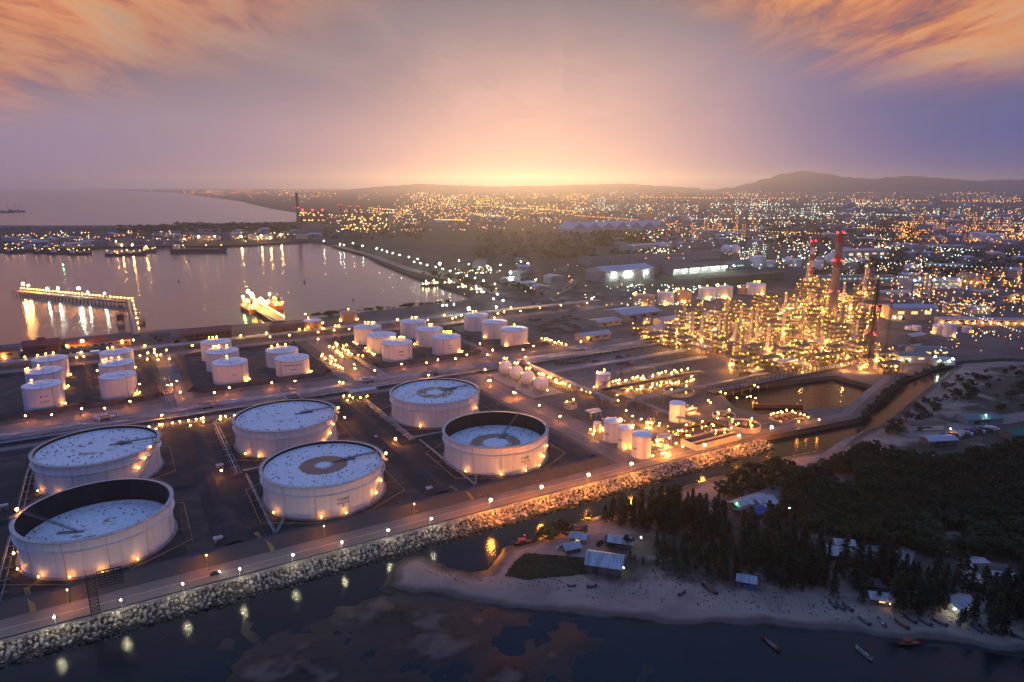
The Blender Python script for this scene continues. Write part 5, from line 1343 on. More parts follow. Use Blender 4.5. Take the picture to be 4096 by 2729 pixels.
# along the harbour shore
bpx(172, 1408, 34, 18, 10, 4, 'wall_maroon', 'roof_red', 'maroon house with red roof and roof vent on the harbour shore', vent=True, nwin=1, lit=None)
bpx(398, 1388, 62, 16, 7, 2.2, 'wall_cream', 'roof_red', 'long cream building with dull red roof and a row of windows by the jetty root', nwin=8, lit=None, vent=True, lamps=((-30, -10, 7, .9, 'sodium'),))
bpx(281, 1386, 14, 10, 5, 2, 'wall_cream', 'roof_red', 'small red roofed hut glowing beside the large floodlight', nwin=1, lamps=((4, -7, 5, .7, 'sodium'),))
bpx(342, 1412, 46, 15, 4.5, 2, 'wall_maroon', 'roof_dark', 'low dark building in front of the long cream one', nwin=2, lit='pane_green')
bpx(20, 1432, 26, 16, 8, 3, 'wall_cream', 'roof_red', 'cream house with steep red roof at the very edge of the shore', nwin=2, lamps=((0, -10, 4, .8, 'sodium'),))
bpx(75, 1412, 26, 12, 6, 1.5, 'wall_pale', 'roof_tin', 'white open yard shed with bright white lamps by the water', nwin=2, lit='pane_green', lamps=((8, -8, 7, .6, 'mercury_lamp'), (12, 3, 9, .6, 'mercury_lamp'), (14, 9, 9, .6, 'mercury_lamp'), (11, -4, 5, .6, 'mercury_lamp')))
bpx(826, 1352, 54, 22, 9, 4, 'wall_maroon', 'roof_red', 'barn like shed with red roof and white roof slots near the second jetty', nwin=9)
bpx(1150, 1330, 40, 10, 9, 1.5, 'wall_maroon', 'roof_dark', 'dark conveyor shed at the root of the second jetty', nwin=0)
bpx(720, 1368, 16, 9, 4, 1.5, 'wall_grey', 'roof_dark', 'low dark hut between the barn and the jetty road', nwin=1)
bpx(640, 1352, 22, 10, 4, 1.5, 'wall_grey', 'roof_dark', 'dark flat store beside the jetty road', nwin=1)
# sheds round the process unit
bpx(2372, 1358, 42, 16, 7, 2.5, 'wall_cream', 'roof_blue', 'cream shed with pale blue roof alone beside the main pipe track', nwin=3, lamps=((-14, -9.5, 5, .5, 'sodium'),))
bpx(2530, 1268, 66, 46, 9, 4, 'wall_grey', 'roof_blue', 'broad shed with pale blue roof before the row of tanks', nwin=3)
bpx(2420, 1298, 36, 22, 6, 2, 'wall_grey', 'roof_tin', 'low grey shed beside the broad blue roofed one', nwin=3)
bpx(2740, 1285, 105, 15, 7, 3.2, 'wall_grey', 'roof_tin', 'very long narrow shed with a grey ridge roof', .06, nwin=8, lit='pane_lit')
bpx(2680, 1330, 62, 17, 9, 2.5, 'wall_pale', 'roof_tin', 'open pale compressor shed lit from inside', .0, nwin=5, lit='pane_lit')
bpx(2610, 1348, 46, 8, 5, .8, 'wall_grey', 'roof_dark', 'low dark flat shed before the compressor shed', nwin=2)
# big dark sheds and the white lit works behind the row of tanks
for (u, v, L, W, h, rise, wl_, rf, lb, k) in (
    (2480, 1118, 120, 60, 22, 6, 'wall_grey', 'roof_blue', 'tall grey blue works shed lit by white floodlamps', dict(nwin=0, lamps=((-40, -33, 14, 1.6, 'flood_white'), (-10, -33, 14, 1.3, 'flood_white'), (0, -33, 14, 1.3, 'flood_white'), (38, -33, 14, 1.3, 'flood_white')))),
    (2640, 1085, 150, 70, 14, 7, 'wall_grey', 'roof_dark', 'huge dark roofed shed behind the tall grey blue one', dict(nwin=0)),
    (2760, 1088, 150, 60, 13, 6, 'wall_grey', 'roof_dark', 'huge dark shed with white floodlamps along its front', dict(nwin=0, lamps=tuple((-70 + 19 * i + (i % 3) * 4, -36, 11, 1.3, 'flood_white') for i in range(9)))),
    (2690, 1040, 260, 55, 12, 6, 'wall_grey', 'roof_dark', 'longest dark roof among the sheds, behind the floodlit ones', dict(nwin=0)),
    (2470, 1050, 190, 50, 12, 6, 'wall_grey', 'roof_dark', 'long dark shed with pale stripes nearest the white lit dock road', dict(nwin=0)),
    (2975, 1128, 210, 14, 13, 1, 'green_sheet', 'roof_dark', 'long deep green screen wall shed behind the row of tanks', dict(nwin=0, door=False)),
    (2585, 1004, 140, 55, 18, 3, 'wall_pale', 'roof_tin', 'large pale works with a green band and lamps at its foot', dict(nwin=0)),
    (2960, 1068, 110, 40, 10, 4, 'wall_grey', 'roof_teal', 'dark teal roofed shed beside the floodlit works', dict(nwin=2, lit='pane_green'))):
    bpx(u, v, L, W, h, rise, wl_, rf, lb, **k)
p = P(2455, 925); t = thing('sawtooth_shed', p, 'very long pale shed with a zigzag roof beyond the scrub', 'building', TH - .1)
mb = MB().box((0, 0, 8), (430, 120, 16)); mb.build('wall', 'wall_pale', t); mb = MB()
for k in range(7):
    x0 = -215 + k * 430 / 7; x1 = x0 + 430 / 7; xm = (x0 + x1) / 2
    mb.quad((x0, -61, 16.1), (xm, -61, 38), (xm, 61, 38), (x0, 61, 16.1)).quad((xm, -61, 38), (x1, -61, 16.1), (x1, 61, 16.1), (xm, 61, 38)).poly([(x0, -61, 16.1), (x1, -61, 16.1), (xm, -61, 38)])
mb.build('roof', 'roof_blue', t)
# beyond the flare stack
bpx(3633, 1275, 62, 26, 17, 3, 'wall_cream', 'roof_blue', 'cream warehouse with blue grey roof and a glowing open end', -.55, nwin=3, lit='pane_lit', lamps=((-26, -14, 4, .8, 'warm_white'), (-18, -14, 4, .8, 'warm_white')))
bpx(3935, 1298, 120, 12, 8, 1.4, 'wall_pale', 'roof_blue', 'long white row of joined sheds with a line of lamps', -.62, nwin=7, lamps=tuple((-56 + 10 * i, -8, 3.4, .5, 'sodium') for i in range(12)))
bpx(3638, 1446, 34, 16, 8, .6, 'wall_pale', 'roof_teal', 'white block house on short posts with lit front', -.5, nwin=2, lit='pane_lit', lamps=((-14, -9, 4, .55, 'warm_white'), (-6, -9, 4, .55, 'warm_white')))
bpx(3708, 1422, 38, 18, 8, .6, 'wall_cream', 'roof_teal', 'cream control building with dark roof and lit windows', -.5, nwin=4, lit='pane_lit')
bpx(3590, 1188, 120, 30, 9, 1, 'wall_pale', 'roof_tin', 'low white building with lamps along its foot behind the flare stack', -.4, nwin=3, lamps=tuple((-50 + 22 * i, -17, 3.5, .6, 'mercury_lamp') for i in range(5)))
bpx(3412, 1124, 150, 30, 10, 1.5, 'wall_grey', 'roof_teal', 'long building with a strip of greenish lit windows', -.45, nwin=14, lit='pane_green')
bpx(3435, 1035, 120, 50, 22, 2, 'wall_pale', 'roof_tin', 'tall pale plant building beyond the tallest chimney', -.3, nwin=5, lit='pane_lit')
bpx(3725, 1150, 110, 40, 14, 2, 'wall_pale', 'roof_tin', 'white plant hall lit by greenish lamps', -.4, nwin=8, lit='pane_green', lamps=tuple((-50 + 14 * i, -21 + (i % 2) * 6, 16 + (i % 3) * 3, .8, 'mercury_lamp') for i in range(8)))
bpx(3660, 1205, 90, 26, 7, 2, 'wall_grey', 'roof_dark', 'dark roofed workshop before the white plant hall', -.4, nwin=2)
bpx(3760, 1455, 22, 14, 5, 1.0, 'wall_pale', 'roof_tin', 'small kiosk in white light by the gate road', -.5, nwin=3, lit='pane_green', lamps=((-6, -8, 5, .7, 'mercury_lamp'), (4, -8, 5, .7, 'mercury_lamp'), (10, -4, 6, .7, 'mercury_lamp'), (-2, 6, 6, .7, 'mercury_lamp')))
for (u, v, R, H, n_) in ((3858, 1165, 5.5, 30, 0), (3882, 1170, 5.5, 30, 1), (3905, 1172, 5.5, 28, 2)):
    t = thing('silo', P(u, v), ('tall silo in orange light, first of three', 'tall silo in orange light, middle of three', 'tall silo in orange light, last of three')[n_], 'silo'); MB().lathe([(R, 0), (R, H), (R * .4, H + 3), (.02, H + 3)], 24).build('shell', 'wall_cream', t)
    bulb(t, (R + 1.5, -R - 1, 6), .7, 'sodium'); bulb(t, (-R - 1, -R - 2, 18), .6, 'sodium')
# far white tanks in orange light
for (u, v, R, H, lb) in ((3905, 962, 22, 26, 'far white tank in the orange lit works, first of two'), (3957, 968, 27, 24, 'far broad white tank in the orange lit works')):
    cone_tank(P(u, v), R, H, lb, group='far white tanks', ring=False)
for (u, v, R, H, lb) in ((3028, 1068, 16, 24, 'far pale tank behind the dark teal shed'), (3178, 1066, 14, 16, 'far white tank left of the banded chimney'), (3266, 1080, 13, 20, 'far white tank just past the banded chimney'), (3080, 1068, 10, 14, 'far small tank between two pale ones')):
    cone_tank(P(u, v), R, H, lb, group='far white tanks', ring=False)
for (u, v, s, lb) in ((2903, 1023, 1.9, 'far pale gas sphere of the pair by green lamps'), (2938, 1025, 2.0, 'far second gas sphere of the pair by green lamps'), (3152, 1066, 1.5, 'far gas sphere before the banded chimney'), (3322, 1065, 2.0, 'far white gas dome beside the tallest chimney')):
    t = thing('gas_sphere', P(u, v), lb, 'sphere tank', 0, 'far gas spheres'); MB().ball((0, 0, 8.4 * s), 6.6 * s, 24, 14).build('vessel', 'tank_white', t)
    for k in range(6): MB().tube([(6.2 * s * math.cos(k), 6.2 * s * math.sin(k), 0), (6.2 * s * math.cos(k), 6.2 * s * math.sin(k), 8 * s)], .4 * s, 6).build('leg', 'steel_pale', t)

# ------------------------------------------------------------------ jetties and ships
mk('jetty_deck', (0.30, 0.23, 0.16), (0.22, 0.17, 0.13), 0.1, 0.8)
mk('pile', (0.05, 0.045, 0.04), (0.08, 0.065, 0.055), 0.5, 0.9)
mk('hull_red', (0.34, 0.075, 0.035), (0.24, 0.06, 0.035), 0.15, 0.5)
mk('hull_dark', (0.035, 0.045, 0.06), (0.06, 0.05, 0.05), 0.15, 0.5)
mk('ship_white', (0.70, 0.68, 0.64), (0.55, 0.52, 0.48), 0.3, 0.5)
mk('ship_deck', (0.24, 0.09, 0.05), (0.18, 0.08, 0.05), 0.3, 0.7)
def jetty(p0, p1, width, z, label, lamps, big, name='jetty', step=9.0):
    p0 = Vector((p0.x, p0.y, 0)); p1 = Vector((p1.x, p1.y, 0)); d = p1 - p0; L = d.length; rz = math.atan2(d.y, d.x)
    t = thing(name, p0, label, 'jetty', rz)
    MB().box((L / 2, 0, z - .6), (L, width, 1.2)).build('deck', 'jetty_deck', t)
    pm = MB().tube([(0, 0, z - 1.2), (0, 0, WZ - 1.5)], .6, 7).mesh('pile', 'pile'); s = 3.0
    while s < L:
        for y in (-width / 2 + 1, width / 2 - 1): put_mesh('pile', pm, t, (s, y, 0))
        s += step
    rl = MB()
    for y in (-width / 2, width / 2):
        rl.bar((0, y, z + 1.1), (L, y, z + 1.1), .15)
        for k in range(int(L / 6)): rl.bar((k * 6, y, z), (k * 6, y, z + 1.1), .14)
    rl.build('railing', 'steel_grey', t)
    for k in range(3): MB().tube([(2, -width / 2 + 1.4 + k * 1.1, z + .8), (L, -width / 2 + 1.4 + k * 1.1, z + .8)], .35, 6).build('pipe', 'pipe_grey', t)
    for k in range(lamps):
        x = L * (k + .5) / lamps; MB().bar((x, width / 2 - .5, z), (x, width / 2 - .5, z + 3.6), .15).build('lamp_post', 'steel_grey', t); bulb(t, (x, width / 2 - .5, z + 3.8), .6, 'sodium')
    for (f, h, r, m_) in big:
        MB().bar((L * f, 0, z), (L * f, 0, z + h - r), .35).build('lamp_mast', 'steel_grey', t); bulb(t, (L * f, 0, z + h), r, m_)
    return t
j0, j1, j2 = P(64, 1168, 0), P(521, 1214, 0), P(546, 1345, 0)
jt = jetty(j0, j1, 15, 2.2, 'long lamplit oil jetty lying out in the bay', 34, ((.08, 13, 1.9, 'flood'), (.13, 11, 1.5, 'flood'), (.30, 9, .9, 'flood_white'), (.40, 11, 1.4, 'flood_white'), (.585, 14, 1.8, 'flood_white'), (.66, 9, .8, 'flood_white'), (.80, 10, .9, 'flood_white')))
for f, h in ((.34, 15), (.41, 13), (.62, 12), (.83, 10)):
    ar = MB(); x = (j1 - j0).length * f; ar.bar((x, -3, 2), (x, -3, 2 + h), .6).bar((x, -3, 2 + h), (x + 6, -6, 2 + h * .55), .45).bar((x + 6, -6, 2 + h * .55), (x + 2, -7, 4), .35); ar.build('loading_arm', 'steel_pale', jt)
jetty(j1, j2, 9, 2.2, 'pipe trestle joining the long oil jetty to the shore', 7, (), 'jetty_trestle')
for (u, v, L, W, h, lb) in ((482, 1286, 14, 10, 7, 'square dolphin house beside the pipe trestle'), (486, 1240, 9, 6, 4, 'small mooring platform by the jetty corner'), (560, 1286, 24, 12, 2, 'wide mooring platform on the far side of the trestle')):
    p = P(u, v, -2); t = thing('dolphin', (p.x, p.y, 0), lb, 'mooring platform', R_(-58)); MB().box((0, 0, .2), (L, W, 1.6)).build('deck', 'jetty_deck', t)
    if h > 3: MB().box((0, 0, 1 + h / 2), (L * .8, W * .8, h)).build('house', 'wall_maroon', t)
    for x in (-L * .4, 0, L * .4):
        for y in (-W * .4, W * .4): MB().tube([(x, y, -.6), (x, y, WZ - 1)], .5, 6).build('pile', 'pile', t)
k0, k1 = P(985, 1206, 0), P(1118, 1290, 0)
jetty(k0, k1, 16, 2.4, 'broad brilliantly lit jetty between two moored tankers', 26, ((.10, 16, 2.2, 'flood'), (.22, 15, 2.0, 'flood'), (.26, 13, 1.6, 'flood'), (.50, 15, 2.0, 'flood'), (.57, 14, 2.0, 'flood'), (.70, 16, 2.2, 'flood')))
def hull(L, W, z0, z1, mat, parent, name='hull', bow=.22, n=18):
    mb = MB(); secs = []
    for i in range(n + 1):
        f = i / n; x = -L / 2 + L * f
        wv = 1.0 if f < 1 - bow else max(0.02, 1 - ((f - 1 + bow) / bow) ** 2.0)
        ws = .86 + .14 * min(1, f * 6); k = wv * ws * W / 2; sh = z1 + (0.9 * max(0, (f - .75) / .25) ** 2 + .4 * max(0, (.15 - f) / .15)) * (z1 - z0) * .35
        secs.append([(x, -k, sh), (x - (.04 * L if f > .9 else 0), -k * .86, z0), (x - (.04 * L if f > .9 else 0), k * .86, z0), (x, k, sh)])
    for a, b in zip(secs[:-1], secs[1:]):
        for j in range(3): mb.quad(a[j], a[j + 1], b[j + 1], b[j], True)
    mb.poly(secs[0]); mb.poly(secs[-1][::-1])
    return mb.build(name, mat, parent), secs
def ship(loc, rz, L, W, label, lamp_m, green=False):
    t = thing('tanker_ship', loc, label, 'ship', rz); h, secs = hull(L, W, -1.5, 4.6, 'hull_red', t)
    d = MB()
    for a, b in zip(secs[:-1], secs[1:]): d.quad((a[0][0], a[0][1] * .98, a[0][2] - .7), (b[0][0], b[0][1] * .98, b[0][2] - .7), (b[3][0], b[3][1] * .98, b[3][2] - .7), (a[3][0], a[3][1] * .98, a[3][2] - .7))
    d.build('deck', 'ship_deck', t)
    sh = MB().box((-L * .38, 0, 7.5), (L * .13, W * .86, 6)).box((-L * .38, 0, 12), (L * .10, W * .72, 3)).box((-L * .37, 0, 14.6), (L * .07, W * .95, 2.2)); so = sh.build('superstructure', 'ship_white', t)
    for k in range(5): MB().box((-L * .38 + L * .066, (k - 2) * W * .15, 8), (.15, W * .08, 1.2)).build('window', 'pane_lit', so)
    MB().tube([(-L * .44, 0, 12), (-L * .45, 0, 19)], [1.8, 1.5], 12).build('funnel', 'hull_dark', t)
    MB().bar((L * .40, 0, 4), (L * .40, 0, 15), .5).bar((L * .40, -2, 12), (L * .40, 2, 12), .3).build('foremast', 'ship_white', t)
    MB().bar((-L * .36, 0, 15), (-L * .36, 0, 24), .4).bar((-L * .36, -2.5, 21), (-L * .36, 2.5, 21), .25).build('mast', 'ship_white', t)
    for k in range(4): MB().tube([(-L * .28, (k - 1.5) * 1.6, 5), (L * .34, (k - 1.5) * 1.6, 5)], .4, 6).build('deck_pipe', 'pipe_grey', t)
    MB().bar((0, 0, 4.5), (0, 0, 12), .7).bar((0, 0, 11.5), (0, 8, 9), .4).build('hose_crane', 'ship_white', t)
    rs = random.Random(int(L)); 
    for k in range(14): bulb(t, (rs.choice((-.44, -.31, -.31, .1, .3)) * L, rs.uniform(-.42, .42) * W, rs.uniform(6, 14)), .7, lamp_m)
    bulb(t, (L * .38, 0, 15.6), 1.3, 'green_lamp' if green else lamp_m)
glow('green_lamp', (0.15, 1.0, 0.25), 120.0)
jd = math.atan2(k1.y - k0.y, k1.x - k0.x)
p = P(992, 1242, WZ); ship((p.x, p.y, WZ + 1.2), jd + PI, 70, 14, 'red hulled tanker with green lamp on the seaward side of the lit jetty', 'sodium', True)
p = P(1098, 1228, WZ); ship((p.x, p.y, WZ + 1.2), jd + PI, 64, 14, 'red hulled tanker with dark funnel on the landward side of the lit jetty', 'sodium', True)
# tugs at the breakwater quay
def tug(u, v, L, label, rz=R_(-22)):
    p = P(u, v, WZ); t = thing('tugboat', (p.x, p.y, WZ + .6), label, 'tugboat', rz, 'tugs moored at the quay'); hull(L, L * .28, -1, 2.0, 'hull_dark', t)
    MB().box((-L * .05, 0, 1.6), (L * .85, L * .22, .4)).build('deck', 'ship_deck', t)
    MB().box((L * .02, 0, 3.6), (L * .34, L * .18, 3.4)).box((L * .05, 0, 6.4), (L * .18, L * .15, 2.4)).build('wheelhouse', 'ship_white', t)
    MB().tube([(-L * .14, 0, 4), (-L * .15, 0, 8.4)], 1.1, 10).build('funnel', 'hull_red', t); MB().bar((0, 0, 7), (0, 0, 14), .3).build('mast', 'ship_white', t)
    for x, y, z in ((L * .2, 2, 5), (-L * .3, -2, 4), (0, 0, 9), (L * .1, -3, 4.6)): bulb(t, (x, y, z), .65, 'warm_white')
for u, v, L, lb in ((1735, 1142, 34, 'long lamplit tug, outermost at the white lit quay'), (1705, 1145, 20, 'low workboat beside the outermost tug'), (1795, 1140, 24, 'dark tug behind the outermost one'), (1850, 1158, 26, 'tug with a row of bright lamps in the middle of the quay'), (1905, 1168, 24, 'tug near the corner of the bay'), (1925, 1180, 24, 'tug nearest the corner of the bay')):
    tug(u, v, L, lb)
# buoys and small craft in the bay
mk('buoy_dark', (0.05, 0.05, 0.05), (0.09, 0.06, 0.04), 0.5, 0.7)
for u, v in ((757, 1048), (715, 1127), (1041, 1052), (1219, 1130), (1413, 1201), (1217, 1133), (497, 853)):
    p = P(u, v, WZ); t = thing('buoy', (p.x, p.y, WZ), 'small dark buoy floating alone in the bay', 'buoy', 0, 'buoys in the bay'); MB().lathe([(.02, -.4), (1.6, -.3), (1.6, .8), (.9, 1.1), (.35, 4.2), (.02, 4.3)], 14).build('float', 'buoy_dark', t); MB().box((0, 0, 4.6), (.8, .1, .8)).build('top_mark', 'buoy_dark', t)
p = P(253, 1068, WZ); t = thing('channel_buoy', (p.x, p.y, WZ), 'channel buoy with a green light off the far quay', 'buoy'); MB().lathe([(.02, -.4), (1.6, -.3), (1.6, .8), (.9, 1.1), (.35, 4.2), (.02, 4.3)], 14).build('float', 'buoy_dark', t); bulb(t, (0, 0, 5), .9, 'green_lamp')
# breakwater and quay lamps, white
Q = [(1505, 994), (1526, 999), (1549, 1006), (1572, 1012), (1599, 1019), (1637, 1028), (1670, 1036), (1659, 1046), (1684, 1053), (1711, 1060), (1740, 1068), (1769, 1075), (1799, 1084), (1831, 1092), (1864, 1101), (1898, 1111), (1936, 1122), (1979, 1134), (1986, 1176), (1977, 1195), (1986, 1228), (1294, 964), (1358, 976), (1374, 979), (1414, 973), (1448, 983), (1839, 1042), (1872, 1056), (1946, 1063), (1964, 1079), (2004, 1059), (2082, 1046), (2112, 1053), (2144, 1118), (1770, 1220), (1790, 1219), (1812, 1217), (2010, 1201), (2370, 1194)]
for u, v in Q: lamp_at(u, v, 12, 'flood_white', .7, 'white lamp on a tall post along the dock road', 'white lamps along the dock road', 'street_lamp')
for u, v in ((1761, 1053), (2043, 1088), (1873, 1233)): lamp_at(u, v, 18, 'flood_white', 2.0, 'dazzling white floodlight mast by the dock road', 'white floodlight masts', 'floodlight_mast')
for u, v, r in ((964, 944, 1.9), (1045, 942, 1.4), (1081, 951, 1.3), (1122, 939, 1.6), (795, 945, 2.2), (858, 945, 1.1), (735, 955, 1.0), (583, 987, 1.0), (530, 980, 1.3), (487, 980, 1.1), (463, 965, .9)):
    lamp_at(u, v, 16, 'flood', r, 'orange floodlight on a mast along the far quay', 'orange floodlights of the far quay', 'floodlight_mast')
p0, p1 = P(2010, 1178), P(1330, 985)
sheet('dock_road', ribbon([p0, P(1850, 1128), P(1640, 1078), P(1480, 1020), P(1330, 980)], 22), .03, 'concrete_road')
# ------------------------------------------------------------------ trees
def mat_leaf(name, c1, c2):
    m, nt, out = _nt(name); v = coords(nt, 'Object'); n = noise(nt, v, .35, 3.0); oi = nt.nodes.new('ShaderNodeObjectInfo')
    col = mixc(nt, smooth(nt, n, .35, .65), c1, c2); hsv = nt.nodes.new('ShaderNodeHueSaturation'); nt.links.new(col, hsv.inputs['Color'])
    nt.links.new(mathn(nt, 'MULTIPLY_ADD', oi.outputs['Random'], .8, .6), hsv.inputs['Value']); nt.links.new(mathn(nt, 'MULTIPLY_ADD', oi.outputs['Random'], .06, .46), hsv.inputs['Hue'])
    principled(nt, out, hsv.outputs[0], .8, 0, .15); MATS[name] = m
mat_leaf('leaf_dark', (0.022, 0.040, 0.016), (0.034, 0.055, 0.022)); mat_leaf('leaf_mid', (0.030, 0.055, 0.018), (0.050, 0.072, 0.028)); mat_leaf('leaf_needle', (0.016, 0.032, 0.018), (0.028, 0.042, 0.024))
mk('bark', (0.06, 0.045, 0.035), (0.09, 0.07, 0.05), 2.0, 0.9)
def leaf_quads(mb, r, c, n, rad, s, flat=1.0):
    for _ in range(n):
        d = Vector((r.gauss(0, 1), r.gauss(0, 1), r.gauss(0, 1))).normalized() * rad * r.random() ** .45; p = Vector(c) + Vector((d.x, d.y, d.z * flat))
        x = Vector((r.gauss(0, 1), r.gauss(0, 1), r.gauss(0, .6))).normalized(); y = x.cross(Vector((r.gauss(0, .5), r.gauss(0, .5), 1))).normalized()
        k = s * r.uniform(.6, 1.3); mb.quad(p - x * k - y * k * .6, p + x * k - y * k * .45, p + x * k * .8 + y * k * .6, p - x * k * .9 + y * k * .5)
def tree_parts(kind, seed):
    r = random.Random(seed); cr = MB(); tr = MB()
    if kind == 'conifer':
        H = 13.0; tr.tube([(0, 0, -.5), (.1, 0, H * .5), (.15, .1, H * .93)], [.28, .18, .05], 7)
        for k in range(34):
            f = (k + .5) / 34; z = 1.2 + f * (H - 1.2); R = 2.9 * (1 - f) ** .75 * r.uniform(.7, 1.15) + .25; t = k * 2.4 + r.uniform(-.4, .4)
            tr.tube([(0, 0, z), (R * .8 * math.cos(t), R * .8 * math.sin(t), z + .35)], .05, 4, False)
            leaf_quads(cr, r, (R * .55 * math.cos(t), R * .55 * math.sin(t), z + .2), 13, R * .55 + .35, .42, .7)
    elif kind == 'broad':
        H = 8.5; tr.tube([(0, 0, -.6), (.2, .1, 2.4), (.5, -.1, 4.8)], [.34, .26, .15], 7)
        for k in range(17):
            t = k * 2.4 + r.uniform(-.5, .5); q = r.random() ** .6 * 3.7; z = 3.2 + r.random() * 4.2 - q * .35; c = (q * math.cos(t), q * math.sin(t), z)
            tr.tube([(.2, .1, 2.6), (c[0] * .55, c[1] * .55, (z + 2.6) * .52), c], [.13, .08, .03], 5, False)
            leaf_quads(cr, r, c, 30, r.uniform(1.0, 1.9), .48, .75)
    else:
        tr.tube([(0, 0, -.5), (.1, .2, 1.2)], [.2, .1], 6)
        for k in range(9):
            t = k * 2.4 + r.uniform(-.5, .5); q = r.random() ** .5 * 2.0; c = (q * math.cos(t), q * math.sin(t), 1.0 + r.random() * 1.3)
            tr.tube([(.05, .1, .5), c], [.08, .03], 4, False); leaf_quads(cr, r, c, 24, r.uniform(.7, 1.2), .36, .8)
    return cr, tr
TREES = {}
def tree_proto(kind, i, leaf):
    nm = {'conifer': 'casuarina_tree', 'broad': 'broadleaf_tree', 'bush': 'mangrove_bush'}[kind]
    t = thing(nm, (0, 0, 0), 'x', 'tree' if kind != 'bush' else 'bush'); cr, tr = tree_parts(kind, 40 + i * 7 + len(kind)); cr.build('crown', leaf, t); tr.build('trunk', 'bark', t); freeze(t); return t
for kind, leaves in (('conifer', ('leaf_needle', 'leaf_needle', 'leaf_dark')), ('broad', ('leaf_dark', 'leaf_mid', 'leaf_dark', 'leaf_mid')), ('bush', ('leaf_dark', 'leaf_mid', 'leaf_mid'))):
    TREES[kind] = [[tree_proto(kind, i, lf), True] for i, lf in enumerate(leaves)]
rt = random.Random(77)
def plant(kind, x, y, s, label, group, z=None):
    slot = rt.choice(TREES[kind]); loc = (x, y, HB(x, y) - .1 if z is None else z); sc_ = (s * rt.uniform(.85, 1.15), s * rt.uniform(.85, 1.15), s * rt.uniform(.85, 1.2))
    if slot[1]: slot[1] = False; o = slot[0]; o.location = loc; o.scale = sc_
    else: o = copy_tree(slot[0], loc, scale=sc_)
    o.rotation_euler = (0, 0, rt.uniform(0, 6.28)); o['label'] = label; o['group'] = group; return o
def PX(pts, z=-2): return [tuple(P(u, v, z).xy) for u, v in pts]
CLEAR = [PX(q) for q in (((2230, 2120), (2330, 2110), (2700, 2160), (2960, 2300), (2900, 2340), (2560, 2320), (2350, 2300), (2260, 2230)), ((2920, 1990), (3110, 1985), (3130, 2080), (2900, 2090)), ((3640, 1620), (4096, 1560), (4300, 1700), (4096, 1800), (3560, 1830)), ((3040, 1880), (3060, 1860), (3480, 1640), (3530, 1660), (3200, 1850), (3100, 1960)), ((3300, 1900), (3420, 1890), (3440, 1960), (3330, 1990)), ((3280, 2150), (3650, 2200), (3640, 2280), (3500, 2270), (3290, 2230)), ((3720, 2120), (3860, 2120), (3860, 2200), (3740, 2200)), ((3780, 2230), (4096, 2240), (4096, 2360), (3860, 2360)), ((3780, 2380), (3900, 2380), (3920, 2480), (3800, 2490)))]
SPOTS = []
def scatter(poly, n, dmin, seed, clear=True, tries=40000):
    r = random.Random(seed); poly = PX(poly); xs = [p[0] for p in poly]; ys = [p[1] for p in poly]; out = []
    for _ in range(tries):
        if len(out) >= n: break
        x, y = r.uniform(min(xs), max(xs)), r.uniform(min(ys), max(ys))
        if not in_poly(x, y, poly) or (clear and any(in_poly(x, y, c) for c in CLEAR)): continue
        if any((x - a) ** 2 + (y - b) ** 2 < dmin * dmin for a, b in SPOTS): continue
        if HB(x, y) < WZ + 1.3: continue
        SPOTS.append((x, y)); out.append((x, y))
    return out
for x, y in scatter(((2380, 2150), (2380, 2010), (2470, 1970), (2600, 1990), (2850, 2050), (2905, 2120), (2920, 2230), (2700, 2160), (2500, 2120)), 85, 2.7, 1): plant('conifer', x, y, rt.uniform(.75, 1.15), 'dark pointed casuarina in the dense stand by the canal mouth', 'casuarinas by the canal mouth')
for x, y in scatter(((2960, 2130), (3100, 2100), (3300, 2240), (3650, 2290), (3800, 2300), (4200, 2330), (4250, 2590), (4000, 2535), (3700, 2475), (3380, 2405), (3060, 2350), (2960, 2290)), 168, 2.9, 2): plant('conifer', x, y, rt.choice((.55, .8, 1.0, 1.15, 1.3)), 'dark pointed casuarina in the belt behind the beach', 'casuarinas behind the beach')
for x, y in scatter(((2620, 2175), (2940, 2225), (2975, 2330), (2880, 2325), (2740, 2275), (2620, 2235)), 32, 3.6, 12, False): plant('conifer', x, y, rt.choice((.5, .65, .85)), 'dark casuarina in the loose group between the sandy yard and the blue hut', 'casuarinas by the sandy yard')
for u, v, s in ((2455, 2260, .4), (2520, 2250, .42), (2570, 2262, .38), (2628, 2270, .5), (2652, 2280, .5), (2537, 2245, .3), (2730, 2255, .4), (2830, 2290, .42), (2880, 2300, .5)):
    p = P(u, v, -2); plant('conifer', p.x, p.y, s, 'small young casuarina standing alone on the open sand', 'young casuarinas on the sand')
for u, v, s in ((2170, 2150, 1.0), (2200, 2155, 1.1), (2240, 2125, 1.0), (2265, 2135, .8), (2512, 2190, .8), (2720, 2285, .75), (2665, 2215, .5), (2690, 2222, .5), (2350, 2070, .8), (2340, 2130, .5), (2400, 2190, .5), (2440, 2195, .5)):
    p = P(u, v, -2); plant('broad', p.x, p.y, s, 'round dark tree standing among the fishing huts', 'trees among the fishing huts')
bl = scatter(((3150, 1960), (3300, 1880), (3470, 1800), (3640, 1850), (3800, 1850), (4200, 1790), (4300, 2300), (3900, 2250), (3640, 2210), (3330, 2160), (3120, 2090)), 620, 4.6, 3)
bl.sort(key=lambda q: q[1])
for x, y in bl[:105]: plant('broad', x, y, rt.uniform(.8, 1.35), 'dark bushy tree in the wood behind the huts', 'trees of the wood')
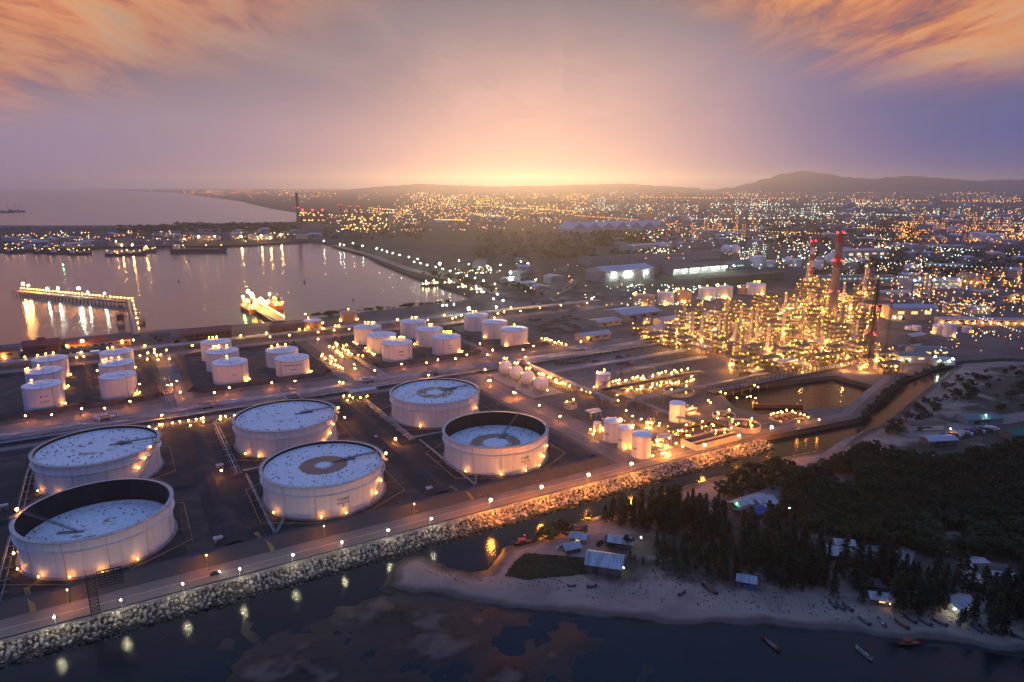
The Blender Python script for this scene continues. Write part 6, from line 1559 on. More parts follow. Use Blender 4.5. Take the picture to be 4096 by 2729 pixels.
def mass(spots, kind, name, leaf, smin, smax):
    """the rest of a wood as one mesh"""
    me = [tree_parts(kind, 300 + i)[0] for i in range(3)]; V_, F_ = [], []; base = 0; r = random.Random(4)
    arrs = [np.array(m_.v) for m_ in me]; fcs = [np.array(m_.f) for m_ in me]
    for x, y in spots:
        i = r.randrange(3); s = r.uniform(smin, smax); a = r.uniform(0, 6.28); c, s_ = math.cos(a), math.sin(a); v = arrs[i] * s
        z = HB(x, y); V_.append(np.stack([v[:, 0] * c - v[:, 1] * s_ + x, v[:, 0] * s_ + v[:, 1] * c + y, v[:, 2] + z], 1)); F_.append(fcs[i] + base); base += len(v)
    if not V_: return
    V_ = np.concatenate(V_); F_ = np.concatenate(F_); m = bpy.data.meshes.new(name); m.vertices.add(len(V_)); m.vertices.foreach_set('co', V_.ravel()); m.loops.add(F_.size); m.loops.foreach_set('vertex_index', F_.ravel())
    m.polygons.add(len(F_)); m.polygons.foreach_set('loop_start', np.arange(0, F_.size, 4)); m.polygons.foreach_set('loop_total', np.full(len(F_), 4)); m.update(calc_edges=True); m.validate(); m.materials.append(MATS[leaf]); tag(put_mesh(name, m), kind='stuff')
mass(bl[105:], 'broad', 'wood', 'leaf_dark', .8, 1.35)
for x, y in scatter(((2860, 1985), (2960, 1880), (3060, 1830), (3160, 1850), (3200, 1900), (3120, 1960), (2960, 2000)), 40, 3.4, 5, False): plant('broad', x, y, rt.uniform(.7, 1.1), 'dark tree in the clump beside the tidal creek', 'trees beside the creek')
for x, y in scatter(((3120, 1750), (3260, 1700), (3380, 1690), (3460, 1720), (3340, 1800), (3180, 1830)), 26, 3.4, 6, False): plant('broad', x, y, rt.uniform(.8, 1.2), 'dark tree on the canal bank below the intake basin', 'trees below the intake basin')
for x, y in scatter(((3470, 1740), (3560, 1700), (3760, 1540), (4000, 1500), (4200, 1480), (4200, 1590), (3800, 1620), (3600, 1760)), 36, 4.0, 7, False): plant('broad', x, y, rt.uniform(.6, 1.1), 'dark tree along the upper canal beside the sand track', 'trees along the upper canal')
def bpxp(u, v): return P(u, v, 0)
for i, (u, v) in enumerate(((2868, 1812), (2960, 1770), (3080, 1740), (2910, 1838), (2720, 1955), (2560, 1990))):
    p = P(u, v, -2.5); plant('bush', p.x, p.y, 1.0, 'low bush growing out of the canal rocks', 'bushes in the canal rocks', p.z - .5)
for x, y in scatter(((3480, 1640), (3640, 1500), (4200, 1450), (4300, 1620), (3900, 1660), (3720, 1690), (3560, 1690)), 60, 3.0, 8, False): plant('bush', x, y, rt.uniform(.8, 1.6), 'low scrub bush on the cleared sandy lot', 'bushes on the cleared lot')
for i in range(46):
    f = rt.random(); u, v = ((3440, 1688), (3535, 1598), (3622, 1525), (3780, 1462))[int(f * 3)], 0; g0, g1 = ((3440, 1684), (3530, 1594), (3620, 1522), (3790, 1462))[int(f * 3):int(f * 3) + 2]; h = f * 3 % 1
    p = P(g0[0] + (g1[0] - g0[0]) * h, g0[1] + (g1[1] - g0[1]) * h - 6); plant('bush', p.x, p.y, rt.uniform(.8, 1.5), 'dark bush on the canal bank beside the inland road', 'bushes on the upper canal bank', -.3)
# bushes along the bay shore and dark trees of the far strip (stand on the plant ground)
for i in range(70):
    a = rt.uniform(225, 440); p = A(a, 941 + 9 * rt.random() + (a - 229) * .04); plant('bush', p.x, p.y, rt.uniform(.9, 1.9), 'scrubby bush along the low bay shore', 'bushes on the bay shore', 0)
for u, v, s in ((243, 1400, 1.1), (1326, 1276, 1.0), (710, 1378, .8), (790, 1372, .7), (830, 1388, .6), (640, 1372, .7), (1300, 1322, .7), (120, 1400, .7)):
    p = P(u, v); plant('broad', p.x, p.y, s, 'dark round tree near the harbour buildings', 'trees near the harbour buildings', 0)
for x0, y0, x1, y1, n in ((1690, 1095, 1985, 1175, 34), (1320, 978, 1480, 1010, 8), (2010, 1150, 2160, 1195, 16)):
    for i in range(n):
        f = rt.random(); p = P(x0 + (x1 - x0) * f + rt.uniform(0, 40), y0 + (y1 - y0) * f + rt.uniform(-8, 4)); plant('broad', p.x, p.y, rt.uniform(.8, 1.5), 'dark tree along the dock road', 'trees along the dock road', 0)

# ------------------------------------------------------------------ huts
mk('tarp_blue', (0.02, 0.05, 0.22), (0.015, 0.035, 0.15), 0.6, 0.6); mk('wall_blue', (0.10, 0.14, 0.30), (0.08, 0.11, 0.24), 0.6, 0.8); mk('wood_grey', (0.17, 0.15, 0.135), (0.11, 0.10, 0.09), 0.8, 0.9)
def hut(u, v, L, W, h, rise, rz, wall, roof, label, lit=None, lamps=(), name='hut', nwin=1):
    p = P(u, v, WZ + 2.3); return building((p.x, p.y, HB(p.x, p.y) - .05), L, W, h, rise, R_(rz), wall, roof, label, name, 'hut', None, lit, nwin, .7, False, lamps)
hut(2420, 2268, 17, 13, 4.0, 3.2, -16, 'wood_grey', 'roof_tin', 'large tin roofed boat shed with mossy front slope on the beach', None, ((9.2, -2, 2.4, .14, 'flood_white'),), 'boat_shed', 0)
hut(2316, 2160, 8, 6, 3, 1.6, -20, 'wall_cream', 'roof_tin', 'small pale hut with a lit doorway near the moored boats', 'pane_lit')
hut(2482, 2180, 12, 7, 3, 1.6, -14, 'wood_grey', 'roof_tin', 'long tin hut behind the boat shed under the trees')
hut(2452, 2172, 7, 6, 2.6, 1.2, -14, 'wood_grey', 'roof_dark', 'dark hut touching the long tin hut')
hut(2284, 2200, 8, 6, 2.8, 1.4, 22, 'wood_grey', 'roof_tin', 'grey tin hut between the trees and the grass')
hut(2985, 2338, 8, 6, 3.2, 1.6, -20, 'wall_blue', 'roof_tin', 'blue hut with pale roof at the edge of the sand')
for i, (u, v, L, W, rz, rf, lb, lit) in enumerate(((2962, 2030, 12, 8, 30, 'roof_tin', 'white lit tin hut in the hamlet, with a green lamp', 'pane_green'), (3010, 2015, 16, 9, 28, 'roof_tin', 'broad pale roofed hut in the middle of the hamlet', None), (3055, 2020, 12, 8, 25, 'roof_tin', 'pale hut nearest the wood in the hamlet', None), (2985, 2060, 12, 8, 35, 'roof_dark', 'dark roofed hut at the front of the hamlet', None), (3040, 2055, 13, 8, 30, 'tarp_blue', 'hut under a blue roof in the hamlet', None), (3080, 2045, 9, 7, 20, 'roof_tin', 'small tin hut at the far side of the hamlet', None), (3215, 1930, 8, 6, 0, 'roof_tin', 'lone tin roofed hut among the creek trees', None), (3340, 2225, 14, 9, -10, 'roof_tin', 'wide tin roofed house behind the beach belt', None), (3372, 2190, 9, 6, -10, 'roof_tin', 'narrow tin hut behind the wide house', 'pane_lit'), (3440, 2245, 12, 8, -15, 'roof_dark', 'dark roofed house by the sandy lane', None), (3500, 2262, 10, 7, -20, 'roof_dark', 'dark shack by the bend of the sandy lane', None), (3800, 2168, 12, 8, 12, 'roof_dark', 'dark hut in the wood with one bright lamp', None), (3900, 2280, 12, 9, 30, 'roof_tin', 'pale roofed house in the wood clearing', None), (3885, 2335, 11, 8, 70, 'roof_tin', 'pale roofed house standing end on in the clearing', None), (3950, 2298, 18, 12, -15, 'roof_dark', 'large dark roofed hall in the clearing', None), (4005, 2325, 9, 7, -10, 'roof_tin', 'small pale hut beside the large dark hall', None), (3835, 2430, 12, 8, 25, 'roof_tin', 'tarpaulin topped hut glowing near the boats', 'pane_green'), (3490, 2350, 9, 7, -20, 'roof_dark', 'dark hut hidden in the beach belt', None), (3520, 2405, 9, 6, -15, 'roof_tin', 'tin hut at the inner edge of the beach', 'pane_lit'))):
    hut(u, v, L, W, 2.8, 1.5, rz, 'wood_grey', rf, lb, lit)
for u, v, z, r, m_, lb in ((2572, 2152, 6, .3, 'flood_white', 'white lamp on a post over the sandy yard'), (2957, 2015, 5, .22, 'green_lamp', 'green lamp on a post in the hamlet'), (3150, 2030, 5, .3, 'mercury_lamp', 'white lamp at the edge of the hamlet'), (3790, 2172, 4, .3, 'flood_white', 'bright lamp on a post by the dark hut in the wood'), (3830, 2440, 3, .3, 'flood_white', 'bright lamp near the tarpaulin hut'), (2870, 2230, 3, .22, 'warm_white', 'small warm lamp under the tall trees'), (3568, 2420, 3, .22, 'warm_white', 'small warm lamp at the back of the beach'), (3940, 1660, 7, .3, 'flood_white', 'white lamp on a post beside the lit dirt road'), (3800, 1715, 7, .35, 'flood_white', 'white lamp on a post before the parked rows')):
    lamp_at(u, v, z, m_, r, lb, None, 'yard_lamp', WZ + 2.2)
# dirt road yard with roofs and parked trucks, upper right
p_ = [P(u, v, -2) for u, v in ((3600, 1745), (3760, 1722), (3900, 1700), (4096, 1668), (4400, 1620))]
def strip_on(name, pts, w, mat, dz=.12):
    """a path laid over the sand"""
    ps = [Vector(p[:2]) for p in pts]; mb = MB(); fine = []
    for a, b in zip(ps[:-1], ps[1:]):
        n = max(2, int((b - a).length / 2.0)); fine += [a.lerp(b, k / n) for k in range(n)]
    fine.append(ps[-1]); e = []
    for i, q in enumerate(fine):
        d = (fine[min(i + 1, len(fine) - 1)] - fine[max(i - 1, 0)]).normalized(); nrm = Vector((-d.y, d.x)); row_ = []
        for s in (-.5, 0, .5):
            g = q + nrm * s * w; row_.append((g.x, g.y, HB(g.x, g.y) + dz + .1))
        e.append(row_)
    for r0, r1 in zip(e[:-1], e[1:]):
        for k in range(2): mb.quad(r0[k], r0[k + 1], r1[k + 1], r1[k], True)
    tag(mb.build(name, mat), kind='structure')
strip_on('dirt_road', p_, 16, 'track_dirt')
strip_on('sand_track', [P(u, v, -2) for u, v in ((3110, 1985), (3190, 1900), (3330, 1800), (3450, 1700), (3560, 1620), (3700, 1530))], 7, 'track_dirt')
strip_on('sandy_lane', [P(u, v, -2) for u, v in ((3300, 2190), (3420, 2195), (3560, 2205), (3640, 2200))], 6, 'track_dirt')
strip_on('sandy_lane', [P(u, v, -2) for u, v in ((3640, 2205), (3620, 2260), (3600, 2300))], 5, 'track_dirt')
hut(3752, 1775, 22, 10, 4, 1.6, 8, 'wood_grey', 'roof_blue', 'pale blue roofed shed at the end of the parked rows', None, (), 'shed')
hut(3915, 1688, 30, 12, 4, 1.4, 6, 'wall_grey', 'roof_teal', 'long teal roofed shed behind the dirt road', None, (), 'shed')
hut(3690, 1712, 26, 11, 4.2, .4, 4, 'wall_pale', 'roof_dark', 'white walled yard building by the sand track', None, (), 'shed')
hut(4065, 1755, 20, 12, 5, 2.6, 10, 'wood_grey', 'green_sheet', 'arched green roofed shelter at the end of the dirt road', None, (), 'shed')
for i, (u, v, m_, lb) in enumerate(((3790, 1757, 'tarp_blue', 'dark blue'), (3815, 1752, 'hull_red', 'red'), (3838, 1748, 'roof_blue', 'pale blue'), (3862, 1744, 'roof_tin', 'grey'), (3886, 1738, 'tarp_blue', 'blue'), (3912, 1734, 'roof_dark', 'black'), (3940, 1728, 'roof_teal', 'teal'), (3968, 1726, 'ship_white', 'white'))):
    p = P(u, v, -1.8); t = thing('truck', (p.x, p.y, HB(p.x, p.y)), lb + ' box truck parked in the row below the dirt road', 'truck', R_(-28), 'trucks parked below the dirt road')
    MB().box((-1.2, 0, 2.3), (7.2, 2.5, 2.7)).build('cargo_box', m_, t); MB().box((3.5, 0, 1.7), (1.9, 2.3, 2.2)).build('cab', 'ship_white' if i % 2 else 'hull_dark', t); MB().box((4.46, 0, 2.1), (.06, 2.0, .8)).build('windscreen', 'pane_dark', t)
    for x in (-3.4, -2.2, 3.3):
        for y in (-1.15, 1.15): MB().tube([(x, y - .18, .5), (x, y + .18, .5)], .5, 12).build('wheel', 'buoy_dark', t)
t = thing('net_frame', (*P(3730, 1795, -2).xy, WZ + 2.3), 'green frames of a netted plot beside the pale blue shed', 'frame', R_(8)); mb = MB()
for k in range(5):
    for y in (-5, 5): mb.bar((-10 + k * 5, y, -.5), (-10 + k * 5, y, 1.2), .2)
    mb.bar((-10 + k * 5, -5, 1.2), (-10 + k * 5, 5, 1.2), .25)
for y in (-5, 0, 5): mb.bar((-10, y, 1.2), (10, y, 1.2), .25)
mb.build('frame', 'green_sheet', t)

# ------------------------------------------------------------------ boats
mk('boat_red', (0.30, 0.035, 0.035), (0.20, 0.03, 0.03), 0.8, 0.5); mk('boat_blue', (0.05, 0.10, 0.22), (0.04, 0.07, 0.15), 0.8, 0.5); mk('boat_green', (0.06, 0.16, 0.10), (0.05, 0.11, 0.07), 0.8, 0.5); mk('boat_orange', (0.40, 0.14, 0.03), (0.30, 0.10, 0.03), 0.8, 0.5)
def boat(u, v, L, rz, hm, im, label, cabin=False, afloat=False, lamp=None):
    p = P(u, v, WZ if afloat else WZ + 2); z = WZ + .12 if afloat else HB(p.x, p.y) + .15
    t = thing('fishing_boat', (p.x, p.y, z), label, 'boat', R_(rz)); W = L * .24; mb = MB(); ins = MB(); secs = []; n = 14
    for i in range(n + 1):
        f = i / n; x = -L / 2 + L * f; k = W / 2 * max(.05, math.sin(PI * min(1, .22 + f * .78)) ** .7); sh = .55 + 1.1 * max(0, (f - .6) / .4) ** 2 + .35 * max(0, (.2 - f) / .2)
        secs.append([(x, -k, sh), (x, -k * .6, -.1), (x, 0, -.25), (x, k * .6, -.1), (x, k, sh)])
    for a, b in zip(secs[:-1], secs[1:]):
        for j in range(4): mb.quad(a[j], a[j + 1], b[j + 1], b[j], True)
        ins.quad(*[(q[0], q[1] * .85, .28) for q in (a[0], b[0], b[4], a[4])])
    mb.poly(secs[0]); mb.poly(secs[-1][::-1]); mb.build('hull', hm, t); ins.build('deck', im, t)
    th_ = MB()
    for f in (-.25, .05, .28): th_.box((L * f, 0, .55), (.3, W * .9, .08))
    th_.build('thwart', 'wood_grey', t); MB().bar((-L * .46, 0, .7), (-L * .62, 0, 1.2), .12).box((-L * .42, 0, .9), (.8, .5, .6)).build('engine', 'buoy_dark', t)
    if cabin:
        MB().box((-L * .12, 0, 1.2), (L * .25, W * .7, 1.5)).build('cabin', im, t); MB().box((-L * .12, 0, 2.05), (L * .32, W * .9, .12)).build('canopy', hm, t); MB().bar((-L * .02, 0, 1.9), (-L * .02, 0, 4.2), .1).build('mast', 'wood_grey', t)
    if lamp: bulb(t, (-L * .02, 0, 4.3), .16, lamp)
    return t
boat(2100, 2170, 13, 14, 'boat_red', 'ship_deck', 'red fishing boat with a cabin and red lamp at the canal mouth', True, True, 'red_beacon')
boat(2318, 2101, 9, -10, 'boat_blue', 'wood_grey', 'blue grey boat drawn up beside the canal trees')
boat(2298, 2116, 9, -14, 'boat_red', 'wood_grey', 'red open boat next to the blue grey one')
boat(2200, 2140, 7, 40, 'boat_red', 'wood_grey', 'small red boat half hidden by the round trees')
boat(2837, 2362, 9, 125, 'hull_dark', 'boat_red', 'long dark boat lying alone on the sand')
boat(2286, 2347, 4, -5, 'hull_dark', 'wood_grey', 'little dark skiff alone low on the beach')
boat(2368, 2349, 5, 10, 'hull_dark', 'wood_grey', 'dark skiff on the beach below the boat shed')
boat(2728, 2378, 5, 35, 'boat_blue', 'wood_grey', 'small blue skiff on the open sand')
boat(3458, 2484, 6, 120, 'boat_green', 'wood_grey', 'pale green boat slanting on the sand')
boat(3527, 2488, 6, 95, 'boat_green', 'ship_white', 'green and white boat pointing at the sea')
boat(3606, 2496, 7, 118, 'boat_orange', 'boat_red', 'orange boat drawn up near the waterline')
boat(3082, 2577, 10, 112, 'boat_red', 'wood_grey', 'red and white longtail boat afloat off the beach', False, True)
boat(3453, 2616, 8, 108, 'ship_white', 'wood_grey', 'white boat afloat farthest from the sand', False, True)
boat(3642, 2575, 11, 4, 'boat_red', 'boat_orange', 'red and yellow boat afloat close to the sand', True, True)
for i, (u, v, m_) in enumerate(((3330, 2420, 'boat_blue'), (3360, 2428, 'boat_green'), (3390, 2432, 'boat_red'), (3640, 2478, 'hull_dark'), (3700, 2490, 'boat_blue'), (3760, 2492, 'hull_dark'), (3905, 2512, 'boat_blue'), (3940, 2518, 'hull_dark'), (3985, 2525, 'boat_blue'), (4030, 2532, 'tarp_blue'), (4075, 2545, 'boat_green'))):
    o = boat(u, v, 6, 100 + i * 7 % 40, m_, 'wood_grey', 'small boat stored among others under the beach trees'); o['group'] = 'boats stored under the beach trees'
# driftwood, weed and nets along the tide lines
rw = random.Random(9); mb = MB()
for _ in range(420):
    u = rw.uniform(1720, 4090); f = (u - 1720) / 2376; v = 2300 + f * 215 + rw.gauss(0, 16) if rw.random() < .55 else 2275 + f * 190 + rw.gauss(0, 20)
    p = P(u, v, WZ + 1.6); h = HB(p.x, p.y)
    if h < WZ + 1.0: continue
    s = rw.uniform(.15, .5); mb.box((p.x, p.y, h + .1), (s * rw.uniform(1, 2.4), s, .25), rw.uniform(0, 3))
tag(mb.build('beach_debris', 'bund_earth'), kind='stuff')
rg = random.Random(31); gm = MB(); n = 0
gp = [PX(q) for q in (((2020, 2300), (2060, 2240), (2100, 2210), (2350, 2235), (2380, 2285), (2340, 2300), (2100, 2320)), ((2640, 2330), (2900, 2340), (3000, 2310), (2900, 2260), (2560, 2240)))]
for poly in gp:
    xs = [p[0] for p in poly]; ys = [p[1] for p in poly]
    for _ in range(2600):
        x, y = rg.uniform(min(xs), max(xs)), rg.uniform(min(ys), max(ys))
        if not in_poly(x, y, poly) or (poly is gp[1] and rg.random() < .8): continue
        h = HB(x, y); leaf_quads(gm, rg, (x, y, h + .15), 3, .6, .3, .5)
mk('grass_soil', (0.020, 0.028, 0.013), (0.042, 0.034, 0.022), 0.12, 0.95, lo=.4, hi=.6, bump=.4)
gq = MB()
for poly in gp[:1]:
    xs = [p[0] for p in poly]; ys = [p[1] for p in poly]; x = min(xs)
    while x < max(xs):
        y = min(ys)
        while y < max(ys):
            if in_poly(x + .5, y + .5, poly): gq.quad(*[(px, py, HB(px, py) + .09) for px, py in ((x, y), (x + 1, y), (x + 1, y + 1), (x, y + 1))])
            y += 1
        x += 1
tag(gq.build('grass', 'grass_soil'), kind='stuff')
tag(gm.build('beach_scrub', 'leaf_mid'), kind='stuff')
# cars
def car(loc, rz, m_, label, lights=False):
    t = thing('car', loc, label, 'car', rz); MB().box((0, 0, .62), (4.3, 1.75, .62)).build('body', m_, t)
    c = MB(); b = [(-1.5, -.8, .93), (1.0, -.8, .93), (1.0, .8, .93), (-1.5, .8, .93)]; tp = [(-1.1, -.66, 1.45), (.35, -.66, 1.45), (.35, .66, 1.45), (-1.1, .66, 1.45)]
    c.quad(*tp)
    for i in range(4): j = (i + 1) % 4; c.quad(b[i], b[j], tp[j], tp[i])
    c.build('cabin', 'pane_dark', t)
    for x in (-1.35, 1.35):
        for y in (-.8, .8): MB().tube([(x, y - .1, .34), (x, y + .1, .34)], .34, 12).build('wheel', 'buoy_dark', t)
    for y in (-.6, .6): MB().ball((2.16, y, .68), .13, 8, 6).build('headlight', 'flood_white' if lights else 'ship_white', t)
car(A(*UA(858, 2298), .03), TH, 'hull_dark', 'dark car with headlights on along the canal road', True)
p = P(2245, 2197, -2); car((p.x, p.y, HB(p.x, p.y) + .05), R_(-20), 'ship_white', 'pale car parked between the grey hut and the trees')
p = P(2642, 2245, -2); car((p.x, p.y, HB(p.x, p.y) + .05), R_(-10), 'roof_blue', 'light blue car parked on the sandy yard')
# ------------------------------------------------------------------ yard clutter
mk('scrap', (0.10, 0.075, 0.06), (0.045, 0.04, 0.04), 0.8, 0.9); mk('scrap_red', (0.22, 0.06, 0.04), (0.12, 0.05, 0.04), 0.8, 0.8); mk('hydrant_red', (0.40, 0.03, 0.02), (0.30, 0.03, 0.02), 1.0, 0.5)
ry = random.Random(63)
def heap(u, v, s, m_, label, group):
    p = P(u, v); t = thing('scrap_heap', p, label, 'scrap heap', ry.uniform(0, 3), group); mb = MB()
    for _ in range(16):
        mb.box((ry.gauss(0, 2.4) * s, ry.gauss(0, 1.3) * s, ry.uniform(.2, 1.3)), (ry.uniform(.8, 4.5) * s, ry.uniform(.4, 1.6) * s, ry.uniform(.4, 1.4)), ry.uniform(-.5, .5))
    mb.build('scrap', m_, t)
for i in range(26): heap(ry.uniform(2215, 2520), 1445 + ry.gauss(0, 11), 1.2, ('scrap', 'scrap', 'scrap_red')[i % 3], 'low heap of scrap steel on the bare yard beyond the sphere tanks', 'scrap heaps of the bare yard')
for i in range(22): heap(ry.uniform(2120, 2330), ry.uniform(1262, 1335), 1.5, 'scrap', 'dark heap of stored plant parts behind the last white tanks', 'heaps of stored parts')
def container(u, v, m_, label, group):
    p = P(u, v); t = thing('container', p, label, 'container', TH + ry.choice((0, PI / 2)), group); MB().box((0, 0, 1.35), (9, 2.6, 2.6)).build('body', m_, t)
    d = MB()
    for k in range(18): d.box((-4.3 + k * .5, -1.33, 1.35), (.12, .06, 2.4)); d.box((-4.3 + k * .5, 1.33, 1.35), (.12, .06, 2.4))
    d.build('rib', m_, t); MB().box((4.53, 0, 1.35), (.06, 2.3, 2.3)).build('door', 'steel_grey', t)
for i in range(16): container(ry.uniform(2130, 2320), ry.uniform(1190, 1260), ('roof_blue', 'scrap_red', 'steel_pale', 'roof_teal')[i % 4], 'steel container standing in the yard behind the last white tanks', 'containers behind the last white tanks')
for i in range(8): container(ry.uniform(3560, 3760), ry.uniform(1385, 1410), ('steel_pale', 'roof_blue')[i % 2], 'steel container in the yard near the flare stack', 'containers near the flare stack')
def hydrant(a, b):
    if 'hyd' not in protos:
        t = thing('hydrant', (0, 0, 0), 'small red fire hydrant box beside the bund road', 'hydrant', TH, 'red hydrants along the bund roads'); MB().tube([(0, 0, 0), (0, 0, 1.2)], .22, 8).build('riser', 'hydrant_red', t); MB().box((.9, 0, .6), (1.0, .8, 1.2)).build('hose_box', 'hydrant_red', t); freeze(t); protos['hyd'] = t
    else: t = copy_tree(protos['hyd'])
    t.location = A(a, b)
for a in range(-110, 260, 40): hydrant(a, 331.0)
for a in range(-100, 420, 46): hydrant(a, 626)
for b in range(350, 560, 40): hydrant(298, b)
# kerbs and painted lines
def kerb(pts, label, w_=.35, n_=3.0):
    mb = MB()
    for q, h in along([Vector((*p, 0)) for p in pts], n_):
        c = A(q.x, q.y, .09); mb.box(c, (n_ * .55, w_, .18), TH + h)
    return mb
tag(kerb([(298, 332), (298, 470)], '').build('kerb', 'kerb_paint'), kind='structure')
tag(kerb([(302, 332.5), (480, 332.5)], '').build('kerb', 'kerb_paint'), kind='structure')
pad('lane_line', -420, 350, 321.1, 321.4, .05, 'kerb_paint'); pad('lane_line', 283.8, 284.1, 330, 600, .045, 'kerb_paint')
for a0, b0, s in ((-100, 321, 14), (60, 321, 10), (230, 321, 12)): pad('road_patch', a0, a0 + s * 2.2, b0 - 6, b0 - 1, .045, 'yard_road')
# small instrument huts and cable trays inside the big bunds
for i, (a, b) in enumerate(((30, 352), (-70, 452), (148, 352), (150, 450), (44, 452), (262, 470))):
    t = thing('valve_house', A(a, b), 'small grey valve house ' + ('by the nearest tank', 'behind the nearest tank', 'before the tank with the bold ring', 'beside the farthest big tank', 'beside the crescent tank', 'near the sphere tanks')[i], 'valve house', TH); MB().box((0, 0, 1.3), (4, 3, 2.6)).build('wall', 'wall_grey', t); MB().box((0, 0, 2.75), (4.6, 3.6, .25)).build('roof', 'roof_tin', t); MB().box((0, -1.53, 1.0), (1.0, .06, 2.0)).build('door', 'door_dark', t)
# ------------------------------------------------------------------ hills
def hills(name, prof, dist, deep, mat):
    """a range whose skyline passes through the surveyed points"""
    pts = [(P(u, 800).x / P(u, 800).y, (HORIZ - v)) for u, v in prof]; us = [u for u, v in prof]
    mb = MB(); n = 160; rows = []
    r = random.Random(12)
    for j in range(9):
        f = j / 8; y = dist + deep * f; bell = math.sin(PI * min(1, .02 + f * .9)) ** .9; rw_ = []
        for i in range(n + 1):
            uu = us[0] + (us[-1] - us[0]) * i / n; k = 0
            while k < len(us) - 2 and us[k + 1] < uu: k += 1
            tt = (uu - us[k]) / (us[k + 1] - us[k]); tt = tt * tt * (3 - 2 * tt); hv = HORIZ - (prof[k][1] + (prof[k + 1][1] - prof[k][1]) * tt)
            h = (hv / FPX * dist * 1.05 + CAMZ) if prof[k][1] else 0
            x = (uu - CU) / FPX * (y * _cp + CAMZ * _sp)
            nz = (math.sin(i * .9 + j) + math.sin(i * 2.3 + j * 1.7)) * 7 * bell
            rw_.append((x, y, max(-5, h * bell + (nz if j < 7 else 0) - (1 - bell) * 20)))
        rows.append(rw_)
    for a, b in zip(rows[:-1], rows[1:]):
        for i in range(n): mb.quad(a[i], a[i + 1], b[i + 1], b[i], True)
    tag(mb.build(name, mat), kind='structure')
mk('hill_scrub', (0.028, 0.040, 0.024), (0.045, 0.050, 0.032), 0.004, 0.95)
hills('hills', [(2780, 775), (2920, 752), (3000, 733), (3060, 714), (3130, 694), (3215, 684), (3290, 694), (3380, 709), (3480, 716), (3560, 708), (3640, 703), (3760, 713), (3900, 724), (4000, 719), (4200, 716), (4400, 730)], 14500, 3000, 'hill_scrub')
hills('hills', [(1400, 756), (1560, 744), (1680, 736), (1820, 741), (1980, 746), (2150, 744), (2350, 738), (2500, 735), (2640, 744), (2800, 752)], 17500, 2500, 'hill_scrub')

# ------------------------------------------------------------------ far plants: the same equipment under other lamps
rf = random.Random(51)
def swap_lamps(o, mat, r):
    for ch in o.children:
        if ch.name.startswith('lamp') and not ch.name.startswith('lamp_post'): ch.data = bulb_mesh(r, mat)
glow('far_sodium', (1.0, 0.36, 0.06), 9.0, False); glow('far_white', (0.72, 1.0, 0.80), 9.0, False); glow('far_amber', (1.0, 0.50, 0.12), 10.0, False)
far_places = []
FARL = 'steel process tower dotted with %s lamps in the far works'
for (u0, v0, u1, v1, n, mat, nm) in ((2700, 905, 3050, 965, 10, 'far_sodium', 'orange'), (2960, 985, 3060, 1040, 6, 'far_white', 'greenish white'), (3600, 890, 4090, 950, 16, 'far_sodium', 'deep orange'), (1700, 800, 2080, 850, 12, 'far_amber', 'amber'), (2350, 840, 2480, 870, 5, 'far_white', 'greenish white'), (1440, 880, 1520, 920, 5, 'far_amber', 'amber'), (2920, 850, 3350, 900, 10, 'far_white', 'greenish white')):
    for k in range(n):
        u, v = u0 + (u1 - u0) * (k + rf.random()) / n, rf.uniform(v0, v1); i = rf.choice((0, 1, 2, 3, 8, 1, 2)); s = 1.0 + (1000 - min(v, 1000)) / 110
        o = copy_tree(PROTO[i], P(u, v), rf.uniform(0, 3), FARL % nm, 'far %s lit process towers' % nm, min(s, 2.2))
        for ch in o.children:
            if ch.name.split('.')[0] == 'lamp': ch.data = bulb_mesh(.55, mat)

# ------------------------------------------------------------------ far buildings
bprot = []
for i, (L, W, h, wl_, rf_) in enumerate(((40, 22, 9, 'wall_grey', 'roof_dark'), (60, 28, 10, 'wall_pale', 'roof_tin'), (26, 18, 8, 'wall_cream', 'roof_teal'), (90, 34, 12, 'wall_grey', 'roof_dark'), (30, 30, 16, 'wall_grey', 'roof_blue'))):
    b_ = building((0, 0, -50), L, W, h, h * .2, 0, wl_, rf_, 'x', 'far_building', nwin=2, door=False); freeze(b_); bprot.append([b_, True])
def far_ok(p):
    a, b = AB(p)
    if in_poly(p.x, p.y, [c[:2] for c in coast]) is False: return False
    return True
def far_building(u, v, label, group, s=1.0):
    p = P(u, v)
    if not far_ok(p): return
    q = rf.choice(bprot)
    if q[1]: q[1] = False; o = q[0]; o.location = p; o.rotation_euler = (0, 0, rf.uniform(0, 3))
    else: o = copy_tree(q[0], p, rf.uniform(0, 3))
    o.scale = (s * rf.uniform(.8, 1.3), s * rf.uniform(.8, 1.3), s * rf.uniform(.7, 1.2)); o['label'] = label; o['group'] = group
for k in range(150):
    u, v = rf.uniform(2450, 4090), rf.uniform(800, 1010); far_building(u, v, 'distant works building among the scattered city lights', 'distant works buildings', 1.0 + (1000 - v) / 160)
for k in range(60):
    u, v = rf.uniform(3300, 4090), rf.uniform(985, 1260)
    if u < 3520 and v > 1090: continue
    far_building(u, v, 'low works building beyond the flare stack and chimneys', 'works buildings beyond the flare stack', .9)
for k in range(40):
    u, v = rf.uniform(1500, 2450), rf.uniform(800, 900); far_building(u, v, 'distant building in the amber glow of the city', 'distant buildings in the amber glow', 1.5)
for k in range(34):
    u, v = rf.uniform(20, 600), rf.uniform(955, 1000); far_building(u, v, 'port shed on the far quay across the bay', 'port sheds on the far quay', 1.1)
for k in range(26):
    u, v = rf.uniform(620, 1300), rf.uniform(930, 962); far_building(u, v, 'port shed beside the row of quay cranes', 'port sheds by the quay cranes', 1.0)
for k in range(14):
    u, v = rf.uniform(1900, 2350), rf.uniform(1045, 1195); far_building(u, v, 'dock workshop among trees by the white lit dock road', 'dock workshops', .8)
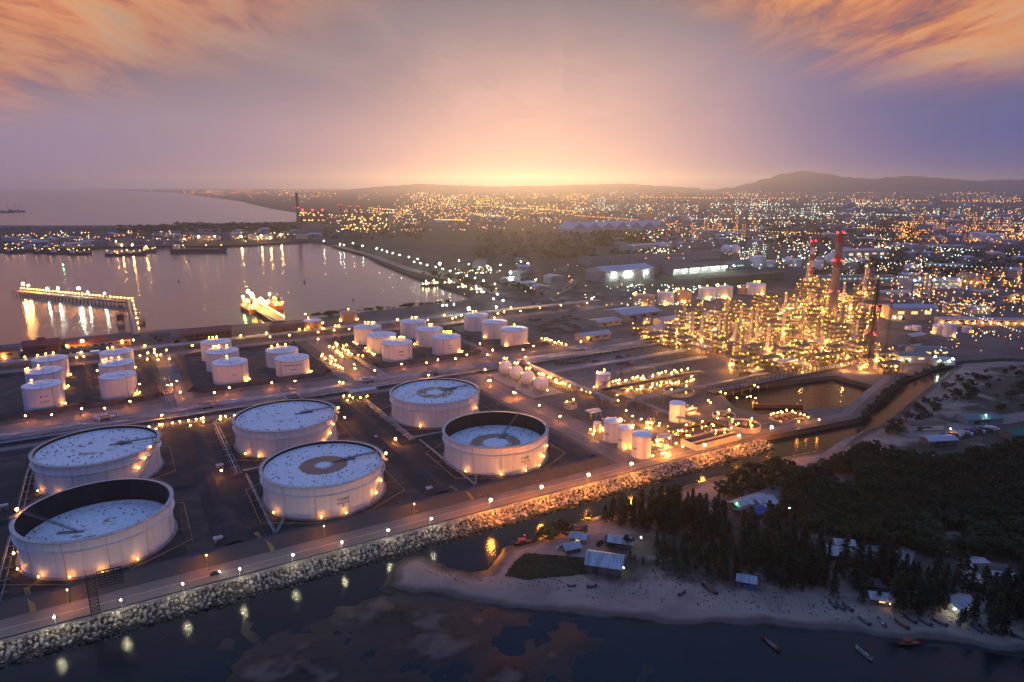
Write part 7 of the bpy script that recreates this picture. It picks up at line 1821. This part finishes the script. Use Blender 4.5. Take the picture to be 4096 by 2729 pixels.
for k in range(30):
    u, v = rf.uniform(2330, 3050), rf.uniform(1160, 1235)
    if 2480 < u < 3100 and v > 1105: continue
    far_building(u, v, 'small workshop in the white lit yard', 'workshops of the white lit yard', .5)

# ------------------------------------------------------------------ power station and far port landmarks
stack(1196, 925, 772, 7.5, 5, ((.5, 'stack_concrete'), (1.0, 'stack_concrete')), 'tall brown chimney of the power station across the bay', (.62,))
for u, vt, vb, lb in ((1364, 818, 890, 'first of three thinner chimneys in the amber works'), (1401, 824, 895, 'middle one of three thinner chimneys in the amber works'), (1436, 824, 905, 'last of three thinner chimneys in the amber works')): stack(u, vb, vt, 5, 4, ((.6, 'stack_concrete'), (1.0, 'stack_red')), lb, (.98,))
t = building(P(1257, 885), 130, 50, 46, 3, 0, 'wall_maroon', 'roof_dark', 'power station hall with three red lamps on its roof', 'power_station', nwin=0, door=False)
for k in range(26): bulb(t, (rf.uniform(-62, 62), -26.5, rf.choice((6, 30, 36, 42))), 1.8, 'far_amber')
for x in (-60, 0, 60): bulb(t, (x * .8, -18, 55), 4.0, 'red_beacon', 'beacon')
t = building(P(1476, 920), 170, 60, 60, 3, 0, 'steel_grey', 'roof_dark', 'amber lit plant block standing behind the breakwater', 'plant_block', nwin=0, door=False)
for k in range(60): bulb(t, (rf.uniform(-85, 85), -32, rf.uniform(4, 62)), 1.6, 'far_amber')
for u, v in ((560, 975), (880, 962), (990, 955), (750, 965)):
    p = P(u, v); t = thing('quay_crane', p, 'dark quay crane with raised boom on the far quay', 'crane', R_(20), 'quay cranes'); mb = MB()
    for x in (-6, 6):
        for y in (-8, 8): mb.bar((x, y, 0), (x * .8, y * .7, 34), 1.3)
    mb.bar((-6, -8, 16), (6, -8, 16), 1).bar((-6, 8, 16), (6, 8, 16), 1).build('leg', 'dark_steel', t); MB().bar((0, 26, 36), (0, -20, 36), 2.0).bar((0, -8, 36), (0, -34, 62), 1.4).bar((0, 4, 36), (0, 4, 52), 1.2).bar((0, 4, 52), (0, -30, 58), .5).build('boom', 'dark_steel', t); MB().box((0, 8, 38), (7, 9, 5)).build('cab', 'wall_grey', t)
p0, p1 = P(-200, 909, 8), P(740, 912, 8); d = p1 - p0; t = thing('viaduct', (p0.x, p0.y, 0), 'long low viaduct crossing the water on the horizon side of the port', 'bridge', math.atan2(d.y, d.x)); L = d.length
MB().box((L / 2, 0, 9), (L, 12, 3)).build('deck', 'concrete', t); pm = MB().box((0, 0, 2), (4, 8, 12)).mesh('pier', 'concrete')
for k in range(28): put_mesh('pier', pm, t, (L * (k + .5) / 28, 0, 0))
t = thing('moored_barge', (*P(800, 1008, WZ).xy, WZ + 1), 'long dark ship moored under the orange floodlight of the far quay', 'ship', R_(8)); hull(150, 24, -1, 8, 'hull_dark', t); MB().box((-60, 0, 14), (14, 18, 12)).build('superstructure', 'ship_white', t); MB().box((5, 0, 7.2), (110, 19, 1)).build('deck', 'ship_deck', t)
for x in (-60, -40, 20, 60): bulb(t, (x, -8, 18), 1.5, 'far_amber')
for (u, v, L) in ((470, 1022, 60), (545, 1020, 50), (600, 1010, 34), (180, 1012, 60), (250, 1015, 70), (60, 1012, 50), (320, 1018, 60)):
    p = P(u, v, WZ); t = thing('harbour_ship', (p.x, p.y, WZ + 1), 'small ship moored along the far quay under amber lamps', 'ship', R_(6 + u % 9), 'small ships along the far quay'); hull(L, L * .17, -1, 4, 'hull_dark', t); MB().box((-L * .3, 0, 7), (L * .16, L * .13, 7)).build('superstructure', 'ship_white', t); MB().bar((L * .1, 0, 3), (L * .1, 0, 18), .6).build('mast', 'dark_steel', t)
    for x in (-.4, -.1, .2, .4): bulb(t, (L * x, 0, 9 + 8 * abs(x)), 1.1, 'far_amber')
for (u, v, s) in ((30, 850, 1.6), (55, 846, 1.2), (85, 847, 1.0)):
    p = P(u, v, WZ); t = thing('distant_ship', (p.x, p.y, WZ + 1), 'faint ship anchored far out on the pale sea', 'ship', 0, 'ships anchored far out'); hull(60 * s, 12 * s, -1, 6, 'hull_dark', t); MB().box((-18 * s, 0, 10), (9 * s, 9 * s, 9)).build('superstructure', 'ship_white', t); MB().bar((8, 0, 5), (8, 0, 46 * s), 1.5).build('mast', 'dark_steel', t)
# dark woods of the port strip and beyond
def far_wood(name, boxes, seed):
    r = random.Random(seed); mb = MB()
    for (u0, v0, u1, v1, n, h) in boxes:
        for _ in range(n):
            p = P(r.uniform(u0, u1), r.uniform(v0, v1))
            if not far_ok(p): continue
            s = h * r.uniform(.6, 1.3); leaf_quads(mb, r, (p.x, p.y, s * .5), 16, s * .95, s * .30, .6)
    tag(mb.build(name, 'leaf_dark'), kind='stuff')
far_wood('far_wood', ((700, 903, 1180, 932, 420, 16), (480, 912, 720, 930, 120, 14), (2380, 930, 2700, 985, 300, 12), (2450, 1000, 2700, 1035, 120, 10), (1900, 930, 2400, 1040, 380, 9), (2900, 880, 3700, 980, 420, 12), (3250, 1000, 4090, 1120, 420, 9), (1300, 850, 1700, 960, 200, 10)), 3)

# ------------------------------------------------------------------ city lights
glow('speck_orange', (1.0, 0.33, 0.045), 9.0, False); glow('speck_white', (0.78, 1.0, 0.82), 7.0, False); glow('speck_amber', (1.0, 0.52, 0.12), 9.0, False)
LZ = [  # u0, u1, v0, v1, number, mix (orange, white, amber), size in pixels of the photograph
    (2250, 4096, 768, 800, 420, (.55, .35, .1), 2.6), (2300, 4096, 800, 850, 620, (.35, .5, .15), 3.2), (2350, 4096, 850, 905, 620, (.3, .55, .15), 3.6), (2500, 3650, 905, 985, 420, (.4, .45, .15), 4.0),
    (3600, 4096, 885, 965, 520, (.95, .05, .0), 4.0), (2950, 3600, 985, 1075, 170, (.12, .8, .08), 4.6), (3300, 4096, 985, 1130, 200, (.3, .6, .1), 4.6), (3560, 4096, 1120, 1240, 330, (.7, .25, .05), 5.0),
    (1640, 2350, 776, 800, 330, (.3, .05, .65), 2.8), (1560, 2330, 800, 870, 620, (.35, .1, .55), 3.4), (1300, 1700, 840, 930, 220, (.3, .15, .55), 3.6), (1500, 2300, 870, 925, 90, (.3, .2, .5), 3.6),
    (560, 1180, 763, 775, 130, (.9, .1, 0), 3.2), (560, 1300, 760, 812, 120, (.7, .25, .05), 2.6), (1200, 1900, 760, 800, 90, (.6, .2, .2), 2.6),
    (0, 620, 930, 1010, 330, (.35, .25, .4), 4.2), (620, 1300, 930, 968, 130, (.4, .35, .25), 4.0), (2330, 2980, 1140, 1225, 120, (.1, .8, .1), 4.6), (1780, 2330, 1050, 1180, 70, (.1, .6, .3), 5.0), (2560, 2760, 985, 1035, 60, (.2, .7, .1), 4.6), (3700, 4096, 1230, 1420, 110, (.55, .35, .1), 5.0)]
rl_ = random.Random(88); specks = []
for (u0, u1, v0, v1, n, mix, px) in LZ:
    cl_ = [(rl_.uniform(u0, u1), rl_.uniform(v0, v1)) for _ in range(max(3, n // 16))]
    for _ in range(n):
        if rl_.random() < .6: c = rl_.choice(cl_); u, v = c[0] + rl_.gauss(0, 26), c[1] + rl_.gauss(0, 7)
        else: u, v = rl_.uniform(u0, u1), rl_.uniform(v0, v1)
        if not (-60 < u < 4160 and v0 - 6 < v < v1 + 12): continue
        z = rl_.choice((6, 8, 10, 14, 22)); p = P(u, v, z); g0 = Vector((p.x, p.y, 0))
        if p.y > EXT - 500 or not far_ok(g0): continue
        k = rl_.choices(('speck_orange', 'speck_white', 'speck_amber'), mix)[0]; specks.append((p, mpp(p) * px * rl_.uniform(.45, 1.1) * .42, k))
for (u0, v0, u1, v1, k, n) in ((1980, 828, 2330, 846, 'speck_amber', 34), (2300, 862, 2560, 880, 'speck_orange', 26), (2420, 905, 2700, 896, 'speck_orange', 24), (2700, 880, 3150, 872, 'speck_white', 34), (2800, 915, 3300, 935, 'speck_orange', 40), (3100, 850, 3700, 862, 'speck_white', 40), (3300, 905, 3640, 918, 'speck_orange', 30), (3420, 800, 4090, 806, 'speck_orange', 44), (2560, 790, 3200, 794, 'speck_orange', 46), (3000, 820, 3600, 812, 'speck_white', 36), (3700, 985, 4090, 1020, 'speck_white', 24), (1480, 833, 1690, 846, 'speck_amber', 30), (1740, 878, 1870, 881, 'speck_amber', 22), (3560, 1052, 4090, 1075, 'speck_white', 26), (3820, 1240, 4090, 1330, 'speck_white', 22), (3400, 1098, 3640, 1110, 'speck_white', 24)):
    for i in range(n):
        f = (i + rl_.uniform(-.2, .2)) / n; p = P(u0 + (u1 - u0) * f, v0 + (v1 - v0) * f, 9)
        if far_ok(Vector((p.x, p.y, 0))): specks.append((p, mpp(p) * 1.45, k))
specks.sort(key=lambda s: -s[1] / mpp(s[0]) - (5 if s[0].y < 1500 else 0))
CL = {'speck_orange': 'orange', 'speck_white': 'greenish white', 'speck_amber': 'amber'}
octa = {}
def octa_mesh(k):
    if k not in octa:
        mb = MB(); mb.raw([(1, 0, 0), (-1, 0, 0), (0, 1, 0), (0, -1, 0), (0, 0, 1), (0, 0, -1)], [(0, 2, 4), (2, 1, 4), (1, 3, 4), (3, 0, 4), (2, 0, 5), (1, 2, 5), (3, 1, 5), (0, 3, 5)]); octa[k] = mb.mesh('city_lamp', k)
    return octa[k]
for p, s, k in specks[:300]:
    o = put_mesh('city_lamp', octa_mesh(k), None, p); o.scale = (s,) * 3; tag(o, 'tiny %s city lamp among the distant works' % CL[k], 'lamp', '%s city lamps' % CL[k])
for kk in CL:
    mb = MB()
    for p, s, k in specks[300:]:
        if k != kk: continue
        mb.raw([(p.x + s, p.y, p.z), (p.x - s, p.y, p.z), (p.x, p.y + s, p.z), (p.x, p.y - s, p.z), (p.x, p.y, p.z + s), (p.x, p.y, p.z - s)], [(0, 2, 4), (2, 1, 4), (1, 3, 4), (3, 0, 4), (2, 0, 5), (1, 2, 5), (3, 1, 5), (0, 3, 5)])
    tag(mb.build('city_lights', kk), kind='stuff')
